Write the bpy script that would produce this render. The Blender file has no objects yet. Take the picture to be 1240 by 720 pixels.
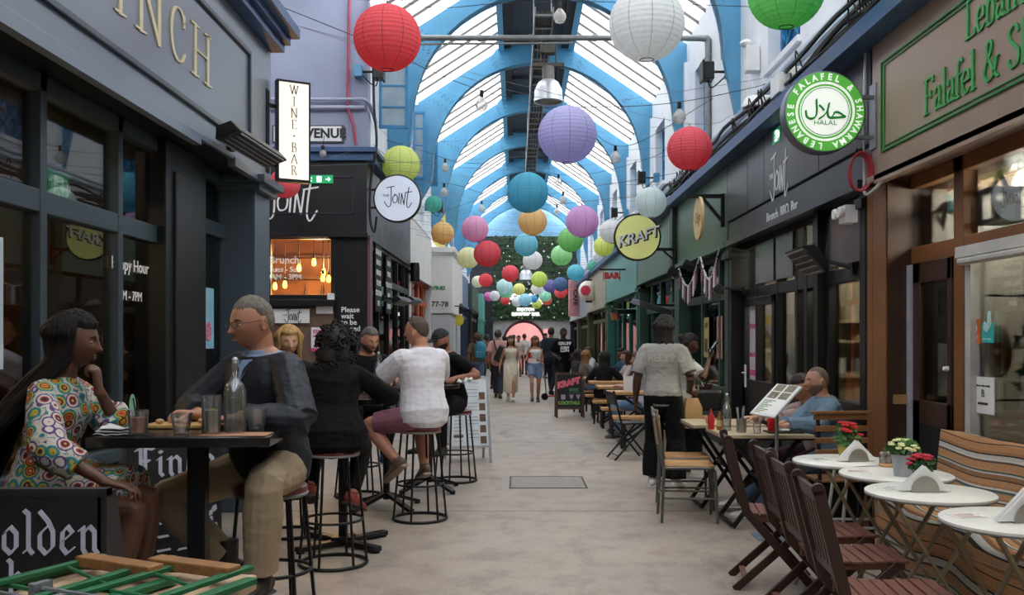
import bpy, bmesh, math, random
import numpy as np
from mathutils import Vector, Matrix, noise
random.seed(7)
SC = bpy.context.scene
COL = SC.collection
PI = math.pi
F, CX, CY, H = 1100.0, 625.0, 410.0, 1.5      # focal length in px of the 1240x720 frame, principal point, eye height
V = Vector
def P(px, py, Y): return V(((px-CX)/F*Y, Y, H+(CY-py)/F*Y))
def R(d): return math.radians(d)
def lin(h):
    h = h.lstrip('#'); c = [int(h[i:i+2], 16)/255 for i in (0, 2, 4)]
    return tuple(x/12.92 if x <= .04045 else ((x+.055)/1.055)**2.4 for x in c)

# ------------------------------------------------------------------ materials
MATS = {}
def nodes(name):
    m = bpy.data.materials.new(name); m.use_nodes = True
    nt = m.node_tree; nt.nodes.clear()
    out = nt.nodes.new('ShaderNodeOutputMaterial')
    return m, nt, out
def N(nt, t, **kw):
    n = nt.nodes.new('ShaderNode'+t)
    for k, v in kw.items():
        if k.startswith('i_'):
            key = k[2:]
            key = int(key) if key.isdigit() else key.replace('_', ' ')
            n.inputs[key].default_value = v
        else: setattr(n, k, v)
    return n
def L(nt, a, b): nt.links.new(a, b)
def mixc(nt, a, b, fac=None, mode='MIX', f=.5):
    m = nt.nodes.new('ShaderNodeMix'); m.data_type = 'RGBA'; m.blend_type = mode
    m.inputs[0].default_value = f
    for s, x in ((6, a), (7, b)):
        if isinstance(x, tuple): m.inputs[s].default_value = (*x[:3], 1)
        else: L(nt, x, m.inputs[s])
    if fac is not None: L(nt, fac, m.inputs[0])
    return m.outputs[2]
def ramp(nt, fac, stops, const=False):
    r = nt.nodes.new('ShaderNodeValToRGB')
    if const: r.color_ramp.interpolation = 'CONSTANT'
    e = r.color_ramp.elements
    while len(e) < len(stops): e.new(.5)
    for q, (p, c) in zip(e, stops):
        q.position = p; q.color = (*c[:3], 1) if len(c) >= 3 else (c[0],)*3+(1,)
    L(nt, fac, r.inputs[0]); return r.outputs[0]
def coord(nt, scale=(1, 1, 1), kind='Object'):
    t = N(nt, 'TexCoord'); m = N(nt, 'Mapping'); m.inputs['Scale'].default_value = scale
    L(nt, t.outputs[kind], m.inputs[0]); return m.outputs[0]
def tnoise(nt, co, sc, det=4, rough=.55):
    n = N(nt, 'TexNoise', i_Scale=sc, i_Detail=det, i_Roughness=rough); L(nt, co, n.inputs[0]); return n.outputs[0]
def bumpn(nt, h, st, dist=.01):
    b = N(nt, 'Bump', i_Strength=st, i_Distance=dist); L(nt, h, b.inputs['Height']); return b.outputs[0]
def M(name, hexc='#808080', rough=.55, metal=0, var=.12, vs=6, bump=0, bs=60, stretch=(1, 1, 1), emis=0, spec=.5,
      sheen=0, transl=0, wood=0, coat=0, sss=0):
    if name in MATS: return MATS[name]
    c = lin(hexc)
    m, nt, out = nodes(name)
    p = N(nt, 'BsdfPrincipled'); L(nt, p.outputs[0], out.inputs[0])
    p.inputs['Roughness'].default_value = rough; p.inputs['Metallic'].default_value = metal
    p.inputs['Specular IOR Level'].default_value = spec
    p.inputs['Coat Weight'].default_value = coat
    if sheen: p.inputs['Sheen Weight'].default_value = sheen
    if sss:
        p.inputs['Subsurface Weight'].default_value = sss; p.inputs['Subsurface Radius'].default_value = (.012, .004, .002)
    if wood: stretch = {1: (14, 1.2, 14), 2: (1.2, 14, 14), 3: (14, 14, 1.2)}[wood]
    co = coord(nt, stretch)
    n1 = tnoise(nt, co, vs)
    lo = tuple(x*(1-var) for x in c); hi = tuple(min(1, x*(1+var)) for x in c)
    col = ramp(nt, n1, [(.3, lo), (.7, hi)])
    L(nt, col, p.inputs['Base Color'])
    rr = N(nt, 'MapRange'); rr.inputs[3].default_value = max(0.02, rough-.1); rr.inputs[4].default_value = min(1, rough+.1)
    L(nt, n1, rr.inputs[0]); L(nt, rr.outputs[0], p.inputs['Roughness'])
    if bump: L(nt, bumpn(nt, tnoise(nt, co, bs, 3), bump), p.inputs['Normal'])
    if emis:
        L(nt, col, p.inputs['Emission Color']); p.inputs['Emission Strength'].default_value = emis
    if transl:
        t = N(nt, 'BsdfTranslucent'); L(nt, col, t.inputs[0])
        mx = N(nt, 'MixShader'); mx.inputs[0].default_value = transl
        L(nt, p.outputs[0], mx.inputs[1]); L(nt, t.outputs[0], mx.inputs[2]); L(nt, mx.outputs[0], out.inputs[0])
    MATS[name] = m; return m
def glass_mat(name, tint='#ffffff', refl=.04, rough=.0, milky=0.0, dcol='#c8ccd0', rmax=.9):
    if name in MATS: return MATS[name]
    m, nt, out = nodes(name)
    t = N(nt, 'BsdfTransparent'); t.inputs[0].default_value = (*lin(tint), 1)
    g = N(nt, 'BsdfGlossy', i_Roughness=rough)
    lw = N(nt, 'LayerWeight', i_Blend=.25)
    mr = N(nt, 'MapRange'); mr.inputs[3].default_value = refl; mr.inputs[4].default_value = rmax
    L(nt, lw.outputs['Fresnel'], mr.inputs[0])
    mx = N(nt, 'MixShader'); L(nt, mr.outputs[0], mx.inputs[0]); L(nt, t.outputs[0], mx.inputs[1]); L(nt, g.outputs[0], mx.inputs[2])
    sh = mx.outputs[0]
    if milky:  # white diffuse share: whitens roof and frosted panes, brightens glasses and bulbs
        d = N(nt, 'BsdfDiffuse'); d.inputs[0].default_value = (*lin(dcol), 1)
        dt = N(nt, 'BsdfTranslucent'); dt.inputs[0].default_value = (*lin(dcol), 1)
        ad = N(nt, 'MixShader', i_0=.5); L(nt, d.outputs[0], ad.inputs[1]); L(nt, dt.outputs[0], ad.inputs[2])
        mr2 = N(nt, 'MapRange'); mr2.inputs[3].default_value = milky*.5; mr2.inputs[4].default_value = milky*1.5
        L(nt, tnoise(nt, coord(nt), 3, 5), mr2.inputs[0])
        m2 = N(nt, 'MixShader'); L(nt, mr2.outputs[0], m2.inputs[0]); L(nt, sh, m2.inputs[1]); L(nt, ad.outputs[0], m2.inputs[2]); sh = m2.outputs[0]
    L(nt, sh, out.inputs[0]); MATS[name] = m; return m
def glow(name, hexc, st, var=.0):
    if name in MATS: return MATS[name]
    m, nt, out = nodes(name)
    p = N(nt, 'BsdfPrincipled', i_Roughness=.4)
    co = tnoise(nt, coord(nt), 3)
    c = lin(hexc); col = ramp(nt, co, [(.3, tuple(x*(1-var) for x in c)), (.7, c)])
    L(nt, col, p.inputs['Base Color']); L(nt, col, p.inputs['Emission Color']); p.inputs['Emission Strength'].default_value = st
    L(nt, p.outputs[0], out.inputs[0]); MATS[name] = m; return m

# ------------------------------------------------------------------ mesh builder
def frame(o, right, up):
    r = V(right).normalized(); u = V(up); u = (u-r*u.dot(r)).normalized(); n = r.cross(u)
    return Matrix(((r.x, u.x, n.x, o[0]), (r.y, u.y, n.y, o[1]), (r.z, u.z, n.z, o[2]), (0, 0, 0, 1)))
FR_R = lambda x, y, z: frame((x, y, z), (0, -1, 0), (0, 0, 1))     # on the right wall, facing the walkway
FR_L = lambda x, y, z: frame((x, y, z), (0, 1, 0), (0, 0, 1))      # on the left wall
FR_F = lambda x, y, z: frame((x, y, z), (1, 0, 0), (0, 0, 1))      # facing the camera end
def crom(pts, k=6, closed=False):
    pts = [V(p) for p in pts]; n = len(pts); out = []
    rng = range(n if closed else n-1)
    for i in rng:
        p0 = pts[(i-1) % n] if closed or i > 0 else pts[0]*2-pts[1]
        p1 = pts[i]; p2 = pts[(i+1) % n]
        p3 = pts[(i+2) % n] if closed or i+2 < n else pts[-1]*2-pts[-2]
        for j in range(k):
            t = j/k; t2 = t*t; t3 = t2*t
            out.append(.5*((2*p1)+(p2-p0)*t+(2*p0-5*p1+4*p2-p3)*t2+(3*p1-p0-3*p2+p3)*t3))
    if not closed: out.append(pts[-1])
    return out
class MB:
    def __init__(s): s.v = []; s.f = []; s.m = []; s.attr = None
    def add(s, vs, fs, mi=0, mat=None):
        o = len(s.v)
        if mat is not None: vs = [mat @ V(p) for p in vs]
        s.v += [tuple(p) for p in vs]
        s.f += [tuple(o+i for i in f) for f in fs]; s.m += [mi]*len(fs)
        return s
    BF = [(0, 3, 2, 1), (4, 5, 6, 7), (0, 1, 5, 4), (1, 2, 6, 5), (2, 3, 7, 6), (3, 0, 4, 7)]
    def bx(s, x0, x1, y0, y1, z0, z1, mi=0, mat=None):
        return s.add([(x0, y0, z0), (x1, y0, z0), (x1, y1, z0), (x0, y1, z0), (x0, y0, z1), (x1, y0, z1), (x1, y1, z1), (x0, y1, z1)], s.BF, mi, mat)
    def box(s, c, d, mat=None, mi=0):
        T = Matrix.Translation(V(c)) @ (mat.to_4x4() if mat is not None else Matrix())
        x, y, z = d[0]/2, d[1]/2, d[2]/2
        return s.bx(-x, x, -y, y, -z, z, mi, T)
    def bar(s, a, b, w, h, up=(0, 0, 1), mi=0):
        a = V(a); b = V(b); t = (b-a); l = t.length; t.normalize(); u = V(up)
        if abs(t.dot(u.normalized())) > .99: u = V((1, 0, 0))
        sd = t.cross(u).normalized(); u = sd.cross(t)
        T = Matrix(((t.x, sd.x, u.x, a.x), (t.y, sd.y, u.y, a.y), (t.z, sd.z, u.z, a.z), (0, 0, 0, 1)))
        return s.bx(0, l, -w/2, w/2, -h/2, h/2, mi, T)
    def tube(s, pts, r, n=8, mi=0, closed=False, cap=True, sq=1):
        pts = [V(p) for p in pts]; k = len(pts)
        rs = list(r) if hasattr(r, '__len__') else [r]*k
        T = []
        for i in range(k):
            a = pts[(i-1) % k] if closed or i > 0 else pts[i]
            b = pts[(i+1) % k] if closed or i < k-1 else pts[i]
            d = b-a; T.append(d.normalized() if d.length > 1e-9 else V((0, 0, 1)))
        t = T[0]; u = t.orthogonal().normalized(); vs = []; fs = []
        for i in range(k):
            if i: u = T[i-1].rotation_difference(T[i]) @ u
            w = T[i].cross(u).normalized()
            for j in range(n):
                a = 2*PI*j/n+PI/n
                vs.append(pts[i]+(u*math.cos(a)+w*math.sin(a)*sq)*rs[i])
        for i in range(k if closed else k-1):
            for j in range(n):
                a = i*n+j; b = i*n+(j+1) % n; c = ((i+1) % k)*n+(j+1) % n; d = ((i+1) % k)*n+j
                fs.append((a, b, c, d))
        if cap and not closed:
            fs.append(tuple(range(n-1, -1, -1))); fs.append(tuple(range((k-1)*n, k*n)))
        return s.add(vs, fs, mi)
    def lathe(s, prof, n=24, mat=None, mi=0, sy=1):
        vs = []; fs = []; k = len(prof)
        for r, z in prof:
            for j in range(n):
                a = 2*PI*j/n; vs.append((r*math.cos(a), r*math.sin(a)*sy, z))
        for i in range(k-1):
            for j in range(n): fs.append((i*n+j, i*n+(j+1) % n, (i+1)*n+(j+1) % n, (i+1)*n+j))
        if prof[0][0] > 1e-6: fs.append(tuple(range(n-1, -1, -1)))
        if prof[-1][0] > 1e-6: fs.append(tuple(range((k-1)*n, k*n)))
        return s.add(vs, fs, mi, mat)
    def prism(s, poly, mat=None, d=.01, z0=0, mi=0):
        k = len(poly)
        vs = [(p[0], p[1], z0) for p in poly]+[(p[0], p[1], z0+d) for p in poly]
        fs = [tuple(range(k-1, -1, -1)), tuple(range(k, 2*k))]+[(i, (i+1) % k, k+(i+1) % k, k+i) for i in range(k)]
        return s.add(vs, fs, mi, mat)
    def ball(s, c, r, n=16, mi=0, mat=None):
        if not hasattr(r, '__len__'): r = (r, r, r)
        vs = [(0, 0, -1)]; fs = []; m = max(4, n//2)
        for i in range(1, m):
            a = -PI/2+PI*i/m
            for j in range(n): vs.append((math.cos(a)*math.cos(2*PI*j/n), math.cos(a)*math.sin(2*PI*j/n), math.sin(a)))
        vs.append((0, 0, 1)); t = len(vs)-1
        for j in range(n):
            fs.append((0, 1+(j+1) % n, 1+j)); fs.append((t, 1+(m-2)*n+j, 1+(m-2)*n+(j+1) % n))
            for i in range(m-2): fs.append((1+i*n+j, 1+i*n+(j+1) % n, 1+(i+1)*n+(j+1) % n, 1+(i+1)*n+j))
        Tm = Matrix.Translation(V(c)) @ (mat.to_4x4() if mat is not None else Matrix()) @ Matrix.Diagonal((*r, 1))
        return s.add(vs, fs, mi, Tm)
    def ring(s, c, r, t, n=32, mat=None, k=8, mi=0):
        Mx = mat if mat is not None else Matrix()
        return s.tube([V(c)+Mx.to_3x3() @ V((r*math.cos(2*PI*i/n), r*math.sin(2*PI*i/n), 0)) for i in range(n)], t, k, mi, closed=True)
    def grid(s, fn, nu, nv, mi=0):
        vs = [fn(i/nu, j/nv) for j in range(nv+1) for i in range(nu+1)]
        fs = [(j*(nu+1)+i, j*(nu+1)+i+1, (j+1)*(nu+1)+i+1, (j+1)*(nu+1)+i) for j in range(nv) for i in range(nu)]
        return s.add(vs, fs, mi)
    def join(s, o, mat=None): return s.add(o.v, o.f, 0, mat)
def wm(o):
    m = o.matrix_basis.copy(); p = o.parent
    while p is not None: m = p.matrix_basis @ m; p = p.parent
    return m
def tag(o, label=None, cat=None, group=None, kind=None):
    if label: o['label'] = label
    if cat: o['category'] = cat
    if group: o['group'] = group
    if kind: o['kind'] = kind
    return o
def mkmesh(name, mb, mats, smooth=40, fix=True):
    me = bpy.data.meshes.new(name)
    me.from_pydata(mb.v, [], mb.f)
    for m in (mats if isinstance(mats, (list, tuple)) else [mats]): me.materials.append(m)
    if len(set(mb.m)) > 1: me.polygons.foreach_set('material_index', mb.m)
    if fix:
        bm = bmesh.new(); bm.from_mesh(me); bmesh.ops.recalc_face_normals(bm, faces=bm.faces); bm.to_mesh(me); bm.free()
    if smooth:
        me.polygons.foreach_set('use_smooth', [True]*len(me.polygons)); me.set_sharp_from_angle(angle=R(smooth))
    me.update(); return me
def obj(name, mb, mats, parent=None, world=True, loc=None, bevel=0, smooth=40, solid=0, fix=True, **tg):
    """one mesh object; vertices are world coordinates unless world=False; origin at loc (or the parent's)"""
    if world and parent is not None:
        inv = wm(parent).inverted(); mb.v = [tuple(inv @ V(p)) for p in mb.v]
    if loc is not None and parent is None:
        if world: mb.v = [(p[0]-loc[0], p[1]-loc[1], p[2]-loc[2]) for p in mb.v]
    me = mkmesh(name, mb, mats, smooth, fix)
    o = bpy.data.objects.new(name, me); COL.objects.link(o)
    if parent is not None: o.parent = parent
    elif loc is not None: o.location = loc
    if solid:
        q = o.modifiers.new('solid', 'SOLIDIFY'); q.thickness = solid; q.offset = 0
    if bevel:
        b = o.modifiers.new('bevel', 'BEVEL'); b.width = bevel; b.segments = 2; b.limit_method = 'ANGLE'; b.angle_limit = R(40)
    tag(o, **tg); return o
def thing(name, label=None, cat=None, loc=(0, 0, 0), rz=0, group=None, kind=None):
    o = bpy.data.objects.new(name, None); COL.objects.link(o)
    o.location = loc; o.rotation_euler = (0, 0, R(rz)); o.empty_display_size = .1
    return tag(o, label, cat, group, kind)
def struct(name, mb, mats, parent=None, **kw):
    if parent is None: kw['kind'] = 'structure'
    return obj(name, mb, mats, parent, **kw)
def kids(o): return [c for c in COL.objects if c.parent == o]
def dup(o, loc=None, rz=None, label=None, parent=None, group=None):
    c = o.copy(); COL.objects.link(c)
    if parent is not None: c.parent = parent
    if loc is not None: c.location = loc
    if rz is not None: c.rotation_euler = (0, 0, R(rz))
    if label: c['label'] = label
    if group: c['group'] = group
    for k in kids(o):
        if k is not c: dup(k, parent=c)
    return c
# ------------------------------------------------------------------ lettering
def txt(s, size=1.0, bold=0, shear=0, align='CENTER', ext=.002, sx=1):
    cu = bpy.data.curves.new('lettering', 'FONT'); cu.body = s; cu.size = size; cu.align_x = align
    cu.align_y = 'CENTER'; cu.offset = bold; cu.shear = shear; cu.extrude = ext; cu.resolution_u = 3
    o = bpy.data.objects.new('lettering', cu); COL.objects.link(o)
    dg = bpy.context.evaluated_depsgraph_get(); dg.update()
    me = bpy.data.meshes.new_from_object(o.evaluated_get(dg))
    vs = [(v.co.x*sx, v.co.y, v.co.z) for v in me.vertices]; fs = [tuple(p.vertices) for p in me.polygons]
    bpy.data.objects.remove(o); bpy.data.curves.remove(cu); bpy.data.meshes.remove(me)
    return vs, fs
def put_txt(mb, s, fr, size, mi=0, **kw):
    vs, fs = txt(s, size, **kw); return mb.add(vs, fs, mi, fr)
def hull(pts):
    pts = sorted(set((round(p[0], 5), round(p[1], 5)) for p in pts))
    if len(pts) < 3: return pts
    def half(ps):
        h = []
        for p in ps:
            while len(h) > 1 and (h[-1][0]-h[-2][0])*(p[1]-h[-2][1])-(h[-1][1]-h[-2][1])*(p[0]-h[-2][0]) <= 0: h.pop()
            h.append(p)
        return h
    a = half(pts); b = half(pts[::-1]); return a[:-1]+b[:-1]
def pen(mb, strokes, fr, sc=1, nib=.12, ang=0, thick=.02, d=.004, mi=0, x0=0, y0=0, sx=1):
    """broad-nib pen: every stroke (list of points, smoothed when it starts with 'c') is swept by a flat nib"""
    a = R(ang); nx, ny = math.cos(a)*nib/2, math.sin(a)*nib/2; px, py = -math.sin(a)*thick/2, math.cos(a)*thick/2
    kz = 0
    for st in strokes:
        if st[0] == 'c': pts = [(p.x, p.y) for p in crom([(q[0], q[1], 0) for q in st[1:]], 5)]
        else: pts = list(st)
        for (ax, ay), (bx, by) in zip(pts, pts[1:]):
            c = [(x+sg*nx+sh*px, y+sg*ny+sh*py) for x, y in ((ax, ay), (bx, by)) for sg in (-1, 1) for sh in (-1, 1)]
            h = hull(c)
            if len(h) >= 3: mb.prism([((x*sx+x0)*sc, (y+y0)*sc) for x, y in h], fr, d+kz*.00004, 0, mi); kz = (kz+1) % 5
    return mb
def pen_text(mb, s, glyphs, fr, sc, gap=.0, **kw):
    x = 0
    w = sum((glyphs[c][0]+gap) if c in glyphs else .35 for c in s)-gap
    x = -w/2
    sx = kw.get('sx', 1)
    for c in s:
        if c not in glyphs: x += .35; continue
        pen(mb, glyphs[c][1], fr, sc, x0=x*sx, **kw); x += glyphs[c][0]+gap
    return mb
def serif(x, y, w=.12): return [(x-w, y), (x+w, y)]
ROM = {  # roman capitals with serifs: advance, strokes (cap height 1)
 'F': (.62, [[(.15, 0), (.15, 1)], [(.05, .98), (.55, .98), (.55, .85)], [(.15, .52), (.42, .52)], [(.42, .44), (.42, .6)], serif(.15, .02)]),
 'I': (.34, [[(.17, 0), (.17, 1)], serif(.17, .02), serif(.17, .98)]),
 'N': (.80, [[(.14, 0), (.14, 1)], [(.14, .98), (.66, .02)], [(.66, 0), (.66, 1)], serif(.14, .02), serif(.1, .98), serif(.66, .98)]),
 'C': (.74, [['c', (.64, .78), (.56, .93), (.38, .98), (.18, .85), (.1, .5), (.18, .15), (.38, .02), (.56, .07), (.66, .22)], [(.64, .7), (.64, .92)]]),
 'H': (.84, [[(.16, 0), (.16, 1)], [(.66, 0), (.66, 1)], [(.16, .52), (.66, .52)], serif(.16, .02), serif(.16, .98), serif(.66, .02), serif(.66, .98)]),
 'W': (1.04, [[(.1, .98), (.32, .03)], [(.32, .03), (.52, .95)], [(.52, .95), (.72, .03)], [(.72, .03), (.92, .98)], serif(.1, .98), serif(.52, .98, .09), serif(.92, .98)]),
 'E': (.62, [[(.15, 0), (.15, 1)], [(.05, .98), (.54, .98), (.54, .86)], [(.15, .52), (.42, .52)], [(.05, .02), (.55, .02), (.55, .15)]]),
 'B': (.64, [[(.15, 0), (.15, 1)], ['c', (.06, .98), (.3, .98), (.46, .9), (.46, .65), (.3, .53), (.16, .53)], ['c', (.16, .53), (.36, .53), (.54, .4), (.52, .12), (.34, .02), (.06, .02)]]),
 'A': (.78, [[(.1, .02), (.4, .98)], [(.4, .98), (.7, .02)], [(.22, .36), (.58, .36)], serif(.1, .02, .09), serif(.7, .02, .1)]),
 'R': (.70, [[(.15, 0), (.15, 1)], ['c', (.06, .98), (.3, .98), (.48, .88), (.46, .62), (.3, .52), (.16, .52)], [(.32, .52), (.6, .02)], serif(.15, .02), serif(.62, .02, .07)]),
 'L': (.58, [[(.15, 0), (.15, 1)], [(.05, .02), (.52, .02), (.52, .16)], serif(.15, .98)]),
 'S': (.56, [['c', (.46, .8), (.4, .95), (.25, .98), (.1, .86), (.14, .66), (.34, .5), (.48, .34), (.44, .1), (.26, .02), (.12, .08), (.08, .22)]]),
 'a': (.48, [['c', (.08, .48), (.14, .6), (.26, .62), (.34, .5), (.34, .1), (.42, .02), (.47, .07)], ['c', (.34, .38), (.16, .32), (.07, .18), (.13, .03), (.25, .05), (.34, .17)]]),
 'l': (.26, [[(.13, 0), (.13, 1)], serif(.13, .02, .08), [(.05, .98), (.13, .98)]]),
 'f': (.32, [['c', (.36, .9), (.28, .99), (.17, .9), (.14, .7), (.14, 0)], [(.03, .6), (.28, .6)], serif(.14, .02, .08)]),
 'e': (.46, [[(.09, .34), (.39, .34)], ['c', (.39, .34), (.37, .54), (.24, .62), (.1, .5), (.07, .3), (.13, .08), (.26, .01), (.4, .12)]]),
 'b': (.5, [[(.12, 0), (.12, 1)], ['c', (.12, .42), (.22, .6), (.36, .58), (.44, .32), (.36, .06), (.22, .01), (.12, .1)], [(.03, .98), (.12, .98)]]),
 'n': (.52, [[(.12, 0), (.12, .62)], ['c', (.12, .44), (.22, .6), (.34, .6), (.4, .46), (.4, 0)], serif(.12, .02, .07), serif(.4, .02, .07)]),
 'h': (.52, [[(.12, 0), (.12, 1)], ['c', (.12, .44), (.22, .6), (.34, .6), (.4, .46), (.4, 0)], serif(.12, .02, .07), serif(.4, .02, .07)]),
 '&': (.76, [['c', (.7, .02), (.5, .2), (.22, .66), (.2, .88), (.32, .98), (.42, .86), (.36, .68), (.14, .42), (.08, .2), (.2, .03), (.38, .04), (.54, .2), (.62, .46)], serif(.62, .5, .09)]),
}
BLK = {  # broken blackletter, x-height .6
 'G': (.80, [['c', (.60, .94), (.38, 1), (.16, .82), (.1, .45), (.22, .12), (.42, .02)], [(.42, .02), (.60, .18), (.60, .48), (.46, .6), (.36, .5)], [(.34, .84), (.34, .2)], [(.48, .98), (.64, .86)]]),
 'o': (.54, [[(.12, .46), (.12, .14), (.26, .01)], [(.28, .60), (.42, .46), (.42, .16), (.28, .0)], [(.12, .46), (.28, .61)], [(.26, .0), (.42, .14)]]),
 'l': (.32, [[(.06, .98), (.16, .9), (.16, .12), (.26, .0)], [(.16, .12), (.06, .04)]]),
 'd': (.52, [[(.14, .5), (.1, .42), (.1, .14), (.24, 0)], [(.1, .96), (.3, .74), (.42, .5), (.42, .16), (.26, 0)], [(.12, .46), (.26, .6)]]),
 'e': (.46, [[(.12, .5), (.1, .14), (.22, 0), (.38, .12)], [(.12, .48), (.24, .62), (.36, .48), (.14, .3)]]),
 'n': (.56, [[(.06, .54), (.14, .6), (.14, .1), (.2, .0)], [(.14, .46), (.3, .62), (.42, .5), (.42, .1), (.5, 0)]]),
 'h': (.56, [[(.06, .98), (.15, .9), (.14, .1), (.2, 0)], [(.14, .46), (.3, .62), (.42, .5), (.42, .12), (.3, -.14)]]),
 'u': (.56, [[(.06, .58), (.14, .54), (.14, .14), (.26, 0), (.4, .14)], [(.34, .6), (.42, .54), (.42, .1), (.5, 0)]]),
 'r': (.42, [[(.06, .54), (.14, .6), (.14, .1), (.22, 0)], [(.14, .46), (.28, .62), (.38, .52)]]),
 'F': (.64, [[(.2, .92), (.2, .12), (.1, 0)], [(.06, .86), (.3, .96), (.58, .88)], [(.2, .52), (.46, .5)], [(.34, .9), (.34, .2)]]),
 'i': (.3, [[(.06, .54), (.14, .6), (.14, .1), (.22, 0)], [(.12, .8), (.18, .76)]]),
 'c': (.44, [[(.12, .5), (.1, .14), (.22, 0), (.36, .12)], [(.12, .48), (.24, .62), (.34, .52)]]),
}
def joint_logo(mb, fr, w, th=.045, mi=0):
    """hand-drawn THE JOINT mark, about 1 wide by .8 high, centred"""
    J = [[(-.28, .34), (.02, .4)], ['c', (-.1, .38), (-.1, .1), (-.12, -.28), (-.22, -.36), (-.36, -.18)],
         ['c', (.06, .08), (-.04, -.02), (-.02, -.2), (.1, -.18), (.13, 0), (.04, .1), (0, .02)], [(.2, .14), (.17, -.24)],
         [(.25, -.26), (.29, .14), (.37, -.28), (.43, .16)], ['c', (.56, .36), (.5, .0), (.48, -.3), (.54, -.4), (.66, -.22)], [(.42, .16), (.68, .2)]]
    pen(mb, J, fr, w, nib=th, ang=30, thick=th*.8, d=.004, mi=mi, x0=-.12)
    put_txt(mb, 'THE', fr @ Matrix.Translation((-w*.42, w*.05, 0)), w*.13, mi, ext=.003)
    return mb
# ================================================================== the arcade shell
def floor_mat():
    m, nt, out = nodes('concrete_floor'); p = N(nt, 'BsdfPrincipled'); L(nt, p.outputs[0], out.inputs[0])
    co = coord(nt)
    a = ramp(nt, tnoise(nt, co, .55, 6, .6), [(.3, lin('#918377')), (.7, lin('#ab9d90'))])
    b = ramp(nt, tnoise(nt, co, 3.1, 5, .65), [(.32, lin('#756b63')), (.5, lin('#a89c91')), (.75, lin('#b9ada2'))])
    c = mixc(nt, a, b, f=.45)
    sp = ramp(nt, tnoise(nt, co, 95, 2, .5), [(.34, (.35, .33, .31)), (.46, (1, 1, 1)), (.62, (1, 1, 1)), (.72, (1.25, 1.24, 1.22))])
    c = mixc(nt, c, sp, mode='MULTIPLY', f=.55)
    st = ramp(nt, tnoise(nt, coord(nt, (1, .35, 1)), 1.7, 5, .7), [(.28, (.52, .50, .48)), (.42, (1, 1, 1))])
    c = mixc(nt, c, st, mode='MULTIPLY', f=.8)
    L(nt, c, p.inputs['Base Color'])
    rg = N(nt, 'MapRange'); rg.inputs[3].default_value = .38; rg.inputs[4].default_value = .72
    L(nt, tnoise(nt, co, 2.2, 4), rg.inputs[0]); L(nt, rg.outputs[0], p.inputs['Roughness'])
    L(nt, bumpn(nt, tnoise(nt, co, 60, 4), .15, .004), p.inputs['Normal'])
    return m
floor = struct('floor', MB().bx(-9, 9, -12, 62, -.15, 0), floor_mat(), smooth=0)
# faint casting joints in the slab
jm = M('joint_dark', '#857b72', .9)
mb = MB()
for y in (2.6, 7.9, 13.2, 18.5, 24, 30, 36): mb.bx(-2.2, 2.75, y, y+.012, 0, .0012)
struct('trim_1', mb, jm, floor, smooth=0)
mh = thing('manhole_cover', 'square steel inspection cover set flush in the walkway floor', 'manhole cover', (.31, 9.5, 0))
obj('cover', MB().bx(-.05, .70, 9.13, 9.86, 0, .004), M('manhole', '#8f867e', .6, 0, .2, 14, .3, 90), mh)
mb = MB()
for (a, b, c, d) in ((-.07, .72, 9.11, 9.13), (-.07, .72, 9.86, 9.88), (-.07, -.05, 9.13, 9.86), (.70, .72, 9.13, 9.86)): mb.bx(a, b, c, d, 0, .006)
obj('rim', mb, M('manhole_rim', '#4b453f', .7), mh, smooth=0)

WH = M('wall_white', '#eef2f7', .75, 0, .05, 1.5, .12, 25)
LILAC = M('wall_lilac', '#949bb3', .8, 0, .07, 1.2, .2, 20)
BLUE = M('steel_blue', '#5297bd', .45, 0, .07, 2.5, .06, 40)
DBLUE = M('window_blue', '#2f80b4', .5, 0, .1, 3)
NAVY = M('cornice_navy', '#35557f', .5, 0, .2, 4, .1, 20)
BLACK = M('paint_black', '#0e0f11', .42, 0, .25, 3, .05, 40)
DGREY = M('paint_slate', '#22282e', .45, 0, .15, 2, .04, 40)
SLATE = M('fascia_slate', '#717d8c', .38, 0, .08, 1.6, .03, 50)
DARKIN = M('interior_dark', '#2a211c', .8, 0, .3, 2)
BRICKIN = M('interior_brown', '#5a4130', .8, 0, .3, 2)
GLASS = glass_mat('shop_glass', '#e6ebe8', .06)
CLEAR = glass_mat('clear_glass', '#ffffff', .10, 0, .06, '#e8ecee')  # white diffuse mixed in to brighten the dark glassware
ROOFG = glass_mat('roof_glass', '#ffffff', .01, .0, .5, '#fbfcfd', .04)

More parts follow.
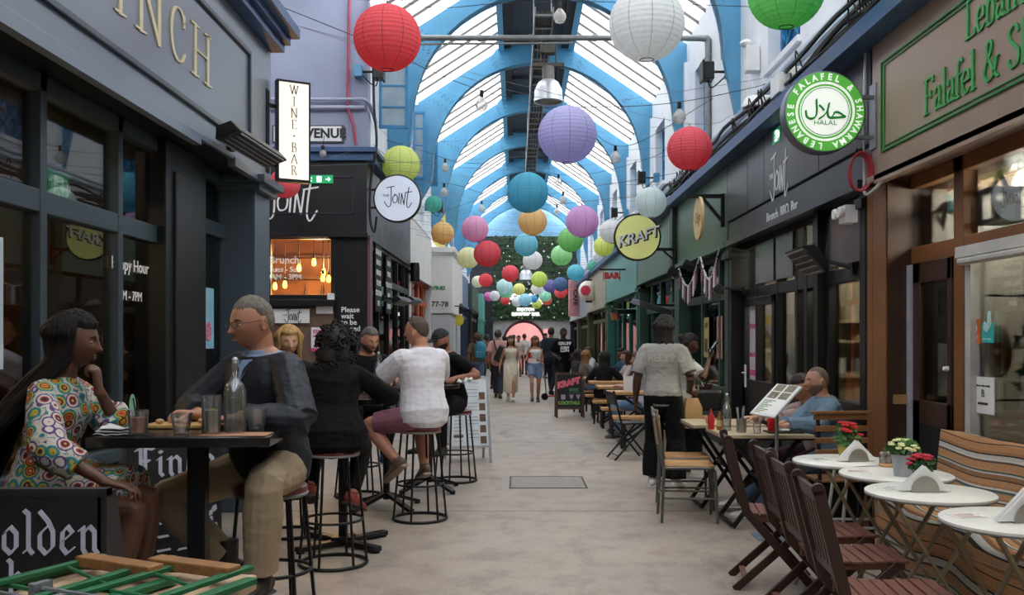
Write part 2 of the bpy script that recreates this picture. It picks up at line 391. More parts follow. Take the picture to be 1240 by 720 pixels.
# ---- roof: glazed slopes between riveted steel arches, dark ridge
XL, XR, ZE, ZR, RX0, RX1, XC = -2.2, 3.05, 6.8, 8.0, -.39, 1.29, .47
RIBS = [12.4, 16.3, 20.4, 24.7, 29.1, 33.5, 37.9, 42.3]
def rib_poly():
    c, rz, r = .48, 5.33, 2.34
    po = [(-2.3, 4.35), (-2.3, 6.72), (RX0, 7.95), (RX0, 8.12), (RX1, 8.12), (RX1, 7.95), (3.12, 6.72), (3.12, 4.35), (3.0, 4.5), (c+r+.04, 5.0)]
    ins = [(c+r*math.cos(a), rz+r*math.sin(a)) for a in np.linspace(0, PI, 40)]
    return po, ins+[(c-r-.04, 5.0), (-2.2, 4.5)]
def make_rib(half=False):
    po, ins = rib_poly(); mb = MB()
    if half: ins = [q for q in ins if q[0] > -1.45]
    # split in two halves of quads along the arch
    fr = frame((0, 0, 0), (1, 0, 0), (0, 0, 1))
    outer = []
    for x, z in ins:                       # project radially on the roof outline
        if x < RX0: zo = 6.72+(x+2.3)/(RX0+2.3)*1.23
        elif x > RX1: zo = 7.95-(x-RX1)/(3.12-RX1)*1.23
        else: zo = 8.12
        outer.append((x, zo))
    n = len(ins)
    for i in range(n-1):
        a, b = ins[i], ins[i+1]; c, d = outer[i+1], outer[i]
        mb.prism([a, b, c, d], fr, .12, -.06)
    mb.prism([(2.82, 5.33), (3.0, 4.5), (3.12, 4.35), (3.12, 6.72), (2.82, 6.92)], fr, .12, -.06)
    if not half:
        mb.bx(-2.29, -2.2, -.06, .06, 4.4, 6.74)
    # flange along the soffit of the arch
    for (ax, az), (bx, bz) in zip(ins, ins[1:]): mb.bar((ax, 0, az), (bx, 0, bz), .22, .025, (0, 1, 0)) if False else mb.add(
        [(ax, -.12, az), (bx, -.12, bz), (bx, .12, bz), (ax, .12, az), (ax*1.0, -.12, az+.02), (bx, -.12, bz+.02), (bx, .12, bz+.02), (ax, .12, az+.02)], MB.BF)
    # splice-plate rivets
    rng = random.Random(3)
    for a in (35, 70, 110, 145):
        ca, sa = math.cos(R(a)), math.sin(R(a))
        for da in (-5, -3, 3, 5):
            for q in range(5):
                rr = 2.42+q*.11+(.03 if abs(da) == 3 else 0)
                x = .48+rr*math.cos(R(a+da*.6)); z = 5.33+rr*math.sin(R(a+da*.6))
                zm = 6.72+(x+2.3)/(RX0+2.3)*1.23 if x < RX0 else 7.95-(x-RX1)/(3.12-RX1)*1.23 if x > RX1 else 8.1
                if z < zm-.04 and not (half and x < -1.3): mb.ball((x, -.062, z), .016, 6)
    for i in range(4, 37, 3):
        a = PI*i/40; rr = 2.46
        if half and math.cos(a) < -.7: continue
        mb.ball((.48+rr*math.cos(a), -.062, 5.33+rr*math.sin(a)), .014, 6)
    return mb
ribme = mkmesh('trim_2', make_rib(), BLUE, 0); ribhalf = mkmesh('trim_2', make_rib(True), BLUE, 0)
for i, y in enumerate(RIBS):
    o = bpy.data.objects.new(f'trim_{i+2}', ribme if i else ribhalf); COL.objects.link(o); o.location = (0, y, 0); tag(o, kind='structure')
barm = M('glazing_bar', '#6d6a66', .6)
wn = [0]
def wname(): wn[0] += 1; return f'window_{wn[0]}'
ys = [-10, -5.5, -1, 3.5, 8]+RIBS+[45]
for a, b in zip(ys, ys[1:]):
    for (x0, z0, x1, z1) in ((XL-.1, ZE-.03, RX0, ZR), (RX1, ZR, XR+.05, ZE-.03)):
        g = struct(wname(), MB().add([(x0, a, z0), (x1, a, z1), (x1, b, z1), (x0, b, z0), (x0, a, z0+.012), (x1, a, z1+.012), (x1, b, z1+.012), (x0, b, z0+.012)], MB.BF), ROOFG, smooth=0)
        bars = MB(); k = 7
        for i in range(1, k):
            y = a+(b-a)*i/k; bars.bar((x0, y, z0-.02), (x1, y, z1-.02), .03, .05)
        obj('glazing_bars', bars, barm, g)
mb = MB().bx(RX0+.1, RX1-.1, -10, 45, 8.12, 8.3)
for i in range(18): mb.bx(RX0+.1, RX1-.1, -9+i*2.9, -8.9+i*2.9, 8.03, 8.12)
ridge = struct('ceiling', mb, M('ridge_dark', '#303a44', .7, 0, .3, 2, .1, 20), smooth=0)
for x in (RX0, RX1-.12): struct('trim_14', MB().bx(x, x+.12, -10, 45, 7.93, 8.2), BLUE, smooth=0)
for x, d in ((RX0+.12, .16), (RX1-.28, .16)): obj('ridge_board', MB().bx(x, x+d, -10, 45, 8.0, 8.12), M('ridge_board', '#23272b', .7), ridge, smooth=0)

# ---- upper walls
RW = [(-1.6, -.4), (5.35, 6.6), (9.75, 11), (14.25, 15.5), (18.65, 19.9), (23.05, 24.3), (27.45, 28.7), (31.85, 33.1), (36.25, 37.5)]
mb = MB().bx(3.05, 3.4, -10, 45, 3.6, 4.75).bx(3.05, 3.4, -10, 45, 6.05, 6.86)
e = -10
for a, b in RW+[(45, 45)]:
    mb.bx(3.05, 3.4, e, a, 4.75, 6.05); e = b
struct('wall_right', mb, WH, smooth=0)
for a, b in RW:
    w = thing(wname(), kind='structure', loc=(3.3, (a+b)/2, 4.75))
    f = MB()
    for q in ((a, a+.07, 4.75, 6.05), (b-.07, b, 4.75, 6.05), (a, b, 4.75, 4.82), (a, b, 5.98, 6.05), (a, b, 5.38, 5.43)): f.bx(3.2, 3.27, *q)
    obj('window_frame', f, DBLUE, w, smooth=0)
    g = MB()
    for i in range(-2, 5):
        y0 = a+i*(b-a)/3
        for sg in (1, -1):
            p0 = V((3.23, y0, 4.8 if sg > 0 else 6.0)); p1 = V((3.23, y0+1.2, 6.0 if sg > 0 else 4.8))
            t0 = max(0, (a+.05-p0.y)/1.2); t1 = min(1, (b-.05-p0.y)/1.2)
            if t1 > t0: g.bar(p0.lerp(p1, t0), p0.lerp(p1, t1), .03, .045, (1, 0, 0))
    obj('lattice', g, M('lattice_blue', '#2a86bd', .5), w, smooth=0)
    obj('pane', MB().bx(3.29, 3.30, a, b, 4.75, 6.05), M('pane_blue', '#4c7fa3', .15), w, smooth=0)
    struct('sill', MB().bx(3.0, 3.2, a-.05, b+.05, 4.68, 4.75), WH, w, smooth=0)
for i, y in enumerate(RIBS[1:8]):                                   # shallow white pilasters carrying the arches
    struct('trim_15', MB().bx(2.99, 3.06, y-.2, y+.2, 3.9, 6.4), WH, smooth=0)
struct('trim_16', MB().bx(2.52, 3.06, -10, 45, 3.71, 3.80).bx(2.58, 3.06, -10, 45, 3.80, 3.87).bx(2.64, 3.06, -10, 45, 3.87, 3.95), NAVY, smooth=0)
# left upper walls
mb = MB().bx(-2.6, -2.3, -10, 8.33, 4.1, 6.86)
struct('wall_left', mb, WH, smooth=0)
struct('trim_17', MB().bx(-2.3, -2.13, -3, 8.36, 4.13, 4.2).bx(-2.3, -2.08, -3, 8.38, 4.2, 4.27).bx(-2.3, -2.0, -3, 8.41, 4.27, 4.36), NAVY, smooth=0)
struct('wall_left', MB().bx(-2.6, -2.3, 14.34, 45, 4.2, 6.86), WH, smooth=0)
struct('wall_back', MB().bx(-9, -2.3, 14.05, 14.34, 4.3, 9.5), LILAC, smooth=0)
struct('wall_left', MB().bx(-9, -8.7, -3, 14, 0, 9.5), LILAC, smooth=0)
struct('wall_left', MB().bx(-8.7, -2.62, 8.1, 8.32, 0, 7), LILAC, smooth=0)
struct('trim_18', MB().bx(-6, -2.2, 13.93, 14.05, 4.24, 4.36).bx(-6, -2.14, 13.87, 14.05, 4.36, 4.43).bx(-2.3, -2.2, 14.05, 19.8, 4.24, 4.36).bx(-2.3, -2.14, 14.05, 19.8, 4.36, 4.43), NAVY, smooth=0)

struct('wall_back', MB().bx(-9, 9, -10.3, -10, 0, 8.4), M('wall_dusk', '#6d6660', .8), smooth=0)  # end wall added behind the camera to cut light from the open end
struct('wall_left', MB().bx(-2.9, -2.5, -10, -3, 0, 4.1), M('wall_dusk'), smooth=0)
struct('wall_right', MB().bx(2.8, 3.2, -10, -3, 0, 3.8), M('wall_dusk'), smooth=0)
struct('ceiling', MB().bx(-9, -2.25, 8.3, 14.3, 8.9, 9.0), M('wall_dusk'), smooth=0)  # unseen roof added over the side alley to keep sky off the lilac wall
# ---- end of the arcade: green wall over an arch
IVY = M('ivy', '#2c4027', .8, 0, .5, 30, .6, 60)
struct('wall_back', MB().bx(-3, -1.15, 45.2, 45.7, 0, 6.6).bx(2.7, 4, 45.2, 45.7, 0, 6.6), M('end_dark', '#30343a', .8), smooth=0)
struct('wall_back', MB().bx(-3, 4, 45.3, 45.6, 6.6, 8.6), M('gable_pale', '#7fb0d2', .7), smooth=0)
iv = thing('green_wall_sign', 'big leafy green wall sign with white lettering over the far arch', 'sign', (.78, 45.3, 2.4))
mb = MB(); rng = random.Random(5)
mb.bx(-1.15, 2.7, 45.25, 45.5, 2.45, 6.6)
obj('backing', mb, IVY, iv, smooth=0)
lf = MB()
for i in range(2600):
    x = rng.uniform(-1.15, 2.68); z = rng.uniform(2.45, 6.58); s = rng.uniform(.05, .12)
    a = rng.uniform(0, 6.3); u = V((math.cos(a), rng.uniform(-.5, .5), math.sin(a)))*s; w = V((-math.sin(a), rng.uniform(-.6, .2), math.cos(a)))*s*.6
    c = V((x, 45.2-rng.uniform(0, .12), z)); lf.add([c-u, c-w, c+u, c+w], [(0, 1, 2, 3)])
obj('leaves', lf, M('ivy_leaf', '#314a2c', .6, 0, .45, 9), iv, smooth=0, fix=False, kind='stuff')
fl = MB()
for i in range(90): fl.ball((rng.uniform(-1.1, 2.6), 45.05, rng.uniform(2.5, 6.5)), rng.uniform(.03, .05), 6)
obj('fairy_lights', fl, M('fairy_white', '#e8efe0', .4), iv)
lt = MB()
put_txt(lt, 'PERGOLA', FR_F(.47, 45.0, 3.45), .72, bold=.02, sx=.55)
put_txt(lt, 'BRIXTON', FR_F(.47, 45.0, 2.95), .2, bold=.012)
put_txt(lt, 'ROOFTOP BAR', FR_F(.47, 45.0, 2.72), .2, bold=.02)
obj('lettering', lt, glow('sign_white', '#f4f6ee', 1.2), iv, smooth=0)
# arch opening below and the pink room behind
fr = FR_F(.75, 45.5, 0)
mb = MB(); c0, r0 = -.35, .95
pts = [(c0+r0*math.cos(a), 1.35+r0*math.sin(a)) for a in np.linspace(0, PI, 20)]
for (ax, az), (bx_, bz) in zip(pts, pts[1:]): mb.prism([(ax, az), (ax, 2.45), (bx_, 2.45), (bx_, bz)], fr, .3, -.15)
mb.bx(-1.15, .75+c0-r0, 45.35, 45.65, 0, 2.45).bx(.75+c0+r0, 1.75, 45.35, 45.65, 2.0, 2.45).bx(1.75, 2.7, 45.35, 45.65, 0, 2.45)
struct('wall_back', mb, M('plaster_grey', '#c4c2bf', .8), smooth=0)
mb = MB()
for (ax, az), (bx_, bz) in zip(pts, pts[1:]):
    mb.prism([(ax, az), ((ax-c0)*1.13+c0, (az-1.35)*1.13+1.35), ((bx_-c0)*1.13+c0, (bz-1.35)*1.13+1.35), (bx_, bz)], fr, .06, .15)
struct('trim_19', mb, M('arch_maroon', '#6b2d33', .6), smooth=0)
pl = bpy.data.lights.new('pink_room_light', 'POINT'); pl.energy = 90; pl.color = (1, .85, .82); pl.shadow_soft_size = .4  # fill lamp added to brighten the pink wall
po = bpy.data.objects.new('pink_room_light', pl); po.location = (.8, 48, 2.9); COL.objects.link(po)
struct('wall_back', MB().bx(-4, 5, 50, 50.2, 0, 6), M('wall_pink', '#e0a5a8', .8, 0, .05, 2), smooth=0)
struct('ceiling', MB().bx(-4, 5, 46, 50, 3.4, 3.5), M('wall_pale', '#d8d2cc', .8), smooth=0)

# ---- a generic shopfront; s=+1 on the right, -1 on the left
DC = [0]
def shop(s, y0, y1, xf, xp, z0, z1, fas, frm, posts, trz, rz, inn=DARKIN, pane=GLASS, riser=None, depth=2.6, pil=.22, fascia=True, pilm=None, panes=True, post_w=.08, innz=None):
    side = 'right' if s > 0 else 'left'
    g = thing(f'wall_{side}', kind='structure', loc=(s*xp, (y0+y1)/2, 0))
    def bx(m, a, b, *q): m.bx(min(s*a, s*b), max(s*a, s*b), *q); return m
    if fascia:
        m = MB(); bx(m, xf, xp+.35, y0, y1, z0, z1); obj('fascia', m, fas, g, smooth=0, bevel=.008)
    m = MB(); bx(m, xf-.04, xf+.02, y0, y1, z0-.05, z0+.02); obj('fascia_moulding', m, fas, g, smooth=0)
    if pil:
        for y in (y0, y1-pil):
            m = MB(); bx(m, xf+.02, xp+.2, y, y+pil, 0, z0-.05); bx(m, xf-.02, xp+.2, y-.02, y+pil+.02, z0-.2, z0-.12); bx(m, xf, xp+.2, y-.01, y+pil+.01, 0, .25)
            obj('pilaster', m, pilm or frm, g, smooth=0, bevel=.006)
    m = MB()
    for y in posts: bx(m, xp-.04, xp+.06, y-post_w/2, y+post_w/2, 0, z0)
    for z in ([trz] if trz else []): bx(m, xp-.035, xp+.06, y0+pil, y1-pil, z-.06, z+.06)
    bx(m, xp-.05, xp+.07, y0+pil, y1-pil, rz-.05, rz+.03); bx(m, xp-.04, xp+.3, y0, y1, z0-.1, z0)
    obj('window_frame', m, frm, g, smooth=0, bevel=.005)
    m = MB(); bx(m, xp, xp+.1, y0+pil, y1-pil, 0, rz)
    for a, b in zip([y0+pil]+list(posts), list(posts)+[y1-pil]):
        if b-a > .35: bx(m, xp-.02, xp, a+.12, b-.12, .12, max(.2, rz-.14))
    obj('stall_riser', m, riser or frm, g, smooth=0, bevel=.006)
    if panes:
        ps = [y0+pil]+list(posts)+[y1-pil]
        for a, b in zip(ps, ps[1:]):
            if b-a < .12: continue
            for c, d in ([(rz, trz-.05), (trz+.05, z0-.08)] if trz else [(rz, z0-.08)]):
                m = MB(); bx(m, xp+.01, xp+.018, a, b, c, d); obj('pane', m, pane, g, smooth=0)
    m = MB(); X0, X1 = xp+.12, xp+depth; zt = innz or z0+.05
    bx(m, X1, X1+.1, y0, y1, 0, zt); bx(m, X0, X1, y0, y0+.08, 0, zt); bx(m, X0, X1, y1-.08, y1, 0, zt); bx(m, X0, X1, y0, y1, zt, zt+.1)
    obj('interior', m, inn, g, smooth=0)
    return g
def side_bar(m, s, x0, x1, *q): m.bx(min(s*x0, s*x1), max(s*x0, s*x1), *q); return m
# ================================================================== shopfronts and signs
CREAM = M('letter_cream', '#d8cba6', .5, 0, .06)
WPAINT = M('letter_white', '#e9ebea', .5, 0, .04)
STEEL = M('steel_grey', '#8d9196', .4, .6, .1, 8)
IRON = M('iron_black', '#17181a', .45, .3, .2, 8)
FRAMEL = M('frame_slate', '#34434c', .42, 0, .12, 3, .04, 30)
PAPER = M('paper_white', '#e6e6e2', .7, 0, .03)
def pen_left(mb, s, fr, sc, gap=0, **kw):
    w = sum((ROM[c][0]+gap) if c in ROM else .35 for c in s)-gap
    return pen_text(mb, s, ROM, fr @ Matrix.Translation((w/2*sc, 0, 0)), sc, gap=gap, **kw)
ROM['s'] = (.4, [['c', (.32, .5), (.26, .61), (.14, .58), (.1, .46), (.24, .32), (.33, .16), (.22, .01), (.08, .08)]])
ROM['w'] = (.7, [[(.08, .6), (.22, .02)], [(.22, .02), (.35, .58)], [(.35, .58), (.48, .02)], [(.48, .02), (.62, .6)]])
ROM['r'] = (.38, [[(.12, 0), (.12, .62)], ['c', (.12, .42), (.2, .58), (.32, .6)], serif(.12, .02, .07)])
ROM['m'] = (.76, [[(.12, 0), (.12, .62)], ['c', (.12, .44), (.22, .6), (.32, .58), (.36, .44), (.36, 0)], ['c', (.36, .44), (.46, .6), (.56, .58), (.62, .44), (.62, 0)]])

# ---------------- left, nearest: dark slate wine bar
shop(-1, -3, 6.38, 2.25, 2.55, 2.91, 4.13, SLATE, FRAMEL, [.9, 1.9, 2.9, 3.85, 4.83, 5.77], 2.23, .78, BRICKIN, pil=0, fascia=False, riser=BLACK, post_w=.07)
shop(-1, 7.15, 7.9, 2.25, 2.55, 2.91, 4.13, SLATE, FRAMEL, [], 2.42, .9, BRICKIN, pil=0, fascia=False, riser=BLACK, depth=1.2)
mb = MB().bx(-2.6, -2.45, 6.36, 7.18, 0, 2.9).bx(-2.47, -2.43, 6.5, 7.05, .15, 2.7)
struct('wall_left', mb, BLACK, smooth=0, bevel=.008)
mb = MB().bx(-2.75, -2.26, 7.86, 8.33, 0, 2.8).bx(-2.75, -2.2, 7.8, 8.38, 2.78, 2.84).bx(-2.75, -2.15, 7.76, 8.42, 2.84, 2.91).bx(-2.75, -2.22, 7.84, 8.36, 0, .25)
struct('trim_20', mb, M('pilaster_slate', '#4a5661', .4, 0, .1, 2), smooth=0, bevel=.006)
struct('ceiling', MB().bx(-2.75, -2.27, -3, 8.33, 2.905, 2.93), BLACK, smooth=0)
sg = thing('fascia_sign', 'slate blue fascia sign of the wine bar with cream serif letters', 'sign', (-2.25, 3, 2.91))
mb = MB().bx(-2.7, -2.25, -3, 8.33, 2.91, 4.13).bx(-2.7, -2.22, -3, 8.34, 2.91, 2.95)
obj('board', mb, SLATE, sg, smooth=0, bevel=.006)
mb = MB()
for (y0, y1, z0, z1) in ((1.2, 7.66, 3.10, 3.14), (1.2, 7.66, 3.88, 3.92), (7.62, 7.66, 3.14, 3.88), (1.2, 1.24, 3.14, 3.88)): mb.bx(-2.26, -2.225, y0, y1, z0, z1)
obj('panel_moulding', mb, M('moulding_dark', '#39424c', .4), sg, smooth=0, bevel=.006)
mb = MB()
for c, y, sx in (('F', 4.72, 1.3), ('I', 5.07, 1.3), ('N', 5.36, 1.45), ('C', 5.87, 1.15), ('H', 6.27, 1.42)):
    pen(mb, ROM[c][1], FR_L(-2.25, y, 3.34), .365, nib=.085, ang=8, thick=.026, d=.010, sx=sx)
obj('lettering', mb, CREAM, sg, smooth=0)
# transom text on the glass
mb = MB()
put_txt(mb, 'Happy Hour', FR_L(-2.545, 6.0, 1.98), .115)
put_txt(mb, '4PM - 7PM', FR_L(-2.545, 5.98, 1.78), .09)
wt = obj('window_lettering', mb, WPAINT, loc=(-2.545, 6.0, 1.9), label='white happy hour lettering stuck on the dark bar window', cat='window lettering', smooth=0)
mb = MB().bx(-2.54, -2.536, 7.32, 7.62, 1.42, 1.92)
ps = thing('poster', 'pale blue poster with pink drawing hung on the bar window behind the man in glasses', 'poster', (-2.53, 7.47, 1.42), group=None)
obj('sheet', mb, M('poster_blue', '#8fc0da', .6, 0, .1, 8), ps, smooth=0)
mb = MB()
for a in range(5): mb.ring((-2.535, 7.47+.03*math.cos(a*1.3), 1.56+.03*math.sin(a*1.3)), .045, .008, 16, Matrix.Rotation(PI/2, 3, 'Y').to_4x4(), 6)
obj('drawing', mb, M('poster_pink', '#d4849a', .6), ps, smooth=0)
mb = MB().bx(-2.54, -2.535, 4.3, 4.49, 1.35, 2.0)
obj('notice', mb, M('notice_pale', '#b9c6cf', .6), loc=(-2.54, 4.4, 1.35), smooth=0, label='pale paper notice on the slate bar window beyond the braided woman', cat='notice')
mb = MB().lathe([(0, 0), (.05, 0), (.05, .004), (0, .004)], 20, FR_L(-2.545, 6.02, 1.05), sy=1.7)
obj('window_sticker', mb, M('sticker_green', '#7fae96', .5, 0, .3, 30), loc=(-2.545, 6.02, 1.05), smooth=0, label='small oval green sticker low on the bar window', cat='sticker')
# inside the bar
ck = thing('wall_clock', 'round wooden clock hanging inside the bar window', 'clock', (-2.64, 6.2, 2.4))
Mc = frame((-2.66, 6.16, 2.58), (.05, 1, 0), (0, 0, 1))
obj('rim', MB().ring((0, 0, 0), .17, .022, 32), M('clock_wood', '#8d7a60', .5), ck, world=False).matrix_local = wm(ck).inverted() @ Mc
mb = MB().lathe([(0, -.01), (.165, -.01), (.165, .005), (0, .005)], 32)
obj('face', mb, M('clock_face', '#5d5346', .6), ck, world=False).matrix_local = wm(ck).inverted() @ Mc
mb = MB()
for i in range(12): mb.bar((.12*math.cos(PI*i/6), .12*math.sin(PI*i/6), .01), (.15*math.cos(PI*i/6), .15*math.sin(PI*i/6), .01), .012, .004)
mb.bar((0, 0, .012), (.06, .06, .012), .012, .004).bar((0, 0, .014), (-.04, .11, .014), .008, .004)
obj('hands', mb, CREAM, ck, world=False, smooth=0).matrix_local = wm(ck).inverted() @ Mc
def exit_sign(c, fr, w, h, label, lit=2.2, txtw=True):
    t = thing('exit_sign', label, 'exit sign', c)
    obj('case', MB().add([(-w/2, -h/2, -.03), (w/2, -h/2, -.03), (w/2, h/2, -.03), (-w/2, h/2, -.03), (-w/2, -h/2, 0), (w/2, -h/2, 0), (w/2, h/2, 0), (-w/2, h/2, 0)], MB.BF, 0, fr), glow(f'exit_green{lit}', '#1f9a5f', .35*lit), t, smooth=0)
    m = MB()
    q = h/2
    def at(x, y): return fr @ V((x, y, .004))
    # running figure in a doorway and an arrow
    dx = 0
    m.prism([(-.28*h, -.36*h), (.28*h, -.36*h), (.28*h, .36*h), (-.28*h, .36*h)], fr, .003, 0)
    ax = w*.33
    m.prism([(ax-.3*h, -.05*h), (ax+.05*h, -.05*h), (ax+.05*h, .05*h), (ax-.3*h, .05*h)], fr, .003, .001)
    m.prism([(ax, -.28*h), (ax+.3*h, 0), (ax, .28*h), (ax+.02*h, .1*h), (ax+.1*h, 0), (ax+.02*h, -.1*h)], fr, .003, .001)
    if txtw:
        put_txt(m, 'Fire', fr @ Matrix.Translation((-w*.34, h*.16, .002)), h*.36); put_txt(m, 'exit', fr @ Matrix.Translation((-w*.34, -h*.2, .002)), h*.36)
    obj('pictogram', m, glow('exit_white', '#e8fff2', .5*lit), t, smooth=0)
    m = MB()
    m.ball(fr @ V((.02*h, .24*h, .005)), .06*h, 8)
    for a, b in (((0, .16), (-.02, -.04)), ((0, .14), (.16, .08)), ((0, .14), (-.15, .02)), ((-.02, -.04), (.12, -.14)), ((.12, -.14), (.1, -.3)), ((-.02, -.04), (-.12, -.2)), ((-.12, -.2), (-.24, -.2))):
        m.tube([at(a[0]*h, a[1]*h), at(b[0]*h, b[1]*h)], .035*h, 6)
    obj('figure', m, glow(f'exit_green{lit}', '#1f9a5f', .35*lit), t)
    return t
exit_sign((-2.75, 5.43, 2.40), FR_L(-2.72, 5.40, 2.40), .27, .19, 'lit green exit sign hanging inside the dark bar window', 3.2, False)  # solid sign in place of an exit sign mirrored in the glass
mb = MB()
for i in range(46): mb.bx(-4.95, -4.9, .5+i*.125, .56+i*.125, .9, 2.5)
obj('slat_panel', mb, M('slat_wood', '#6b452a', .5, 0, .3, 3, wood=3), loc=(-4.95, 3.4, .9), smooth=0, label='dark wooden slat wall panel at the back of the wine bar', cat='wall panel')
mb = MB().bx(-4.7, -4.2, 1.0, 7, 0, 1.05).bx(-4.75, -4.12, .9, 7.1, 1.05, 1.1)
obj('bar_counter', mb, M('counter_wood', '#50331f', .4, 0, .2, 3, wood=2), loc=(-4.5, 4, 0), smooth=0, label='long wooden counter inside the wine bar behind the window', cat='counter')
bulbw = glow('bulb_warm', '#ff9a3c', 14)
def pendant(c, drop, label, group, r=.035):
    t = thing('pendant_lamp', label, 'lamp', c, group=group)
    obj('bulb', MB().lathe([(0, -r*1.4), (r*.7, -r*1.1), (r, -.0), (r*.7, r*1.2), (r*.4, r*2)], 12, Matrix.Translation(c)), bulbw, t)
    obj('cord', MB().tube([(c[0], c[1], c[2]+r*2), (c[0], c[1], c[2]+drop)], .006, 6).lathe([(r*.5, r*1.6), (r*.5, r*3.4)], 10, Matrix.Translation(c)), IRON, t)
    return t
def lamp(name, loc, e, col=(1, .62, .3), size=.15):
    d = bpy.data.lights.new(name, 'POINT'); d.energy = e; d.color = col; d.shadow_soft_size = size
    o = bpy.data.objects.new(name, d); o.location = loc; COL.objects.link(o); return o
for i, (y, z) in enumerate(((4.6, 2.05), (5.3, 1.95), (6.0, 2.1), (3.4, 2.1))):
    pendant((-4.1, y, z), 2.95-z, ['warm hanging bulb by the orange poster inside the wine bar', 'warm hanging bulb, lowest of those inside the wine bar', 'warm hanging bulb deepest inside the wine bar, near the tan poster', 'warm hanging bulb nearest the street end inside the wine bar'][i], 'bulbs in the wine bar')
lamp('bar_light', (-3.9, 5.2, 2.3), 37); lamp('bar_light', (-3.9, 3.0, 2.3), 23)
for i, (x, y, z0, z1, hx) in enumerate(((-4.86, 6.1, 1.3, 1.85, '#8a4a22'), (-4.86, 6.6, 1.3, 1.9, '#94785a'), (-4.86, 5.2, 1.2, 1.8, '#9c5a2c'))):
    obj('poster', MB().bx(x-.02, x, y-.2, y+.2, z0, z1), M(f'bar_poster{i}', hx, .6, 0, .3, 12), loc=(x, y, z0), smooth=0,
        label=['rust brown poster on the slats deep inside the wine bar', 'tan poster on the slats deep inside the wine bar', 'orange poster on the slats nearest inside the wine bar'][i], cat='poster')
# radiant heater under the slate fascia and the lit sign
def heater(c, ax, face, l, label, wd=.2, rod=None, body=IRON):
    t = thing('patio_heater', label, 'heater', c)
    ax = V(ax).normalized(); fa = V(face).normalized(); up = ax.cross(fa).normalized(); c = V(c)
    fr = Matrix(((ax.x, up.x, fa.x, c.x), (ax.y, up.y, fa.y, c.y), (ax.z, up.z, fa.z, c.z), (0, 0, 0, 1)))
    m = MB().add([(-l/2, -wd/2, 0), (l/2, -wd/2, 0), (l/2, wd/2, 0), (-l/2, wd/2, 0), (-l/2, -wd*.3, -.09), (l/2, -wd*.3, -.09), (l/2, wd*.3, -.09), (-l/2, wd*.3, -.09)], MB.BF, 0, fr)
    obj('housing', m, body, t, smooth=0, bevel=.01)
    m = MB()
    for i in range(5): m.add([tuple(q) for q in [(-l*.44, -wd*.4+i*wd*.2-.006, 0), (l*.44, -wd*.4+i*wd*.2-.006, 0), (l*.44, -wd*.4+i*wd*.2+.006, 0), (-l*.44, -wd*.4+i*wd*.2+.006, 0), (-l*.44, -wd*.4+i*wd*.2-.006, .012), (l*.44, -wd*.4+i*wd*.2-.006, .012), (l*.44, -wd*.4+i*wd*.2+.006, .012), (-l*.44, -wd*.4+i*wd*.2+.006, .012)]], MB.BF, 0, fr)
    obj('grille', m, STEEL, t, smooth=0)
    if rod is not None:
        obj('bracket', MB().tube([fr @ V((0, 0, -.08)), V(rod)], .018, 8).box(rod, (.06, .1, .1)), IRON, t, smooth=30)
    return t
heater((-2.05, 7.1, 2.97), (.10, 1, -.03), (.35, 0, -1), 1.0, 'long black heater fixed under the end of the slate blue fascia', .2, (-2.24, 7.1, 3.02))
wb = thing('lightbox_sign', 'tall white illuminated wine bar sign projecting from the slate shop corner', 'sign', (-2.05, 8.36, 2.95))
fr = frame((-2.04, 8.34, 3.405), (math.cos(R(28)), math.sin(R(28)), 0), (0, 0, 1))
obj('case', MB().add([(-.155, -.465, -.09), (.155, -.465, -.09), (.155, .465, -.09), (-.155, .465, -.09), (-.155, -.465, 0), (.155, -.465, 0), (.155, .465, 0), (-.155, .465, 0)], MB.BF, 0, fr), IRON, wb, smooth=0, bevel=.004)
obj('light_panel', MB().prism([(-.135, -.44), (.135, -.44), (.135, .44), (-.135, .44)], fr, .006, 0), glow('panel_light', '#fff3e2', .62), wb, smooth=0)
mb = MB()
for i, c in enumerate('WINE.BAR'):
    z = .375-i*.105
    if c == '.': mb.lathe([(0, 0), (.008, 0), (.008, .004), (0, .004)], 10, fr @ Matrix.Translation((0, z, .007)))
    else: pen(mb, ROM[c][1], fr @ Matrix.Translation((-ROM[c][0]*.085/2, z-.042, .007)), .085, nib=.09, ang=10, thick=.025, d=.003)
obj('lettering', mb, M('letter_grey', '#3f352e', .6), wb, smooth=0)
mb = MB()
for z in (3.62, 3.08): mb.bar((-2.27, 8.2, z), fr @ V((-.15, z-3.405, -.05)), .03, .03)
mb.bx(-2.29, -2.24, 8.16, 8.25, 3.0, 3.75)
obj('bracket', mb, IRON, wb, smooth=0)

# ---------------- left: black corner restaurant across the side alley
Y2 = 14.05
def Q(px, py): return (px-CX)/F*Y2, H+(CY-py)/F*Y2
mb = MB()
for (x0, x1, z0, z1) in ((-9, -3.85, 0, 4.3), (-3.85, -2.82, 3.08, 4.3), (-2.82, -2.3, 0, 4.3), (-3.85, -2.82, 1.2, 2.16), (-3.85, -2.82, 0, 1.2)): mb.bx(x0, x1, Y2, Y2+.25, z0, z1)
struct('wall_back', mb, BLACK, smooth=0)
mb = MB().bx(-3.85, -2.82, Y2-.02, Y2, .2, 1.98)
for i in range(12): mb.bx(-3.85, -2.82, Y2-.026, Y2-.02, .2+i*.15, .335+i*.15)
struct('wall_back', mb, M('cladding_brown', '#6d5547', .6, 0, .25, 3, wood=1), smooth=0)
w = thing(wname(), kind='structure', loc=(-3.33, Y2, 2.16))
mb = MB()
for q in ((-3.85, -3.79, 2.1, 3.1), (-2.86, -2.8, 2.1, 3.1), (-3.85, -2.8, 3.04, 3.1), (-3.85, -2.8, 2.1, 2.18)): mb.bx(q[0], q[1], Y2-.03, Y2+.05, q[2], q[3])
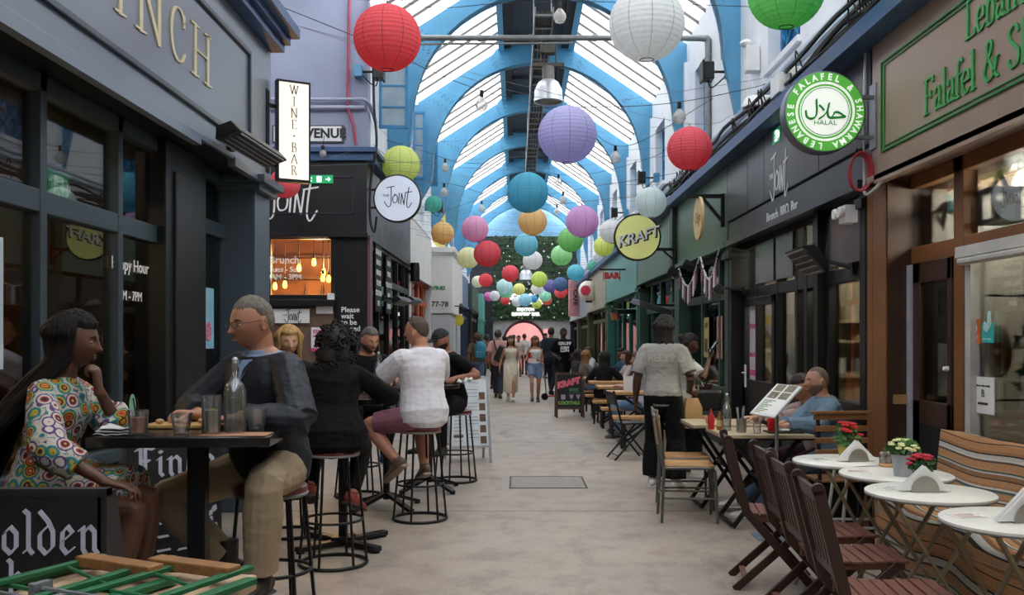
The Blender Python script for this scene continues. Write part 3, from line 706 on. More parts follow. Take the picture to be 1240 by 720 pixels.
mb.bx(-3.9, -2.78, Y2-.16, Y2, 2.0, 2.1)
obj('window_frame', mb, BLACK, w, smooth=0, bevel=.005)
obj('pane', MB().bx(-3.8, -2.85, Y2+.02, Y2+.03, 2.18, 3.05), GLASS, w, smooth=0)
AMB = M('amber_room', '#8a5a2e', .7, 0, .35, 3)
obj('interior', MB().bx(-4.6, -2.78, 17, 17.1, 1, 3.4).bx(-4.6, -4.5, 14.3, 17, 1, 3.4).bx(-2.80, -2.78, 14.3, 17, 1, 3.4).bx(-4.6, -2.78, 14.3, 17, 3.3, 3.4).bx(-4.6, -2.78, 14.3, 17, 1, 1.1), AMB, w, smooth=0)
mb = MB()
for i in range(5): mb.bx(-4.45, -2.85, 16.7, 17, 1.4+i*.4, 1.44+i*.4)
for i in range(16):
    x = -4.1+i*.1; mb.lathe([(.03, 0), (.03, .16), (.012, .2), (.012, .26)], 8, Matrix.Translation((x, 16.85, 1.44+.4*(i % 3))))
obj('back_shelf', mb, M('shelf_brown', '#4b3019', .5, 0, .3, 9), w)
for i, (px, py) in enumerate(((362, 325), (380, 318), (392, 330), (391, 337), (398, 338), (333, 347), (345, 345))):
    p = P(px, py, 14.9+.25*(i % 3)); pendant((p.x, p.y, p.z), 3.28-p.z, 'warm filament bulb in the amber window, '+['behind the brunch lettering', 'highest of the bunch', 'lower of the pair beneath the highest', 'lowest of the bunch by the jamb', 'closest to the black pillar', 'low and farthest from the black pillar', 'low beside the one farthest from the pillar'][i], 'bulbs in the corner restaurant', .04)
lamp('restaurant_light', (-3.3, 15.3, 2.75), 234, (1, .55, .22)); lamp('restaurant_light', (-3.6, 15.9, 2.2), 90, (1, .55, .22))
mb = MB()
for s, py, sz in (('Brunch', 315, .16), ('Tues - Sun', 326.5, .115), ('9AM - 3PM', 335.5, .115)):
    x, z = Q(345, py); put_txt(mb, s, FR_F(x, Y2-.035, z), sz, bold=.002)
obj('window_lettering', mb, WPAINT, loc=(-3.57, Y2-.03, 2.5), smooth=0, label='white brunch hours lettering on the amber restaurant window', cat='window lettering')
mb = MB()
for i, s in enumerate(('Please', 'wait', 'to be', 'seated')):
    x, z = Q(413, 375+i*7.6); put_txt(mb, s, FR_F(x, Y2-.003, z), .115, align='LEFT', bold=.002)
obj('wall_lettering', mb, WPAINT, loc=(-2.55, Y2, 1.6), smooth=0, label='white please wait to be seated lettering on black pillar', cat='lettering')
sg = thing('fascia_sign', 'black fascia sign with big white script facing the side alley', 'sign', (-3.1, Y2, 3.13))
mb = MB().bx(-6, -2.3, Y2-.06, Y2, 3.13, 4.24).bx(-6, -2.28, Y2-.1, Y2, 3.06, 3.13)
obj('board', mb, BLACK, sg, smooth=0, bevel=.006)
mb = MB()
for q in ((-5, -2.5, 3.98, 4.0), (-5, -2.5, 3.42, 3.44), (-2.52, -2.5, 3.42, 4.0)): mb.bx(q[0], q[1], Y2-.075, Y2-.06, q[2], q[3])
obj('panel_moulding', mb, DGREY, sg, smooth=0)
obj('lettering', joint_logo(MB(), FR_F(-3.53, Y2-.062, 3.66), .86, .026), WPAINT, sg, smooth=0)
x, z = Q(388, 218); exit_sign((x, Y2-.1, z), FR_F(x, Y2-.09, z), .42, .125, 'green exit sign with arrow on the black fascia across the alley', 1.2)
ss = thing('street_sign', 'white street name plate ending in avenue on the lilac wall', 'sign', (-2.95, 14.0, 4.52))
x, z = Q(395, 162.5); x0 = Q(330, 0)[0]
obj('plate', MB().bx(x0, Q(417, 0)[0], 14.02, 14.05, z-.135, z+.135), M('plate_frame', '#4b4b50', .5), ss, smooth=0)
obj('face', MB().bx(x0+.03, Q(414, 0)[0], 14.01, 14.03, z-.115, z+.115), WPAINT, ss, smooth=0)
mb = MB(); put_txt(mb, 'AVENUE', FR_F(Q(390, 0)[0], 14.008, z-.0), .2, bold=.008, sx=1.0)
obj('lettering', mb, M('letter_black', '#1b1c1e', .5), ss, smooth=0)
def sheet(name, px0, py0, px1, py1, Y, col, label, cat, off=.012, extra=None):
    a = P(px0, py1, Y); b = P(px1, py0, Y)
    o = obj(name, MB().bx(a.x, b.x, Y-off, Y, a.z, b.z), col, loc=((a.x+b.x)/2, Y, a.z), smooth=0, label=label, cat=cat)
    return o, a, b
o, a, b = sheet('shop_sign', 326, 374, 375, 391, 14.0, PAPER, 'white board with black script fixed below the amber window', 'sign', .03)
obj('lettering', joint_logo(MB(), FR_F((a.x+b.x)/2+.05, 13.967, (a.z+b.z)/2), .26, .03), M('letter_black'), o, smooth=0)
o, a, b = sheet('notice', 383, 370, 403, 379.5, 14.0, PAPER, 'small white notice above the pink poster below the amber window', 'notice')
o, a, b = sheet('poster', 377, 396, 397.5, 425, 14.0, M('poster_white', '#e8e0e4', .6), 'white and pink poster on the brown cladding by the black pillar', 'poster')
m = MB().bx(a.x, b.x, 13.982, 13.986, a.z, a.z+.05)
put_txt(m, 'STEAK', FR_F((a.x+b.x)/2, 13.983, b.z-.07), .07, bold=.003); put_txt(m, 'WEDNESDAY', FR_F((a.x+b.x)/2, 13.983, b.z-.14), .036, bold=.002)
obj('lettering', m, M('poster_magenta', '#cf4a86', .6), o, smooth=0)
obj('picture', MB().lathe([(0, 0), (.07, 0), (.07, .004), (0, .004)], 16, FR_F((a.x+b.x)/2, 13.986, a.z+.12), sy=.6), M('poster_food', '#a05238', .6, 0, .4, 40), o)
obj('junction_box', MB().bx(-2.9, -2.8, Y2-.12, Y2, 2.08, 2.2), WPAINT, loc=(-2.85, Y2, 2.1), bevel=.008, smooth=0, label='small white box between the amber window and the black pillar', cat='box')
# its flank along the walkway
shop(-1, 14.3, 19.75, 2.3, 2.36, 3.1, 4.24, BLACK, BLACK, [15.4, 16.6, 17.8, 18.9], 2.5, .8, DARKIN, pil=.2, depth=.4)
struct('trim_21', MB().bx(-2.34, -2.26, 14.06, 14.3, 0, 3.1), M('post_mauve', '#6c4a52', .5), smooth=0)
def board_txt(name, label, lines, fr, w, h, base, ink, sz, cat='board', d=.02):
    t = thing(name, label, cat, tuple(fr @ V((0, 0, 0))))
    obj('board', MB().prism([(-w/2, -h/2), (w/2, -h/2), (w/2, h/2), (-w/2, h/2)], fr, d, -d), base, t, smooth=0)
    m = MB()
    for i, s in enumerate(lines): put_txt(m, s, fr @ Matrix.Translation((0, h*.38-i*h*.76/max(1, len(lines)-1), .002)), sz, bold=.003)
    obj('lettering', m, ink, t, smooth=0); return t
CHK = M('chalk_board', '#141516', .7)
board_txt('menu_board', 'black chalk menu board on the flank of the corner restaurant', ['BREAKFAST', 'BRUNCH', 'BURGERS', 'BBQ RIBS', 'COCKTAILS', 'BEER'], FR_L(-2.27, 15.0, 2.5), .62, 1.1, CHK, WPAINT, .12)
board_txt('menu_board', 'second black menu board beyond the chalk board on the same flank', ['LUNCH', 'WINGS', 'PULLED PORK', 'SIDES', 'SHAKES'], FR_L(-2.27, 16.2, 2.45), .62, 1.0, CHK, WPAINT, .12)
heater((-1.95, 15.6, 2.12), (.1, 1, 0), (.6, 0, -1), .9, 'black heater on the flank of the corner restaurant', .18, (-2.28, 15.6, 2.2))
heater((-1.95, 17.5, 2.2), (.1, 1, 0), (.6, 0, -1), .9, 'second black heater further along the corner restaurant flank', .18, (-2.28, 17.5, 2.28))
t = thing('wall_speaker', 'black cylindrical speaker on the far corner of the black restaurant', 'speaker', (-2.2, 19.6, 2.8))
obj('body', MB().lathe([(0, 0), (.1, 0), (.1, .3), (.09, .4), (0, .4)], 20, Matrix.Translation((-2.17, 19.5, 2.73))), BLACK, t)
obj('bracket', MB().bar((-2.3, 19.5, 2.95), (-2.17, 19.5, 2.95), .05, .05), IRON, t, smooth=0)
rs = thing('round_sign', 'round white lit sign with black script on the corner restaurant', 'sign', (-1.86, 14.2, 3.3))
c = P(481, 240, 14.2)
fr = FR_F(c.x, c.y, c.z)
obj('drum', MB().lathe([(0, -.12), (.365, -.12), (.375, -.11), (.375, 0), (.355, .004), (.355, -.004), (0, -.004)], 48, fr), IRON, rs)
obj('face', MB().lathe([(0, 0), (.352, 0), (.352, .006), (0, .006)], 48, fr), glow('sign_pale', '#d3dcec', .2), rs)
obj('lettering', joint_logo(MB(), fr @ Matrix.Translation((0, .02, .008)), .42, .026), M('letter_black'), rs, smooth=0)
obj('bracket', MB().tube([(-2.3, 14.25, c.z+.14), (c.x-.3, 14.25, c.z+.14)], .018, 8).tube([(-2.3, 14.25, c.z-.14), (c.x-.3, 14.25, c.z-.14)], .018, 8), IRON, rs)

# ---------------- left, farther along
ORG = M('door_orange', '#c2501f', .5, 0, .12, 3)
PALE = M('fascia_pale', '#dcdad8', .7, 0, .05, 1.5, .1, 20)
shop(-1, 19.8, 24.8, 2.3, 2.45, 2.95, 4.15, PALE, ORG, [21.0, 22.4, 23.6], 2.4, .6, DARKIN, pil=.25, pilm=PALE)
d = thing('door_1', kind='structure', loc=(-2.42, 20.5, 0))
obj('leaf', MB().bx(-2.44, -2.4, 20.08, 20.95, .02, 2.3).bx(-2.41, -2.39, 20.2, 20.83, .2, 1.0), M('door_brown', '#8f3f20', .5, 0, .1), d, smooth=0, bevel=.006)
obj('door_handle', MB().tube([(-2.34, 20.85, 1.0), (-2.34, 20.85, 1.25)], .012, 8), STEEL, d)
GREYF = M('fascia_grey', '#b9bcc0', .65, 0, .06, 1.5)
mb = MB().bx(-2.6, -1.74, 24.8, 29.4, 2.2, 3.85).bx(-2.6, -1.66, 24.72, 29.45, 3.85, 4.0).bx(-2.6, -1.7, 24.76, 29.42, 3.8, 3.85)
bw = struct('wall_left', mb, PALE, smooth=0, bevel=.01)
mb = MB().bx(-2.6, -1.8, 24.9, 29.3, 0, 2.2)
struct('wall_left', mb, GREYF, smooth=0)
mb = MB().bx(-2.3, -1.78, 24.82, 24.9, 0, 2.15).bx(-1.8, -1.76, 25.2, 26.4, .1, 2.1).bx(-1.8, -1.76, 27.2, 28.4, .1, 2.1)
struct('door_2', mb, GREYF, smooth=0, bevel=.01)
mb = MB(); put_txt(mb, '77-78', FR_F(-2.08, 24.79, 2.44), .2, bold=.004)
obj('wall_lettering', mb, M('letter_grey'), loc=(-2.05, 24.79, 2.44), smooth=0, label='dark numerals 77-78 on the pale shop corner', cat='numerals')
mb = MB(); put_txt(mb, '79-83', FR_F(-2.1, 24.79, 2.88), .14, bold=.008)
obj('wall_lettering', mb, M('letter_green', '#3f8f5e', .5), loc=(-2.05, 24.79, 2.88), smooth=0, label='green numerals on the pale fascia above 77-78', cat='numerals')
shop(-1, 29.4, 36, 1.9, 2.0, 2.7, 3.8, M('fascia_blue', '#5d7290', .5), M('door_navy', '#27405f', .5), [30.8, 32.2, 33.6, 34.8], 2.3, .5, DARKIN)
shop(-1, 36, 42, 1.75, 1.85, 2.7, 3.7, M('fascia_darkgreen', '#33483f', .5), BLACK, [37.5, 39, 40.5], 2.3, .5, DARKIN)
shop(-1, 42, 45.2, 1.55, 1.65, 2.4, 3.6, M('fascia_teal', '#6fb8ae', .5), M('frame_teal', '#62b3a6', .5), [43.6], 2.1, .5, DARKIN, pil=.5)
yl = obj('shutter', MB().bx(-2.29, -2.22, 25.0, 28.6, 4.15, 6.35).bx(-2.22, -2.2, 25.2, 26.7, 4.4, 6.1).bx(-2.22, -2.2, 26.9, 28.4, 4.4, 6.1), M('shutter_yellow', '#d6c65e', .5), loc=(-2.25, 25.5, 4.15), smooth=0, bevel=.008,
         label='yellow wooden shutter high above the pale shop numbered 77-78', cat='shutter')
w = obj('wall_lantern', MB().box((-1.55, 25.6, 2.3), (.12, .12, .2)).bar((-1.74, 25.6, 2.42), (-1.55, 25.6, 2.42), .03, .03).lathe([(.1, 0), (.02, .1)], 10, Matrix.Translation((-1.55, 25.6, 2.4))), IRON, loc=(-1.6, 25.6, 2.2), smooth=0, label='black wall lantern on the flank of the pale shop numbered 77-78', cat='lamp')
obj('shop_sign', MB().lathe([(0, 0), (.17, 0), (.17, .04), (0, .04)], 20, FR_F(-1.72, 27.0, 2.05)), M('sign_yellow', '#cfc33a', .5), loc=(-1.72, 27, 2.05), label='small round yellow sign beyond the black wall lantern', cat='sign')
# blue casements standing open on the left wall
def casement(hinge, w, z0, z1, ang, rows, label, pane):
    t = thing('casement', label, 'window', hinge)
    fr = frame((hinge[0], hinge[1], z0), (math.cos(R(ang)), math.sin(R(ang)), 0), (0, 0, 1)); h = z1-z0
    m = MB()
    for q in ((0, .045, 0, h), (w-.045, w, 0, h), (0, w, 0, .05), (0, w, h-.05, h)): m.prism([(q[0], q[2]), (q[1], q[2]), (q[1], q[3]), (q[0], q[3])], fr, .045, -.02)
    obj('window_frame', m, DBLUE, t, smooth=0)
    m = MB()
    for i in range(1, rows): m.prism([(.045, h*i/rows-.014), (w-.045, h*i/rows-.014), (w-.045, h*i/rows+.014), (.045, h*i/rows+.014)], fr, .03, -.012)
    obj('glazing_bar', m, DBLUE, t, smooth=0)
    obj('pane', MB().prism([(.04, .04), (w-.04, .04), (w-.04, h-.04), (.04, h-.04)], fr, .006, 0), pane, t, smooth=0)
FROST = glass_mat('frosted', '#e6eef2', .03, .2, .75, '#c3d2da')
casement((-2.25, 14.9, 0), .475, 4.95, 6.7, 4, 5, 'blue framed frosted casement standing open behind the coral lantern', FROST)
casement((-2.27, 20.0, 0), .26, 5.02, 6.5, 8, 4, 'narrow blue framed casement standing open between two other casements', FROST)
casement((-2.24, 22.0, 0), .34, 5.2, 6.62, 6, 1, 'clear dark framed casement standing open by the yellow shutter', glass_mat('casement_clear', '#b9c9d2', .08, 0, .15))
mb = MB()
for (y0, y1, z0, z1) in ((20.9, 21.8, 5.0, 6.5), (28.3, 29.4, 4.8, 6.2), (31.5, 32.6, 4.8, 6.2)):
    w = thing(wname(), kind='structure', loc=(-2.3, (y0+y1)/2, z0))
    obj('window_frame', MB().bx(-2.33, -2.27, y0-.06, y0, z0, z1).bx(-2.33, -2.27, y1, y1+.06, z0, z1).bx(-2.33, -2.27, y0, y1, z0-.06, z0).bx(-2.33, -2.27, y0, y1, z1, z1+.06), DBLUE, w, smooth=0)
    obj('pane', MB().bx(-2.315, -2.295, y0, y1, z0, z1), M('pane_grey', '#8397a6', .35), w, smooth=0)

# ================================================================== right side
BROWN = M('paint_brown', '#7a4e2a', .4, 0, .14, 2, .04, 30)
DBROWN = M('paint_darkbrown', '#3a2419', .4, 0, .2, 2, .04, 30)
FBROWN = M('fascia_brown', '#957e6f', .38, 0, .06, 1.4, .03, 50)
PEACH = M('room_peach', '#dcc4aa', .8, 0, .1, 1.5)
shop(1, -3, 6.75, 2.7, 2.95, 2.70, 3.71, FBROWN, BROWN, [-1, .6, 2.2, 3.9, 5.98], 2.11, .8, PEACH, pil=0, fascia=False, riser=DBROWN, post_w=.13, depth=3.0)
struct('trim_22', MB().bx(2.73, 3.1, 6.72, 7.06, 0, 2.66).bx(2.70, 3.1, 6.72, 7.08, 0, .3).bx(2.725, 2.74, 6.95, 7.06, .3, 2.66), BROWN, smooth=0, bevel=.006)
struct('trim_23', MB().bx(2.74, 3.1, 6.70, 6.725, .0, 2.66), DBROWN, smooth=0)
obj('door_plate', MB().bx(2.78, 2.95, 6.685, 6.70, 1.02, 1.09), M('plate_tan', '#a07a4e', .5), loc=(2.86, 6.69, 1.05), smooth=0, label='tan wooden plate on the dark brown pilaster by the cafe door', cat='plate')
d = thing('door_3', kind='structure', loc=(2.98, 6.35, 0))
mb = MB().bx(2.90, 2.96, 6.53, 6.66, 0, 2.05).bx(2.90, 2.96, 6.06, 6.12, 0, 2.05).bx(2.90, 2.96, 6.06, 6.66, 1.9, 2.05).bx(2.90, 2.96, 6.06, 6.66, 0, 1.06)
obj('leaf', mb, DBROWN, d, smooth=0, bevel=.006)
obj('door_panel', MB().bx(2.885, 2.9, 6.1, 6.5, .3, .9), M('panel_black', '#141416', .5), d, smooth=0)
obj('door_glass', MB().bx(2.925, 2.93, 6.12, 6.53, 1.06, 1.9), GLASS, d, smooth=0)
obj('aluminium_strip', MB().bx(2.88, 2.94, 6.64, 6.71, 0, 2.04), M('alu_pale', '#b9bcc8', .4, .2), d, smooth=0)
obj('lock', MB().lathe([(0, 0), (.018, 0), (.014, .03), (0, .03)], 12, FR_R(2.895, 6.09, 1.3)), WPAINT, d)
struct('trim_24', MB().bx(2.90, 2.99, 5.80, 5.87, .8, 2.05), M('frame_pale', '#b3b2ae', .5), smooth=0)
obj('blind_cassette', MB().bx(2.84, 2.94, 2.4, 5.88, 2.02, 2.09).tube([(2.87, 2.4, 2.0), (2.87, 5.86, 2.0)], .03, 10), M('blind_white', '#c6c4be', .5), loc=(2.9, 4, 2.0), smooth=30, label='white roller blind cassette over the cafe window', cat='blind')
t = thing('cafe_interior_wall', None, None, kind='structure', loc=(4, 4, 0)); t.name = 'wall_right'
mb = MB()
for r in range(8):
    for k in range(9): mb.bx(4.5, 4.512, 2.2+k*.6, 2.78+k*.6, .3+r*.3, .58+r*.3)
obj('tiles', mb, M('tile_grey', '#8c8a84', .3, 0, .1, 5), t, smooth=0, bevel=.004)
obj('partition', MB().bx(4.51, 4.6, 2, 7, 0, 2.6), M('grout', '#5c5a55', .8), t, smooth=0)
lamp('cafe_light', (4.0, 4.8, 2.5), 105, (1, .86, .7)); lamp('cafe_light', (3.7, 6.0, 2.5), 40, (1, .86, .7))  # fill lamps added to brighten the cafe behind its windows
m = MB()
for r in range(6): m.bx(3.02, 3.9, 6.60, 6.62, .3+r*.38, .665+r*.38)
obj('tile_panel', m, M('tile_pale', '#b3b0a8', .35, 0, .06, 5), t, smooth=0, bevel=.003)
lamp('cafe_door_light', (3.5, 6.15, 2.55), 100, (1, .92, .82))  # extra fill lamp for the tiles behind the door glass
# things in the cafe window
t = thing('hanging_lantern', 'grey house-shaped lantern hanging behind the upper cafe window', 'lantern', (3.1, 5.83, 2.2))
GB = M('lantern_sage', '#6f7768', .5)
mb = MB(); c = V((3.1, 5.83, 2.36))
for sx in (-.08, .08):
    for sy in (-.08, .08): mb.bar(c+V((sx, sy, -.1)), c+V((sx, sy, .085)), .02, .02)
    mb.bar(c+V((sx, 0, .11)), c+V((0, 0, .3)), .02, .02) if False else None
mb.box(c+V((0, 0, -.11)), (.2, .2, .025)).box(c+V((0, 0, .09)), (.2, .2, .025))
for s in (-1, 1): mb.bar(c+V((0, s*.085, .1)), c+V((0, 0, .22)), .02, .02)
obj('frame', mb, GB, t, smooth=0)
obj('candle', MB().lathe([(0, -.095), (.04, -.095), (.04, .02), (0, .02)], 16, Matrix.Translation(c)), M('candle_green', '#9aa688', .6), t)
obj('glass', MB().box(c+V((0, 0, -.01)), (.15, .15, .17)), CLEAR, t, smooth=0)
t = thing('wall_lamp', 'bent arm wall lamp with green dish behind the upper cafe window', 'lamp', (3.1, 6.4, 2.2))
obj('arm', MB().tube(crom([(3.1, 6.62, 2.12), (3.1, 6.61, 2.3), (3.09, 6.55, 2.40), (3.08, 6.47, 2.42)], 6), .014, 8), M('lamp_brown', '#4d3a2c', .5), t)
obj('dish', MB().lathe([(.0, .05), (.05, .04), (.1, -.02), (.1, -.03), (.0, .0)], 20, Matrix.Translation((3.08, 6.46, 2.43))), M('lamp_green', '#6f9486', .4), t)
def sticker(y0, y1, z0, z1, m, label, cat='sticker'):
    return obj('window_sticker', MB().bx(2.94, 2.946, y0, y1, z0, z1), m, loc=(2.94, (y0+y1)/2, z0), smooth=0, label=label, cat=cat)
s = sticker(5.757, 5.86, 1.47, 1.625, M('sticker_orange', '#cf6a28', .5), 'orange sticker with white figure on the cafe window')
mb = MB().lathe([(0, 0), (.02, 0), (.02, .002), (0, .002)], 12, FR_R(2.939, 5.81, 1.565), sy=1.4); put_txt(mb, 'EAT', FR_R(2.939, 5.81, 1.51), .035)
obj('lettering', mb, WPAINT, s, smooth=0)
s = sticker(5.60, 5.735, 1.475, 1.60, M('sticker_teal', '#2fb2ae', .5), 'teal sticker with pale emblem beside the orange one')
mb = MB().prism([(-.045, 0), (-.03, .05), (.0, .03), (.01, .11), (.045, .115), (.05, .02), (.0, -.02)], FR_R(2.939, 5.67, 1.56), .002)
put_txt(mb, 'now open', FR_R(2.939, 5.67, 1.50), .025)
obj('emblem', mb, M('emblem_mint', '#b9ded9', .5), s, smooth=0)
s = sticker(5.59, 5.86, 1.03, 1.26, PAPER, 'white paper notice with the letter B on the cafe window', 'notice')
mb = MB(); put_txt(mb, 'B', FR_R(2.939, 5.72, 1.155), .07); put_txt(mb, 'please order inside', FR_R(2.939, 5.72, 1.205), .022)
mb.bx(2.937, 2.939, 5.66, 5.78, 1.085, 1.1)
obj('lettering', mb, M('letter_grey'), s, smooth=0)
t = thing('wicker_disc', 'round woven wicker disc standing inside the cafe window', 'ornament', (3.05, 5.75, 1.2))
fr = FR_R(3.06, 5.78, 1.42); mb = MB()
for q in range(5): mb.ring(fr @ V((0, 0, 0)), .03+q*.032, .009, 28, fr.to_3x3().to_4x4(), 6)
for q in range(24): mb.tube([fr @ V((.02*math.cos(q*PI/12), .02*math.sin(q*PI/12), 0)), fr @ V((.17*math.cos(q*PI/12), .17*math.sin(q*PI/12), 0))], .005, 5)
obj('weave', mb, M('wicker', '#8a6d48', .7, 0, .2, 20), t)
for i, (y, z, label) in enumerate(((5.52, 1.50, 'silver star nearest the teal sticker in cafe window'), (5.42, 1.56, 'silver star hanging between the other two in cafe window'), (5.25, 1.72, 'highest silver star hanging in the cafe window'))):
    t = thing('star_ornament', label, 'ornament', (3.05, y, z), group='silver stars in the cafe window')
    p = [(.065*math.cos(PI/2+k*PI/5)*(1 if k % 2 == 0 else .42), .065*math.sin(PI/2+k*PI/5)*(1 if k % 2 == 0 else .42)) for k in range(10)]
    obj('star', MB().prism(p, FR_R(3.05, y, z), .012), M('silver', '#c9ccd0', .25, .7), t, smooth=0)
    obj('cord', MB().tube([(3.05, y, z+.06), (3.05, y, 2.6)], .003, 5), WPAINT, t)
t = thing('letter_board', 'black letter board with white menu text inside the cafe window', 'board', (3.1, 5.1, 1.35))
obj('board', MB().bx(3.1, 3.12, 4.4, 5.32, 1.25, 1.62), CHK, t, smooth=0)
mb = MB()
for i in range(4): put_txt(mb, ['FALAFEL WRAP  6', 'SHAWARMA  7', 'HALLOUMI  6', 'MINT TEA  2'][i], FR_R(3.098, 4.88, 1.56-i*.08), .05)
obj('lettering', mb, WPAINT, t, smooth=0)
def leafy(name, label, cat, c, r, h, n, lm, seed=1, pot=None, potr=.07, poth=.1, fl=None, fn=0, fr_=.012, group=None):
    """a pot with a mound of leaves and blossoms"""
    t = thing(name, label, cat, tuple(c), group=group); c = V(c); rng = random.Random(seed)
    if pot:
        obj('pot', MB().lathe([(0, .0), (potr*.78, .0), (potr, poth), (potr*1.06, poth), (potr*1.06, poth*.94), (potr*.95, poth*.93), (0, poth*.9)], 24, Matrix.Translation(c)), pot, t)
    base = c+V((0, 0, poth if pot else 0)); m = MB()
    for i in range(n):
        a = rng.uniform(0, 2*PI); e = rng.uniform(-.1, 1); q = r*rng.uniform(.55, 1)
        d = V((math.cos(a)*math.cos(e*1.4), math.sin(a)*math.cos(e*1.4), math.sin(e*1.4)*h/r))
        p = base+d*q+V((0, 0, .015)); s = r*rng.uniform(.22, .36)
        t1 = V((rng.uniform(-1, 1), rng.uniform(-1, 1), rng.uniform(-.3, .8))).normalized(); b1 = t1.cross(d.normalized()).normalized()
        m.add([p-t1*s, p-b1*s*.5+d*.004, p+t1*s, p+b1*s*.5+d*.004], [(0, 1, 2, 3)])
    for i in range(max(5, n//12)):
        a = rng.uniform(0, 2*PI); q = r*.8
        m.tube([base-V((0, 0, .02)), base+V((math.cos(a)*q*.4, math.sin(a)*q*.4, h*.4)), base+V((math.cos(a)*q, math.sin(a)*q, h*.7))], .003, 5)
    obj('foliage', m, lm, t, fix=False, smooth=0)
    if fl:
        m = MB()
        for i in range(fn):
            a = rng.uniform(0, 2*PI); e = rng.uniform(.15, 1)**.7
            d = V((math.cos(a)*math.cos(e*1.35), math.sin(a)*math.cos(e*1.35), math.sin(e*1.35)*h/r*1.1)); p = base+d*r*1.02
            for k in range(5): m.ball(p+V((math.cos(k*1.257), math.sin(k*1.257), .1))*fr_*.75, (fr_*.62, fr_*.62, fr_*.45), 6)
            m.ball(p+V((0, 0, fr_*.3)), fr_*.45, 6)
        obj('blossoms', m, fl, t)
    return t
LEAF = M('leaf_green', '#4c7a3c', .55, 0, .35, 25, transl=.25)
DLEAF = M('leaf_dark', '#2f5a2c', .55, 0, .35, 25, transl=.2)
leafy('potted_plant', 'leafy green plant with white flowers inside the cafe window', 'plant', (3.2, 5.42, 1.1), .2, .3, 120, LEAF, 4, M('pot_pale', '#b8b2a4', .6), .09, .14, WPAINT, 16, .02)
t = thing('cafe_counter', 'dark wooden counter seen through the cafe window', 'counter', (3.9, 4, 0))
obj('counter_top', MB().bx(3.7, 4.3, 2.4, 5.6, 1.0, 1.05), DBROWN, t, smooth=0, bevel=.005)
obj('counter_body', MB().bx(3.78, 4.25, 2.5, 5.5, 0, 1.0), M('counter_grey', '#4f4a45', .6), t, smooth=0)
# fascia sign of the cafe
sg = thing('fascia_sign', 'brown cafe fascia sign with green Lebanese falafel lettering', 'sign', (2.7, 3, 2.7))
obj('board', MB().bx(2.7, 3.1, -3, 6.89, 2.70, 3.71).bx(2.66, 2.72, -3, 6.9, 2.67, 2.72), FBROWN, sg, smooth=0, bevel=.006)
GRN = M('letter_leafgreen', '#2f9a46', .35, 0, .08); GRNS = M('letter_greenside', '#2a7d3c', .4)
mb = MB()
for (y0, y1, z0, z1) in ((1, 6.70, 2.873, 2.885), (1, 6.70, 3.525, 3.537), (6.688, 6.70, 2.885, 3.525), (1, 1.02, 2.885, 3.525)): mb.bx(2.685, 2.702, y0, y1, z0, z1)
for (y0, y1, z0, z1) in ((1.05, 6.65, 2.905, 2.912), (1.05, 6.65, 3.498, 3.505), (6.643, 6.65, 2.91, 3.5)): mb.bx(2.69, 2.702, y0, y1, z0, z1)
obj('border', mb, GRNS, sg, smooth=0)
mb = MB()
pen_left(mb, 'Falafel & Shawarma', FR_R(2.698, 6.0, 2.965), .235, nib=.095, ang=12, thick=.028, d=.010)
pen_left(mb, 'Lebanese', FR_R(2.698, 5.45, 3.285), .225, nib=.095, ang=12, thick=.028, d=.010)
obj('lettering', mb, GRN, sg, smooth=0)
# round halal sign
hs = thing('round_sign', 'round green and white halal sign on a bracket over the walkway', 'sign', (2.31, 6.8, 2.9))
fr = FR_F(2.312, 6.8, 3.2); RR = .305
obj('drum', MB().lathe([(0, -.13), (RR-.01, -.13), (RR, -.12), (RR, -.005), (RR-.006, 0), (0, 0)], 56, fr), M('drum_grey', '#5c646e', .35, .3), hs)
obj('face', MB().lathe([(0, .0), (RR-.01, 0), (RR-.01, .003), (0, .003)], 56, fr), glow('halal_green', '#5ab844', .25), hs)
def ann(m, fr, r0, r1, z, n=56): m.add([(r*math.cos(2*PI*i/n), r*math.sin(2*PI*i/n), z) for r in (r0, r1) for i in range(n)], [(i, (i+1) % n, n+(i+1) % n, n+i) for i in range(n)], 0, fr)
mb = MB(); ann(mb, fr, .205, .222, .0045); ann(mb, fr, 0.0001, .19, .0045); ann(mb, fr, RR-.03, RR-.018, .0045) if False else None
s = 'LEBANESE FALAFEL & SHAWARMA '
for i, ch in enumerate(s):
    a = R(-98)-2*PI*i/len(s)
    if ch != ' ':
        rr = .258; q = fr @ Matrix.Translation((rr*math.cos(a), rr*math.sin(a), .005)) @ Matrix.Rotation(a-PI/2, 4, 'Z')
        put_txt(mb, ch, q, .066, bold=.0015, sx=.9)
obj('white_print', mb, glow('halal_white', '#f3f8ee', .4), hs, smooth=0, fix=False)
mb = MB(); ann(mb, fr, .176, .182, .006)
Z = lambda *p: [((a-385)/360, (330-b)/360) for a, b in p]
A = [['c']+Z((306, 236), (310, 330), (300, 385), (262, 404), (224, 388), (212, 335)), Z((334, 286), (350, 300), (372, 328)), ['c']+Z((418, 268), (404, 330), (372, 376), (330, 404)), ['c']+Z((404, 330), (410, 380), (430, 396), (490, 394), (562, 388)), ['c']+Z((562, 388), (520, 358), (488, 346), (462, 352)), Z((470, 352), (440, 392))]
pen(mb, A, fr @ Matrix.Translation((0, .008, .006)), .305, nib=.055, ang=55, thick=.03, d=.002)
put_txt(mb, 'HALAL', fr @ Matrix.Translation((.0, -.085, .006)), .05, sx=1.15)
obj('green_print', mb, GRN, hs, smooth=0, fix=False)
mb = MB()
for z in (3.32, 3.02): mb.bar((2.5, 6.86, z), (2.74, 6.86, z), .04, .025)
mb.bx(2.69, 2.73, 6.80, 6.92, 2.93, 3.42)
obj('bracket', mb, STEEL, hs, smooth=0)
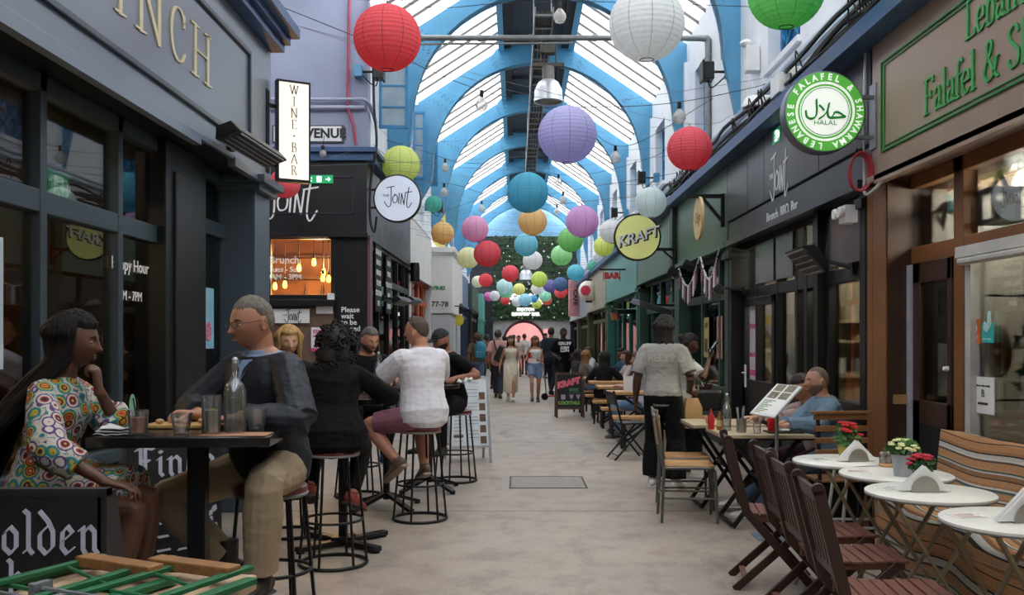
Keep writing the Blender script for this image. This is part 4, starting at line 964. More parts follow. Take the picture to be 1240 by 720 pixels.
hc = thing('hose_coil', 'red cable coil hanging on the wall below the halal sign', 'cable', (2.66, 6.96, 2.6))
mb = MB()
for q in range(4): mb.tube([(2.62+.062*math.cos(t)*(1+.05*q), 6.95-.02*q-.04*math.cos(t), 2.77+.135*math.sin(t)*(1+.03*q)) for t in np.linspace(0, 2*PI, 26)[:-1]], .009, 6, closed=True)
obj('coil', mb, M('hose_red', '#a3252f', .4), hc)
obj('hook', MB().tube([(2.7, 6.97, 2.92), (2.62, 6.97, 2.93), (2.61, 6.97, 2.96)], .008, 6), IRON, hc)
mb = MB().tube(crom([(2.69, 7.0, 3.7), (2.68, 7.0, 3.2), (2.69, 7.02, 2.75), (2.68, 6.98, 2.62), (2.66, 6.8, 2.6), (2.69, 6.6, 2.68)], 5), .012, 6)
obj('cable', mb, M('cable_white', '#c9c9cb', .5), loc=(2.69, 7, 2.6), label='white cable running down beside the brown cafe fascia', cat='cable')
mb = MB().bx(2.6, 2.7, 7.18, 7.32, 2.42, 2.56).lathe([(.03, 0), (.045, .03), (.04, .05), (0, .05)], 12, FR_R(2.6, 7.2, 2.5)).lathe([(.03, 0), (.045, .03), (.04, .05), (0, .05)], 12, FR_R(2.6, 7.31, 2.5))
obj('emergency_light', mb, WPAINT, loc=(2.65, 7.25, 2.42), label='small white twin emergency light beside the red cable coil', cat='light')

# ---------------- right: black restaurant
J2 = M('fascia_black', '#33383c', .38, 0, .1, 1.5, .03, 50)
shop(1, 7.08, 11.6, 2.7, 2.92, 2.72, 3.71, J2, BLACK, [7.5, 8.42, 9.05, 9.35, 10.05, 10.9], 2.06, .92, M('room_cream', '#a08e74', .7, 0, .15, 2), pil=.12, fascia=False, riser=BLACK, post_w=.09, depth=2.2)
mb = MB().bx(2.80, 2.90, 8.44, 8.56, .0, 2.7)
struct('trim_25', mb, BLACK, smooth=0)
sg = thing('fascia_sign', 'black fascia sign with white script over brunch bbq bar lettering', 'sign', (2.7, 9.3, 2.72))
obj('board', MB().bx(2.7, 3.1, 6.93, 11.63, 2.99, 3.71).bx(2.72, 3.1, 6.93, 11.63, 2.70, 2.975), J2, sg, smooth=0, bevel=.006)
mb = MB()
for y in (8.1, 9.9, 10.6): mb.bx(2.697, 2.702, y, y+.008, 2.99, 3.71)
obj('panel_joint', mb, BLACK, sg, smooth=0)
mb = joint_logo(MB(), FR_R(2.698, 9.35, 3.18), .62, .03)
put_txt(mb, 'Brunch. BBQ. Bar', FR_R(2.718, 9.32, 2.80), .15, bold=.002)
obj('lettering', mb, WPAINT, sg, smooth=0)
exit_sign((2.69, 9.4, 3.55), FR_R(2.69, 9.4, 3.6), .26, .15, 'small pale green exit sign above the brunch restaurant script', .8, False)
mb = MB().bx(2.86, 2.9, 7.5, 8.4, 2.15, 2.62).bx(2.86, 2.9, 9.4, 10.0, 2.15, 2.62).bx(2.86, 2.9, 10.1, 10.85, 2.15, 2.62)
struct('trim_26', mb, M('panel_smoke', '#3a3d40', .2, 0, .15, 2), smooth=0)
d = thing('door_4', kind='structure', loc=(2.9, 10.8, 0))
mb = MB().bx(2.86, 2.92, 10.08, 10.18, 0, 2.0).bx(2.86, 2.92, 11.38, 11.48, 0, 2.0).bx(2.86, 2.92, 10.08, 11.48, 1.9, 2.0).bx(2.86, 2.92, 10.08, 11.48, 0, 1.0)
obj('leaf', mb, BLACK, d, smooth=0, bevel=.006)
obj('door_handle', MB().bx(2.845, 2.86, 11.28, 11.33, .9, 1.18).tube([(2.85, 11.3, 1.08), (2.81, 11.3, 1.08), (2.81, 11.16, 1.08)], .01, 8), WPAINT, d, smooth=30)
mb = MB().bx(2.905, 2.91, 11.0, 11.3, 1.0, 1.9)
o = obj('poster', mb, M('poster_pink2', '#cfc6cc', .6, 0, .12, 8), loc=(2.9, 11.1, 1.0), smooth=0, label='pale poster with magenta print in the black restaurant door', cat='poster')
mb = MB(); put_txt(mb, 'KEBAB', FR_R(2.903, 11.15, 1.65), .09); put_txt(mb, 'WRAPS', FR_R(2.903, 11.15, 1.3), .08); mb.bx(2.902, 2.905, 11.02, 11.28, 1.05, 1.12)
obj('lettering', mb, M('poster_magenta'), o, smooth=0)
mb = MB().bx(3.05, 4.9, 9.1, 9.6, 1.46, 1.49).bx(3.05, 4.9, 9.1, 9.6, 1.66, 1.69).bx(3.05, 4.9, 9.6, 9.64, .3, 2.4).bx(3.05, 4.9, 8.9, 9.6, 1.12, 1.16).bx(3.05, 4.9, 8.95, 9.0, .3, 1.12)
t = obj('display_shelf', mb, M('shelf_pale', '#b7aa92', .5), loc=(4, 9.3, .3), smooth=0, label='pale display shelves inside the black restaurant window', cat='shelf')
for i, (x, z, hx, r) in enumerate(((3.2, 1.69, '#b09a78', .08), (3.4, 1.69, '#c8bda8', .09), (3.62, 1.69, '#8f8676', .07), (3.25, 1.49, '#d0c7b4', .07), (3.5, 1.49, '#b3a084', .07), (3.25, 1.16, '#c9d0d4', .12), (3.52, 1.16, '#9fb3c0', .1))):
    obj('storage_tub', MB().lathe([(0, 0), (r*.9, 0), (r, .1), (r*1.04, .11), (r*1.04, .14), (0, .15)], 16, Matrix.Translation((x, 9.3, z))), M(f'tub{i}', hx, .5), loc=(x, 9.3, z), label=['tan tub on the high shelf', 'cream tub between two others on the high shelf', 'grey tub on the high shelf', 'cream tub on the low shelf', 'tan tub on the low shelf', 'wide pale tub on the counter', 'wide blue grey tub on the counter'][i]+' in the black restaurant window', cat='tub', group='tubs in the restaurant window')
lamp('kitchen_light', (3.7, 8.3, 2.45), 230, (1, .88, .7)); lamp('kitchen_light', (4.2, 10.6, 2.3), 172, (1, .9, .75))  # added fill lamps that brighten the shelves and room behind the glass
leafy('potted_plant', 'green plant behind the glass of the black restaurant door', 'plant', (3.25, 10.55, 1.0), .16, .25, 90, LEAF, 9, M('pot_pale'), .08, .14)
heater((2.52, 7.95, 2.17), (.05, 1, 0.0), (-.75, 0, -.65), .62, 'square black heater on an arm over the brunch restaurant window', .3, (2.88, 7.75, 2.1))
heater((2.55, 11.5, 2.08), (.2, 1, 0), (-.5, 0, -1), .6, 'thin black heater over the brunch restaurant door', .16, (2.88, 11.4, 2.1))
# ---------------- right: green and teal shops
DGREEN = M('fascia_green', '#527060', .45, 0, .08, 1.5, .04, 30); DGF = M('frame_green', '#2d4a3e', .45, 0, .1, 2)
TEAL = M('fascia_tealblue', '#5f9a94', .45, 0, .08, 1.5); TEALF = M('frame_deepteal', '#2f6b64', .45, 0, .1, 2)
OLIVE = M('frame_olive', '#4b4d33', .5, 0, .15, 2); BEIGE = M('fascia_beige', '#a19a8a', .6, 0, .07, 2)
shop(1, 11.65, 15.4, 2.7, 2.9, 2.72, 3.71, DGREEN, DGF, [12.8, 14.0], 2.1, .8, DARKIN, post_w=.1)
shop(1, 15.4, 20.2, 2.7, 2.9, 2.72, 3.71, DGREEN, DGF, [16.7, 18.0, 19.2], 2.1, .7, DARKIN)
shop(1, 20.2, 27, 2.68, 2.9, 2.6, 3.7, TEAL, TEALF, [21.6, 23, 24.4, 25.8], 2.2, .6, DARKIN)
shop(1, 27, 34, 2.66, 2.9, 2.5, 3.7, BEIGE, OLIVE, [28.6, 30.2, 31.8], 2.1, .6, DARKIN)
shop(1, 34, 40, 2.68, 2.9, 2.4, 3.7, M('fascia_lilacgrey', '#8f929c', .6), OLIVE, [35.5, 37, 38.5], 2.0, .6, DARKIN)
shop(1, 40, 45.2, 2.68, 2.9, 2.4, 3.7, GREYF, DGREY, [42], 2.0, .6, DARKIN)
struct('trim_27', MB().bx(2.62, 2.8, 15.25, 15.5, 2.6, 3.72), M('post_darkgreen', '#1f2f28', .5), smooth=0)
def disc_sign(name, label, c, r, fr, face, rim, arm, draw, ink, d=.05):
    t = thing(name, label, 'sign', tuple(c))
    obj('drum', MB().lathe([(0, -d), (r, -d), (r, .004), (r*.93, .006), (r*.93, 0), (0, 0)], 40, fr), rim, t)
    obj('face', MB().lathe([(0, 0), (r*.94, 0), (r*.94, .003), (0, .003)], 40, fr), face, t)
    m = MB(); draw(m); obj('lettering', m, ink, t, smooth=0)
    m = MB(); arm(m); obj('bracket', m, IRON, t, smooth=0)
    return t
c = P(845, 264, 11.85); fr = frame(c, (0, -1, 0), (0, 0, 1))
def arm(m):
    m.bar((2.7, 11.8, 3.35), (2.2, 11.8, 3.35), .05, .05).bar((2.68, 11.8, 2.95), (2.68, 11.8, 3.38), .06, .05).bar((2.68, 11.8, 3.02), (2.42, 11.8, 3.33), .04, .04)
disc_sign('round_sign', 'pale yellow disc sign on a bracket over the green shop', c, .28, fr, M('sign_sand', '#d9c187', .5), M('sign_sand'), arm, lambda m: put_txt(m, 'Olga', fr @ Matrix.Translation((0, 0, .004)), .2, shear=.3), M('ink_rust', '#a5623b', .5), .03)
c = P(772, 287, 15.2); fr = FR_F(c.x, c.y, c.z)
def armk(m): m.bar((c.x+.3, 15.25, c.z-.2), (2.72, 15.25, c.z-.2), .04, .05).bar((2.69, 15.25, c.z-.5), (2.69, 15.25, c.z-.15), .05, .05).bar((2.69, 15.25, c.z-.42), (2.45, 15.25, c.z-.2), .03, .03)
kt = disc_sign('round_sign', 'round yellow sign with slanting KRAFT letters in a dark rim', c, .395, fr, glow('kraft_yellow', '#d5d888', .2), IRON, armk,
               lambda m: put_txt(m, 'KRAFT', fr @ Matrix.Rotation(R(16), 4, 'Z') @ Matrix.Translation((.015, -.015, .004)), .24, bold=.012, shear=.3), M('letter_black'), .1)
mb = MB(); put_txt(mb, 'KRAFT', fr @ Matrix.Rotation(R(16), 4, 'Z') @ Matrix.Translation((-.005, .0, .008)), .24, bold=.004, shear=.3); put_txt(mb, 'CRAFT BEER', fr @ Matrix.Rotation(R(16), 4, 'Z') @ Matrix.Translation((-.26, .0, .008)) @ Matrix.Rotation(PI/2, 4, 'Z'), .035)
obj('white_lettering', mb, WPAINT, kt, smooth=0)
t = thing('drum_sign', 'white drum sign with a red disc hanging before the beige fascia', 'sign', (2.45, 31, 2.8))
c = P(713, 352, 31); fr = FR_F(c.x, c.y, c.z)
obj('drum', MB().ball(c, (.36, .3, .36), 28), M('drum_white', '#dcd8d0', .6), t)
obj('red_disc', MB().lathe([(0, 0), (.17, -.02), (.17, .02), (0, .03)], 24, fr @ Matrix.Translation((-.13, 0, .28))), M('disc_red', '#c8324a', .5), t)
mb = MB()
for a in range(-3, 4): mb.box(c+V((.26+.05*math.cos(a*.5), -.16, .2*math.sin(a*.45))), (.12, .03, .06), Matrix.Rotation(a*.4, 3, 'Y'))
mb.box(c+V((0, 0, -.37)), (.22, .2, .06)).box(c+V((0, 0, .36)), (.2, .2, .05)).bar(c+V((0, 0, .38)), c+V((0, 0, .6)), .03, .03).bar(c+V((0, 0, .6)), c+V((.5, 0, .6)), .03, .03)
obj('black_fitting', mb, IRON, t, smooth=0)
t = thing('banner_sign', 'pale pink banner sign projecting beyond the drum sign', 'sign', (2.45, 38, 2.5))
fr = frame((2.47, 38.5, 3.25), (1, .7, 0), (0, 0, 1))
obj('board', MB().prism([(-.32, -.8), (.32, -.8), (.32, .75), (-.32, .75)], fr, .05), M('banner_pink', '#e3a3a6', .6), t, smooth=0)
mb = MB(); put_txt(mb, 'CAFE', fr @ Matrix.Translation((0, 0, .055)) @ Matrix.Rotation(-PI/2, 4, 'Z'), .28, bold=.01)
obj('lettering', mb, M('letter_grey'), t, smooth=0)
obj('bracket', MB().bar((2.55, 38.6, 3.9), (2.72, 38.6, 3.9), .05, .05), IRON, t, smooth=0)
t = thing('letter_sign', 'red lettering sign hanging under the teal fascia', 'sign', (2.3, 19.8, 2.9))
c = P(741, 334, 22.2)
mb = MB(); put_txt(mb, 'BAR', FR_F(c.x, c.y, c.z), .2, bold=.015, ext=.02)
obj('lettering', mb, M('letter_red', '#c23a3c', .5), t, smooth=0)
obj('bracket', MB().bar((c.x-.3, 22.24, c.z+.16), (2.7, 22.24, c.z+.16), .04, .04).bar((c.x-.2, 22.24, c.z-.12), (c.x-.2, 22.24, c.z+.16), .015, .015).bar((c.x+.2, 22.24, c.z-.12), (c.x+.2, 22.24, c.z+.16), .015, .015), IRON, t, smooth=0)
heater((2.36, 15.9, 2.02), (.55, .8, -.1), (-.3, .1, -1), 1.25, 'long grey heater slung over the walkway by the green shop', .22, (2.88, 16.3, 2.1), STEEL)
heater((2.45, 20.6, 2.08), (.6, .8, 0), (-.2, 0, -1), .9, 'dark heater further off by the teal shop', .2, (2.88, 20.9, 2.15))
for i, (x, z, y) in enumerate(((832, 330, 13.0), (865, 316, 12.1))):
    p = P(x, z, 14.6-i*1.3)
    t = thing('spot_lamp', ['black spot lamp under the green fascia, farther of two', 'black spot lamp under the green fascia, nearer of two'][i], 'lamp', (2.55, p.y, 2.6), group='spot lamps under the green fascia')
    obj('head', MB().lathe([(0, -.09), (.06, -.08), (.075, .08), (0, .07)], 14, Matrix.Translation((2.52, p.y, 2.58)) @ Matrix.Rotation(R(120), 4, 'Y')), IRON, t)
    obj('bracket', MB().bar((2.52, p.y, 2.6), (2.71, p.y, 2.7), .025, .025), IRON, t, smooth=0)
# bunting and posters on the green shop
for gi, (ya, yb) in enumerate(((11.9, 13.1), (13.2, 14.9))):
    t = thing('bunting', ['white and black fringe bunting swag nearest under the green fascia', 'white and black fringe bunting swag farther under the green fascia'][gi], 'bunting', (2.62, (ya+yb)/2, 2.3), group='bunting under the green fascia')
    cpts = [(2.66, ya+(yb-ya)*k/12, 2.68-.36*math.sin(PI*k/12)) for k in range(13)]
    obj('cord', MB().tube(cpts, .012, 6), WPAINT, t)
    for ci, mm in enumerate((WPAINT, M('fringe_black', '#222226', .8), M('fringe_pink', '#a66c7c', .8))):
        m = MB()
        for k in range(1, 12):
            if k % 3 == ci:
                m.bar((2.66, cpts[k][1]-.055, cpts[k][2]-.004), (2.66, cpts[k][1]+.055, cpts[k][2]-.004), .02, .02)
                for q in range(5): m.bar((2.66, cpts[k][1]+(q-2)*.022, cpts[k][2]), (2.655, cpts[k][1]+(q-2)*.026, cpts[k][2]-.26-.03*(q % 2)), .014, .004, (1, 0, 0))
        obj('fringe', m, mm, t, smooth=0)
for i, (px, w, hx, label) in enumerate(((856, .17, '#b5a460', 'yellowish poster on the green shop window'), (872, .17, '#b8877c', 'reddish poster on the green shop window'))):
    y = F*2.88/(px-CX)
    o = obj('poster', MB().bx(2.87, 2.876, y-w, y+w, 1.22, 1.82), M(f'green_poster{i}', hx, .6, 0, .35, 10), loc=(2.87, y, 1.22), smooth=0, label=label, cat='poster')
    m = MB(); put_txt(m, ['GIN', 'ALE'][i], FR_R(2.868, y, 1.7), .12); m.bx(2.866, 2.869, y-.1, y+.1, 1.3, 1.5)
    obj('print', m, M('poster_ink', '#4a4038', .6), o, smooth=0)
# ================================================================== overhead: lanterns, cables, pipes, lamps
def lantern_mat(name, hexc):
    if name in MATS: return MATS[name]
    m, nt, out = nodes(name); c = tuple(min(.96, x*1.3+.13*(1-x)) for x in lin(hexc))
    t = N(nt, 'TexCoord'); s = N(nt, 'SeparateXYZ'); L(nt, t.outputs['Object'], s.inputs[0])
    at = N(nt, 'Math', operation='ARCTAN2'); L(nt, s.outputs[0], at.inputs[0]); L(nt, s.outputs[1], at.inputs[1])
    mu = N(nt, 'Math', operation='MULTIPLY', i_1=5/PI); L(nt, at.outputs[0], mu.inputs[0])
    fr = N(nt, 'Math', operation='FRACT'); L(nt, mu.outputs[0], fr.inputs[0])
    seam = ramp(nt, fr.outputs[0], [(0, tuple(x*.5 for x in c)), (.03, tuple(x*.62 for x in c)), (.045, c), (1, c)])
    col = mixc(nt, seam, ramp(nt, tnoise(nt, t.outputs['Object'], 12), [(.3, (.93,)*3), (.7, (1.05,)*3)]), mode='MULTIPLY', f=1)
    d = N(nt, 'BsdfDiffuse'); L(nt, col, d.inputs[0]); tr = N(nt, 'BsdfTranslucent'); L(nt, col, tr.inputs[0])
    mx = N(nt, 'MixShader', i_0=.48); L(nt, d.outputs[0], mx.inputs[1]); L(nt, tr.outputs[0], mx.inputs[2]); L(nt, mx.outputs[0], out.inputs[0])
    MATS[name] = m; return m
def shade_mesh(rings, n):
    prof = []; k = rings*4
    for i in range(k+1):
        a = R(-80)+R(160)*i/k
        r = 1+.018*abs(math.sin(PI*i/4))-.012
        prof.append((r*math.cos(a), r*math.sin(a)*.97))
    vs = []; fs = []
    for r, z in prof:
        for j in range(n): vs.append((r*math.cos(2*PI*j/n), r*math.sin(2*PI*j/n), z))
    for i in range(k):
        for j in range(n): fs.append((i*n+j, i*n+(j+1) % n, (i+1)*n+(j+1) % n, (i+1)*n+j))
    m = MB(); m.add(vs, fs); return m
shade_hi = mkmesh('paper_shade', shade_mesh(20, 60), MATS['letter_cream'], 180)
shade_lo = mkmesh('paper_shade', shade_mesh(10, 32), MATS['letter_cream'], 180)
ringm = mkmesh('wire_ring', MB().ring((0, 0, -.955), .18, .012, 24).ring((0, 0, .955), .18, .012, 24).tube([(0, -.18, .95), (0, -.1, 1.08), (0, 0, 1.12), (0, .1, 1.08), (0, .18, .95)], .012, 6), IRON, 60)
def hang_cable(p, zt, label, sag=True):
    """cross cable from wall to wall through the lantern's hook"""
    a = V((-2.26 if p[1] > 13.9 or p[1] < 8.3 else -2.6, p[1], zt+.25)); b = V((3.03, p[1]+.1, zt+.35))
    if 8.3 <= p[1] <= 13.9: a = V((-4.5, p[1]+.05, zt+.45)) if False else V((-2.29, 14.04, zt+.5)) if p[1] > 11 else V((-2.29, 8.2, zt+.5))
    pts = [a, a.lerp(V((p[0], p[1], zt)), .5)-V((0, 0, .04)), V((p[0], p[1], zt)), V((p[0], p[1], zt)).lerp(b, .5)-V((0, 0, .04)), b]
    return obj('hanging_cable', MB().tube(crom(pts, 4), .0025, 5), M('cable_grey', '#6f7276', .5), loc=tuple(pts[2]), label=label, cat='cable', group='thin cables that carry the lanterns')
LN = [  # px, py, radius px, diameter, colour, words
 (469, 46, 40.5, .60, '#e0414e', 'largest coral red paper lantern, hanging before the lilac wall'),
 (783, 29, 45.5, .66, '#d9e3e4', 'largest white paper lantern, beside the grey conduit'),
 (952, -11, 46, .62, '#6cc66a', 'large green paper lantern above the halal sign'),
 (687, 163, 35.5, .60, '#b6b4e2', 'large lavender blue paper lantern under the roof ridge'),
 (835, 180, 27, .50, '#ea4a5c', 'coral red paper lantern above the green shop fascia'),
 (485.5, 199, 23, .61, '#cfdc7e', 'lime green lantern behind the round white script sign'),
 (639, 233, 25, .56, '#38aac6', 'turquoise blue lantern directly above the peach one'),
 (645, 268, 17.5, .50, '#f4bd80', 'peach lantern just under the turquoise one'),
 (536, 282, 14, .50, '#f2b878', 'light orange lantern before the white shop fascia'),
 (575, 277, 16.5, .50, '#e3a6c8', 'pink lantern above the paired cream and coral lanterns'),
 (705, 268, 20, .55, '#cfa4d0', 'lilac lantern above the leaf green one'),
 (788, 245, 19, .50, '#cfe3e2', 'pale aqua lantern above the yellow round sign'),
 (525, 247, 10.5, .42, '#3fae9f', 'small teal lantern below the yellow shutter'),
 (567, 312, 13.5, .50, '#efe8b6', 'cream lantern partly behind a coral one'),
 (590, 307, 16.5, .50, '#e84c62', 'coral lantern in front of the cream one, below the pink'),
 (637, 296, 14.5, .50, '#7cc6d6', 'sky blue lantern under the peach one'),
 (645, 315, 12, .50, '#e6e2e8', 'white lantern under the sky blue one'),
 (691, 290, 15.5, .50, '#86cc7a', 'leaf green lantern under the lilac one'),
 (680, 309, 13, .50, '#a8dba4', 'pale green lantern below the leaf green one'),
 (731, 298, 12.5, .50, '#d3e07a', 'lime lantern before the teal fascia, near the KRAFT sign'),
 (741, 280, 15, .50, '#e8e6e0', 'off white lantern tucked behind the yellow round sign'),
 (697, 330, 10.5, .50, '#66c3d6', 'light blue lantern above the white drum sign'),
 (618, 331, 10.5, .48, '#ea4f62', 'coral lantern before the leafy green wall, above a pale blue one'),
 (588, 339, 8.5, .44, '#dc3d50', 'small red lantern beside a cream one'),
 (578.5, 341, 7.5, .44, '#efe6c4', 'small cream lantern beside the small red one'),
 (611, 347, 10, .55, '#bfdde0', 'pale blue lantern before the green wall sign'),
 (612.5, 352, 9, .55, '#9fd8bc', 'mint lantern half behind a pale blue one'),
 (653, 338, 10, .48, '#c8da72', 'lime lantern before the green wall over a white one'),
 (651, 349, 8, .48, '#e5dfe4', 'white lantern just under the lime one'),
 (678.5, 344, 9, .46, '#4a73a4', 'navy blue lantern before the green wall'),
 (665.5, 346, 8, .46, '#7c6cb0', 'violet lantern touching the navy one'),
 (679, 353, 8, .50, '#e25a62', 'red lantern just below the navy one'),
 (628.5, 350, 7.5, .44, '#ece08a', 'pale yellow lantern over the sign lettering'),
 (599, 358, 6.5, .42, '#e4e4ee', 'tiny white lantern beside the magenta pink one'),
 (591.5, 359, 6, .42, '#d77cba', 'tiny magenta pink lantern at the outer end of the cluster'),
 (612, 363, 6, .42, '#e4505c', 'tiny red lantern under the mint and pale blue pair'),
 (636, 363, 8, .52, '#9fd0e2', 'tiny sky blue lantern over the sign lettering'),
 (626, 365, 6.5, .46, '#d5e2ee', 'tiny pale lantern over the sign lettering'),
 (646, 361.5, 5, .36, '#3fa6d0', 'tiny bright blue lantern over the sign lettering'),
 (660, 358, 7.5, .50, '#a5dcc4', 'tiny mint lantern above the orange red one'),
 (662, 363, 6.5, .46, '#ee7a58', 'tiny orange red lantern half behind the tiny mint one'),
 (650, 368, 6, .44, '#cfdc7c', 'tiny yellow green lantern lowest in the cluster'),
 (345, 222, 18.5, .44, '#e8505e', 'red lantern half hidden behind the lit wine bar sign'),
 (724.5, 312, 6.5, .36, '#c6c6cc', 'small grey white lantern under the lime one by the cornice'),
 (717, 322, 6.5, .36, '#5cc0a8', 'small teal lantern below the grey white one by the cornice'),
]
for i, (px, py, r, dia, hx, words) in enumerate(LN):
    Y = dia*F/(2*r)
    if i == 5: Y = 15.0; dia = 2*r*Y/F
    c = P(px, py, Y); R0 = dia/2
    t = thing('paper_lantern', words, 'lantern', (c.x, c.y, c.z-R0), rz=(i*37) % 72, group='round paper lanterns')
    s = bpy.data.objects.new('paper_shade', shade_hi if r > 14 else shade_lo); COL.objects.link(s); s.parent = t
    s.location = (0, 0, R0); s.scale = (R0,)*3
    s.material_slots[0].link = 'OBJECT'; s.material_slots[0].material = lantern_mat('lantern_'+hx[1:], hx)
    w = bpy.data.objects.new('wire_ring', ringm); COL.objects.link(w); w.parent = t; w.location = (0, 0, R0); w.scale = (R0,)*3
    hang_cable((c.x, c.y), c.z+R0*1.12, 'thin cable carrying the '+words.split(',')[0])
# festoon bulbs on their strings
BULBG = glass_mat('bulb_glass', '#f3f1ee', .12, .02, .42, '#f6f4f0')
def festoon(label, pts, bulbs, Yb=None):
    pts = [V(p) for p in pts]; base = pts[len(pts)//2]
    t = thing('string_lights', label, 'string lights', tuple(base))
    cp = crom(pts, 10)
    obj('cable', MB().tube(cp, .0045, 5), IRON, t)
    L_ = [0]
    for a, b in zip(cp, cp[1:]): L_.append(L_[-1]+(b-a).length)
    for f in bulbs:
        d = f*L_[-1]; k = max(j for j in range(len(cp)-1) if L_[j] <= d); q = cp[k].lerp(cp[k+1], (d-L_[k])/max(1e-6, L_[k+1]-L_[k]))
        sk = obj('socket', MB().lathe([(.0, 0), (.022, 0), (.024, -.07), (.018, -.085), (0, -.085)], 10, Matrix.Translation(q)), IRON, t)
        obj('bulb', MB().lathe([(.018, -.08), (.04, -.105), (.072, -.15), (.076, -.19), (.052, -.24), (0, -.26)], 14, Matrix.Translation(q)), BULBG, sk)
        obj('filament', MB().tube([q+V((-.008, 0, -.09)), q+V((-.012, 0, -.15)), q+V((0, 0, -.13)), q+V((.012, 0, -.15)), q+V((.008, 0, -.09))], .003, 4), M('filament', '#b9855a', .4), sk)
festoon('string of clear bulbs crossing behind the coral red lantern', [(-2.7, 8.3, 4.75), P(432, 45, 9.6), P(564, 103, 10.8), P(690, 140, 12.2), (1.6, 13.2, 4.3), (3.03, 14, 5.2)], [.42, .75])
festoon('highest string of clear bulbs, just below the grey conduit', [(-2.29, 9.5, 5.6), P(500, 5, 10.5), P(608, 4, 10.5), P(720, 2, 10.8), (3.03, 11.5, 5.7)], [.55])
festoon('string of clear bulbs running past the dome camera', [P(660, 130, 10), P(790, 127, 10.4), P(884, 112, 10.8), P(942, 93, 11.0), (3.03, 10.2, 4.9)], [.42, .74])
festoon('string of clear bulbs sloping from the blue casements', [(-2.28, 16, 5.0), P(520, 185, 17), P(555, 196, 18), P(612, 200, 18.5), P(700, 212, 19), P(790, 190, 18), (3.03, 17.5, 5.3)], [.25, .62])
festoon('string of clear bulbs passing the small teal lantern', [(-2.28, 14.5, 4.6), P(500, 215, 16), P(553, 224, 18), P(620, 240, 20), P(742, 222, 18), (3.0, 17, 4.6)], [.3, .72])
festoon('farther string of clear bulbs above the pink lantern', [(-2.28, 21, 4.4), P(540, 255, 21), P(582, 243, 22), P(660, 248, 23), P(716, 243, 23), (3.0, 23, 5.1)], [.33, .68])
# grey conduit spanning the arcade and the lamp below it
mb = MB().tube([(-2.3, 14.2, 6.2), (3.0, 14.2, 6.2)], .045, 10).tube([(-2.3, 14.2, 6.10), (.9, 14.2, 6.12)], .018, 8)
mb.tube(crom([(2.55, 14.2, 6.2), (2.95, 14.2, 6.19), (3.0, 14.2, 6.1), (3.0, 14.2, 5.6)], 5), .05, 10).tube([(3.0, 14.2, 5.7), (3.0, 14.2, 3.95)], .05, 10)
for x in (-1.5, -.6, .2, 1.2, 2.0): mb.tube([(x, 14.2, 6.2), (x+.06, 14.2, 6.2)], .056, 10)
obj('conduit', mb, M('galvanised', '#8b8f90', .45, .5, .15, 9), loc=(.4, 14.2, 6.2), label='grey conduit spanning the arcade and running down the white wall', cat='pipe')
tr = thing('cable_tray', 'dark cable tray hanging lengthways under the roof ridge', 'cable tray', (.46, 20, 6.9))
mb = MB().bx(.30, .33, 15, 31, 6.82, 6.98).bx(.60, .63, 15, 31, 6.82, 6.98)
for i in range(28): mb.bx(.33, .60, 15+i*.58, 15.08+i*.58, 6.83, 6.86)
obj('tray', mb, M('tray_grey', '#8a8c8c', .5, .5), tr, smooth=0)
mb = MB()
for i, x in enumerate((.36, .43, .5, .57)): mb.tube([(x, 15, 6.88), (x+.02, 20, 6.89), (x, 31, 6.88)], .03, 6)
obj('cables', mb, M('cable_dark', '#3a3128', .6), tr)
mb = MB()
for y in (16, 20.4, 24.8, 29.2): mb.tube([(.31, y, 6.98), (.31, y, 8.1)], .01, 6).tube([(.62, y, 6.98), (.62, y, 8.1)], .01, 6)
obj('hanger_rod', mb, STEEL, tr)
def bell(c, r, top, label, group=None):
    t = thing('bell_lamp', label, 'lamp', tuple(c), group=group); T = Matrix.Translation(c)
    obj('lamp_shade', MB().lathe([(r*.42, r*1.45), (r*.7, r*1.25), (r*.95, r*.75), (r, .0), (r*1.04, -.02), (r*1.0, -.02), (r*.96, 0), (r*.9, r*.7), (r*.6, r*1.15)], 36, T), M('alu_bell', '#c9cdd2', .35, .55, .05), t)
    obj('lens', MB().lathe([(0, .01), (r*.96, .02), (r*.96, .0), (0, -.015)], 28, T), glass_mat('lens', '#dfe3e4', .1, .1, .5), t)
    obj('ballast', MB().lathe([(0, r*2.35), (r*.42, r*2.35), (r*.42, r*1.4), (0, r*1.4)], 16, T), M('ballast', '#77756f', .5, .3), t)
    m = MB().bx(c[0]-r*1.1, c[0]+r*1.1, c[1]-.05, c[1]+.05, c[2]+r*2.35, c[2]+r*2.6)
    m.tube([(c[0]-.12, c[1], c[2]+r*2.5), (c[0]-.12, c[1], top)], .012, 6).tube([(c[0]+.12, c[1], c[2]+r*2.5), (c[0]+.12, c[1], top)], .012, 6)
    m.bx(c[0]-.12, c[0]+.1, c[1]-.08, c[1]+.08, top-.22, top-.1)
    obj('hanger', m, M('hanger_dark', '#4a4740', .6), t, smooth=30)
bell(P(664, 122, 14.2), .225, 6.17, 'silver bell lamp hanging from the grey conduit', 'silver bell lamps')
bell(P(637, 338, 41), .3, 6.4, 'distant silver bell lamp before the far green wall', 'silver bell lamps')
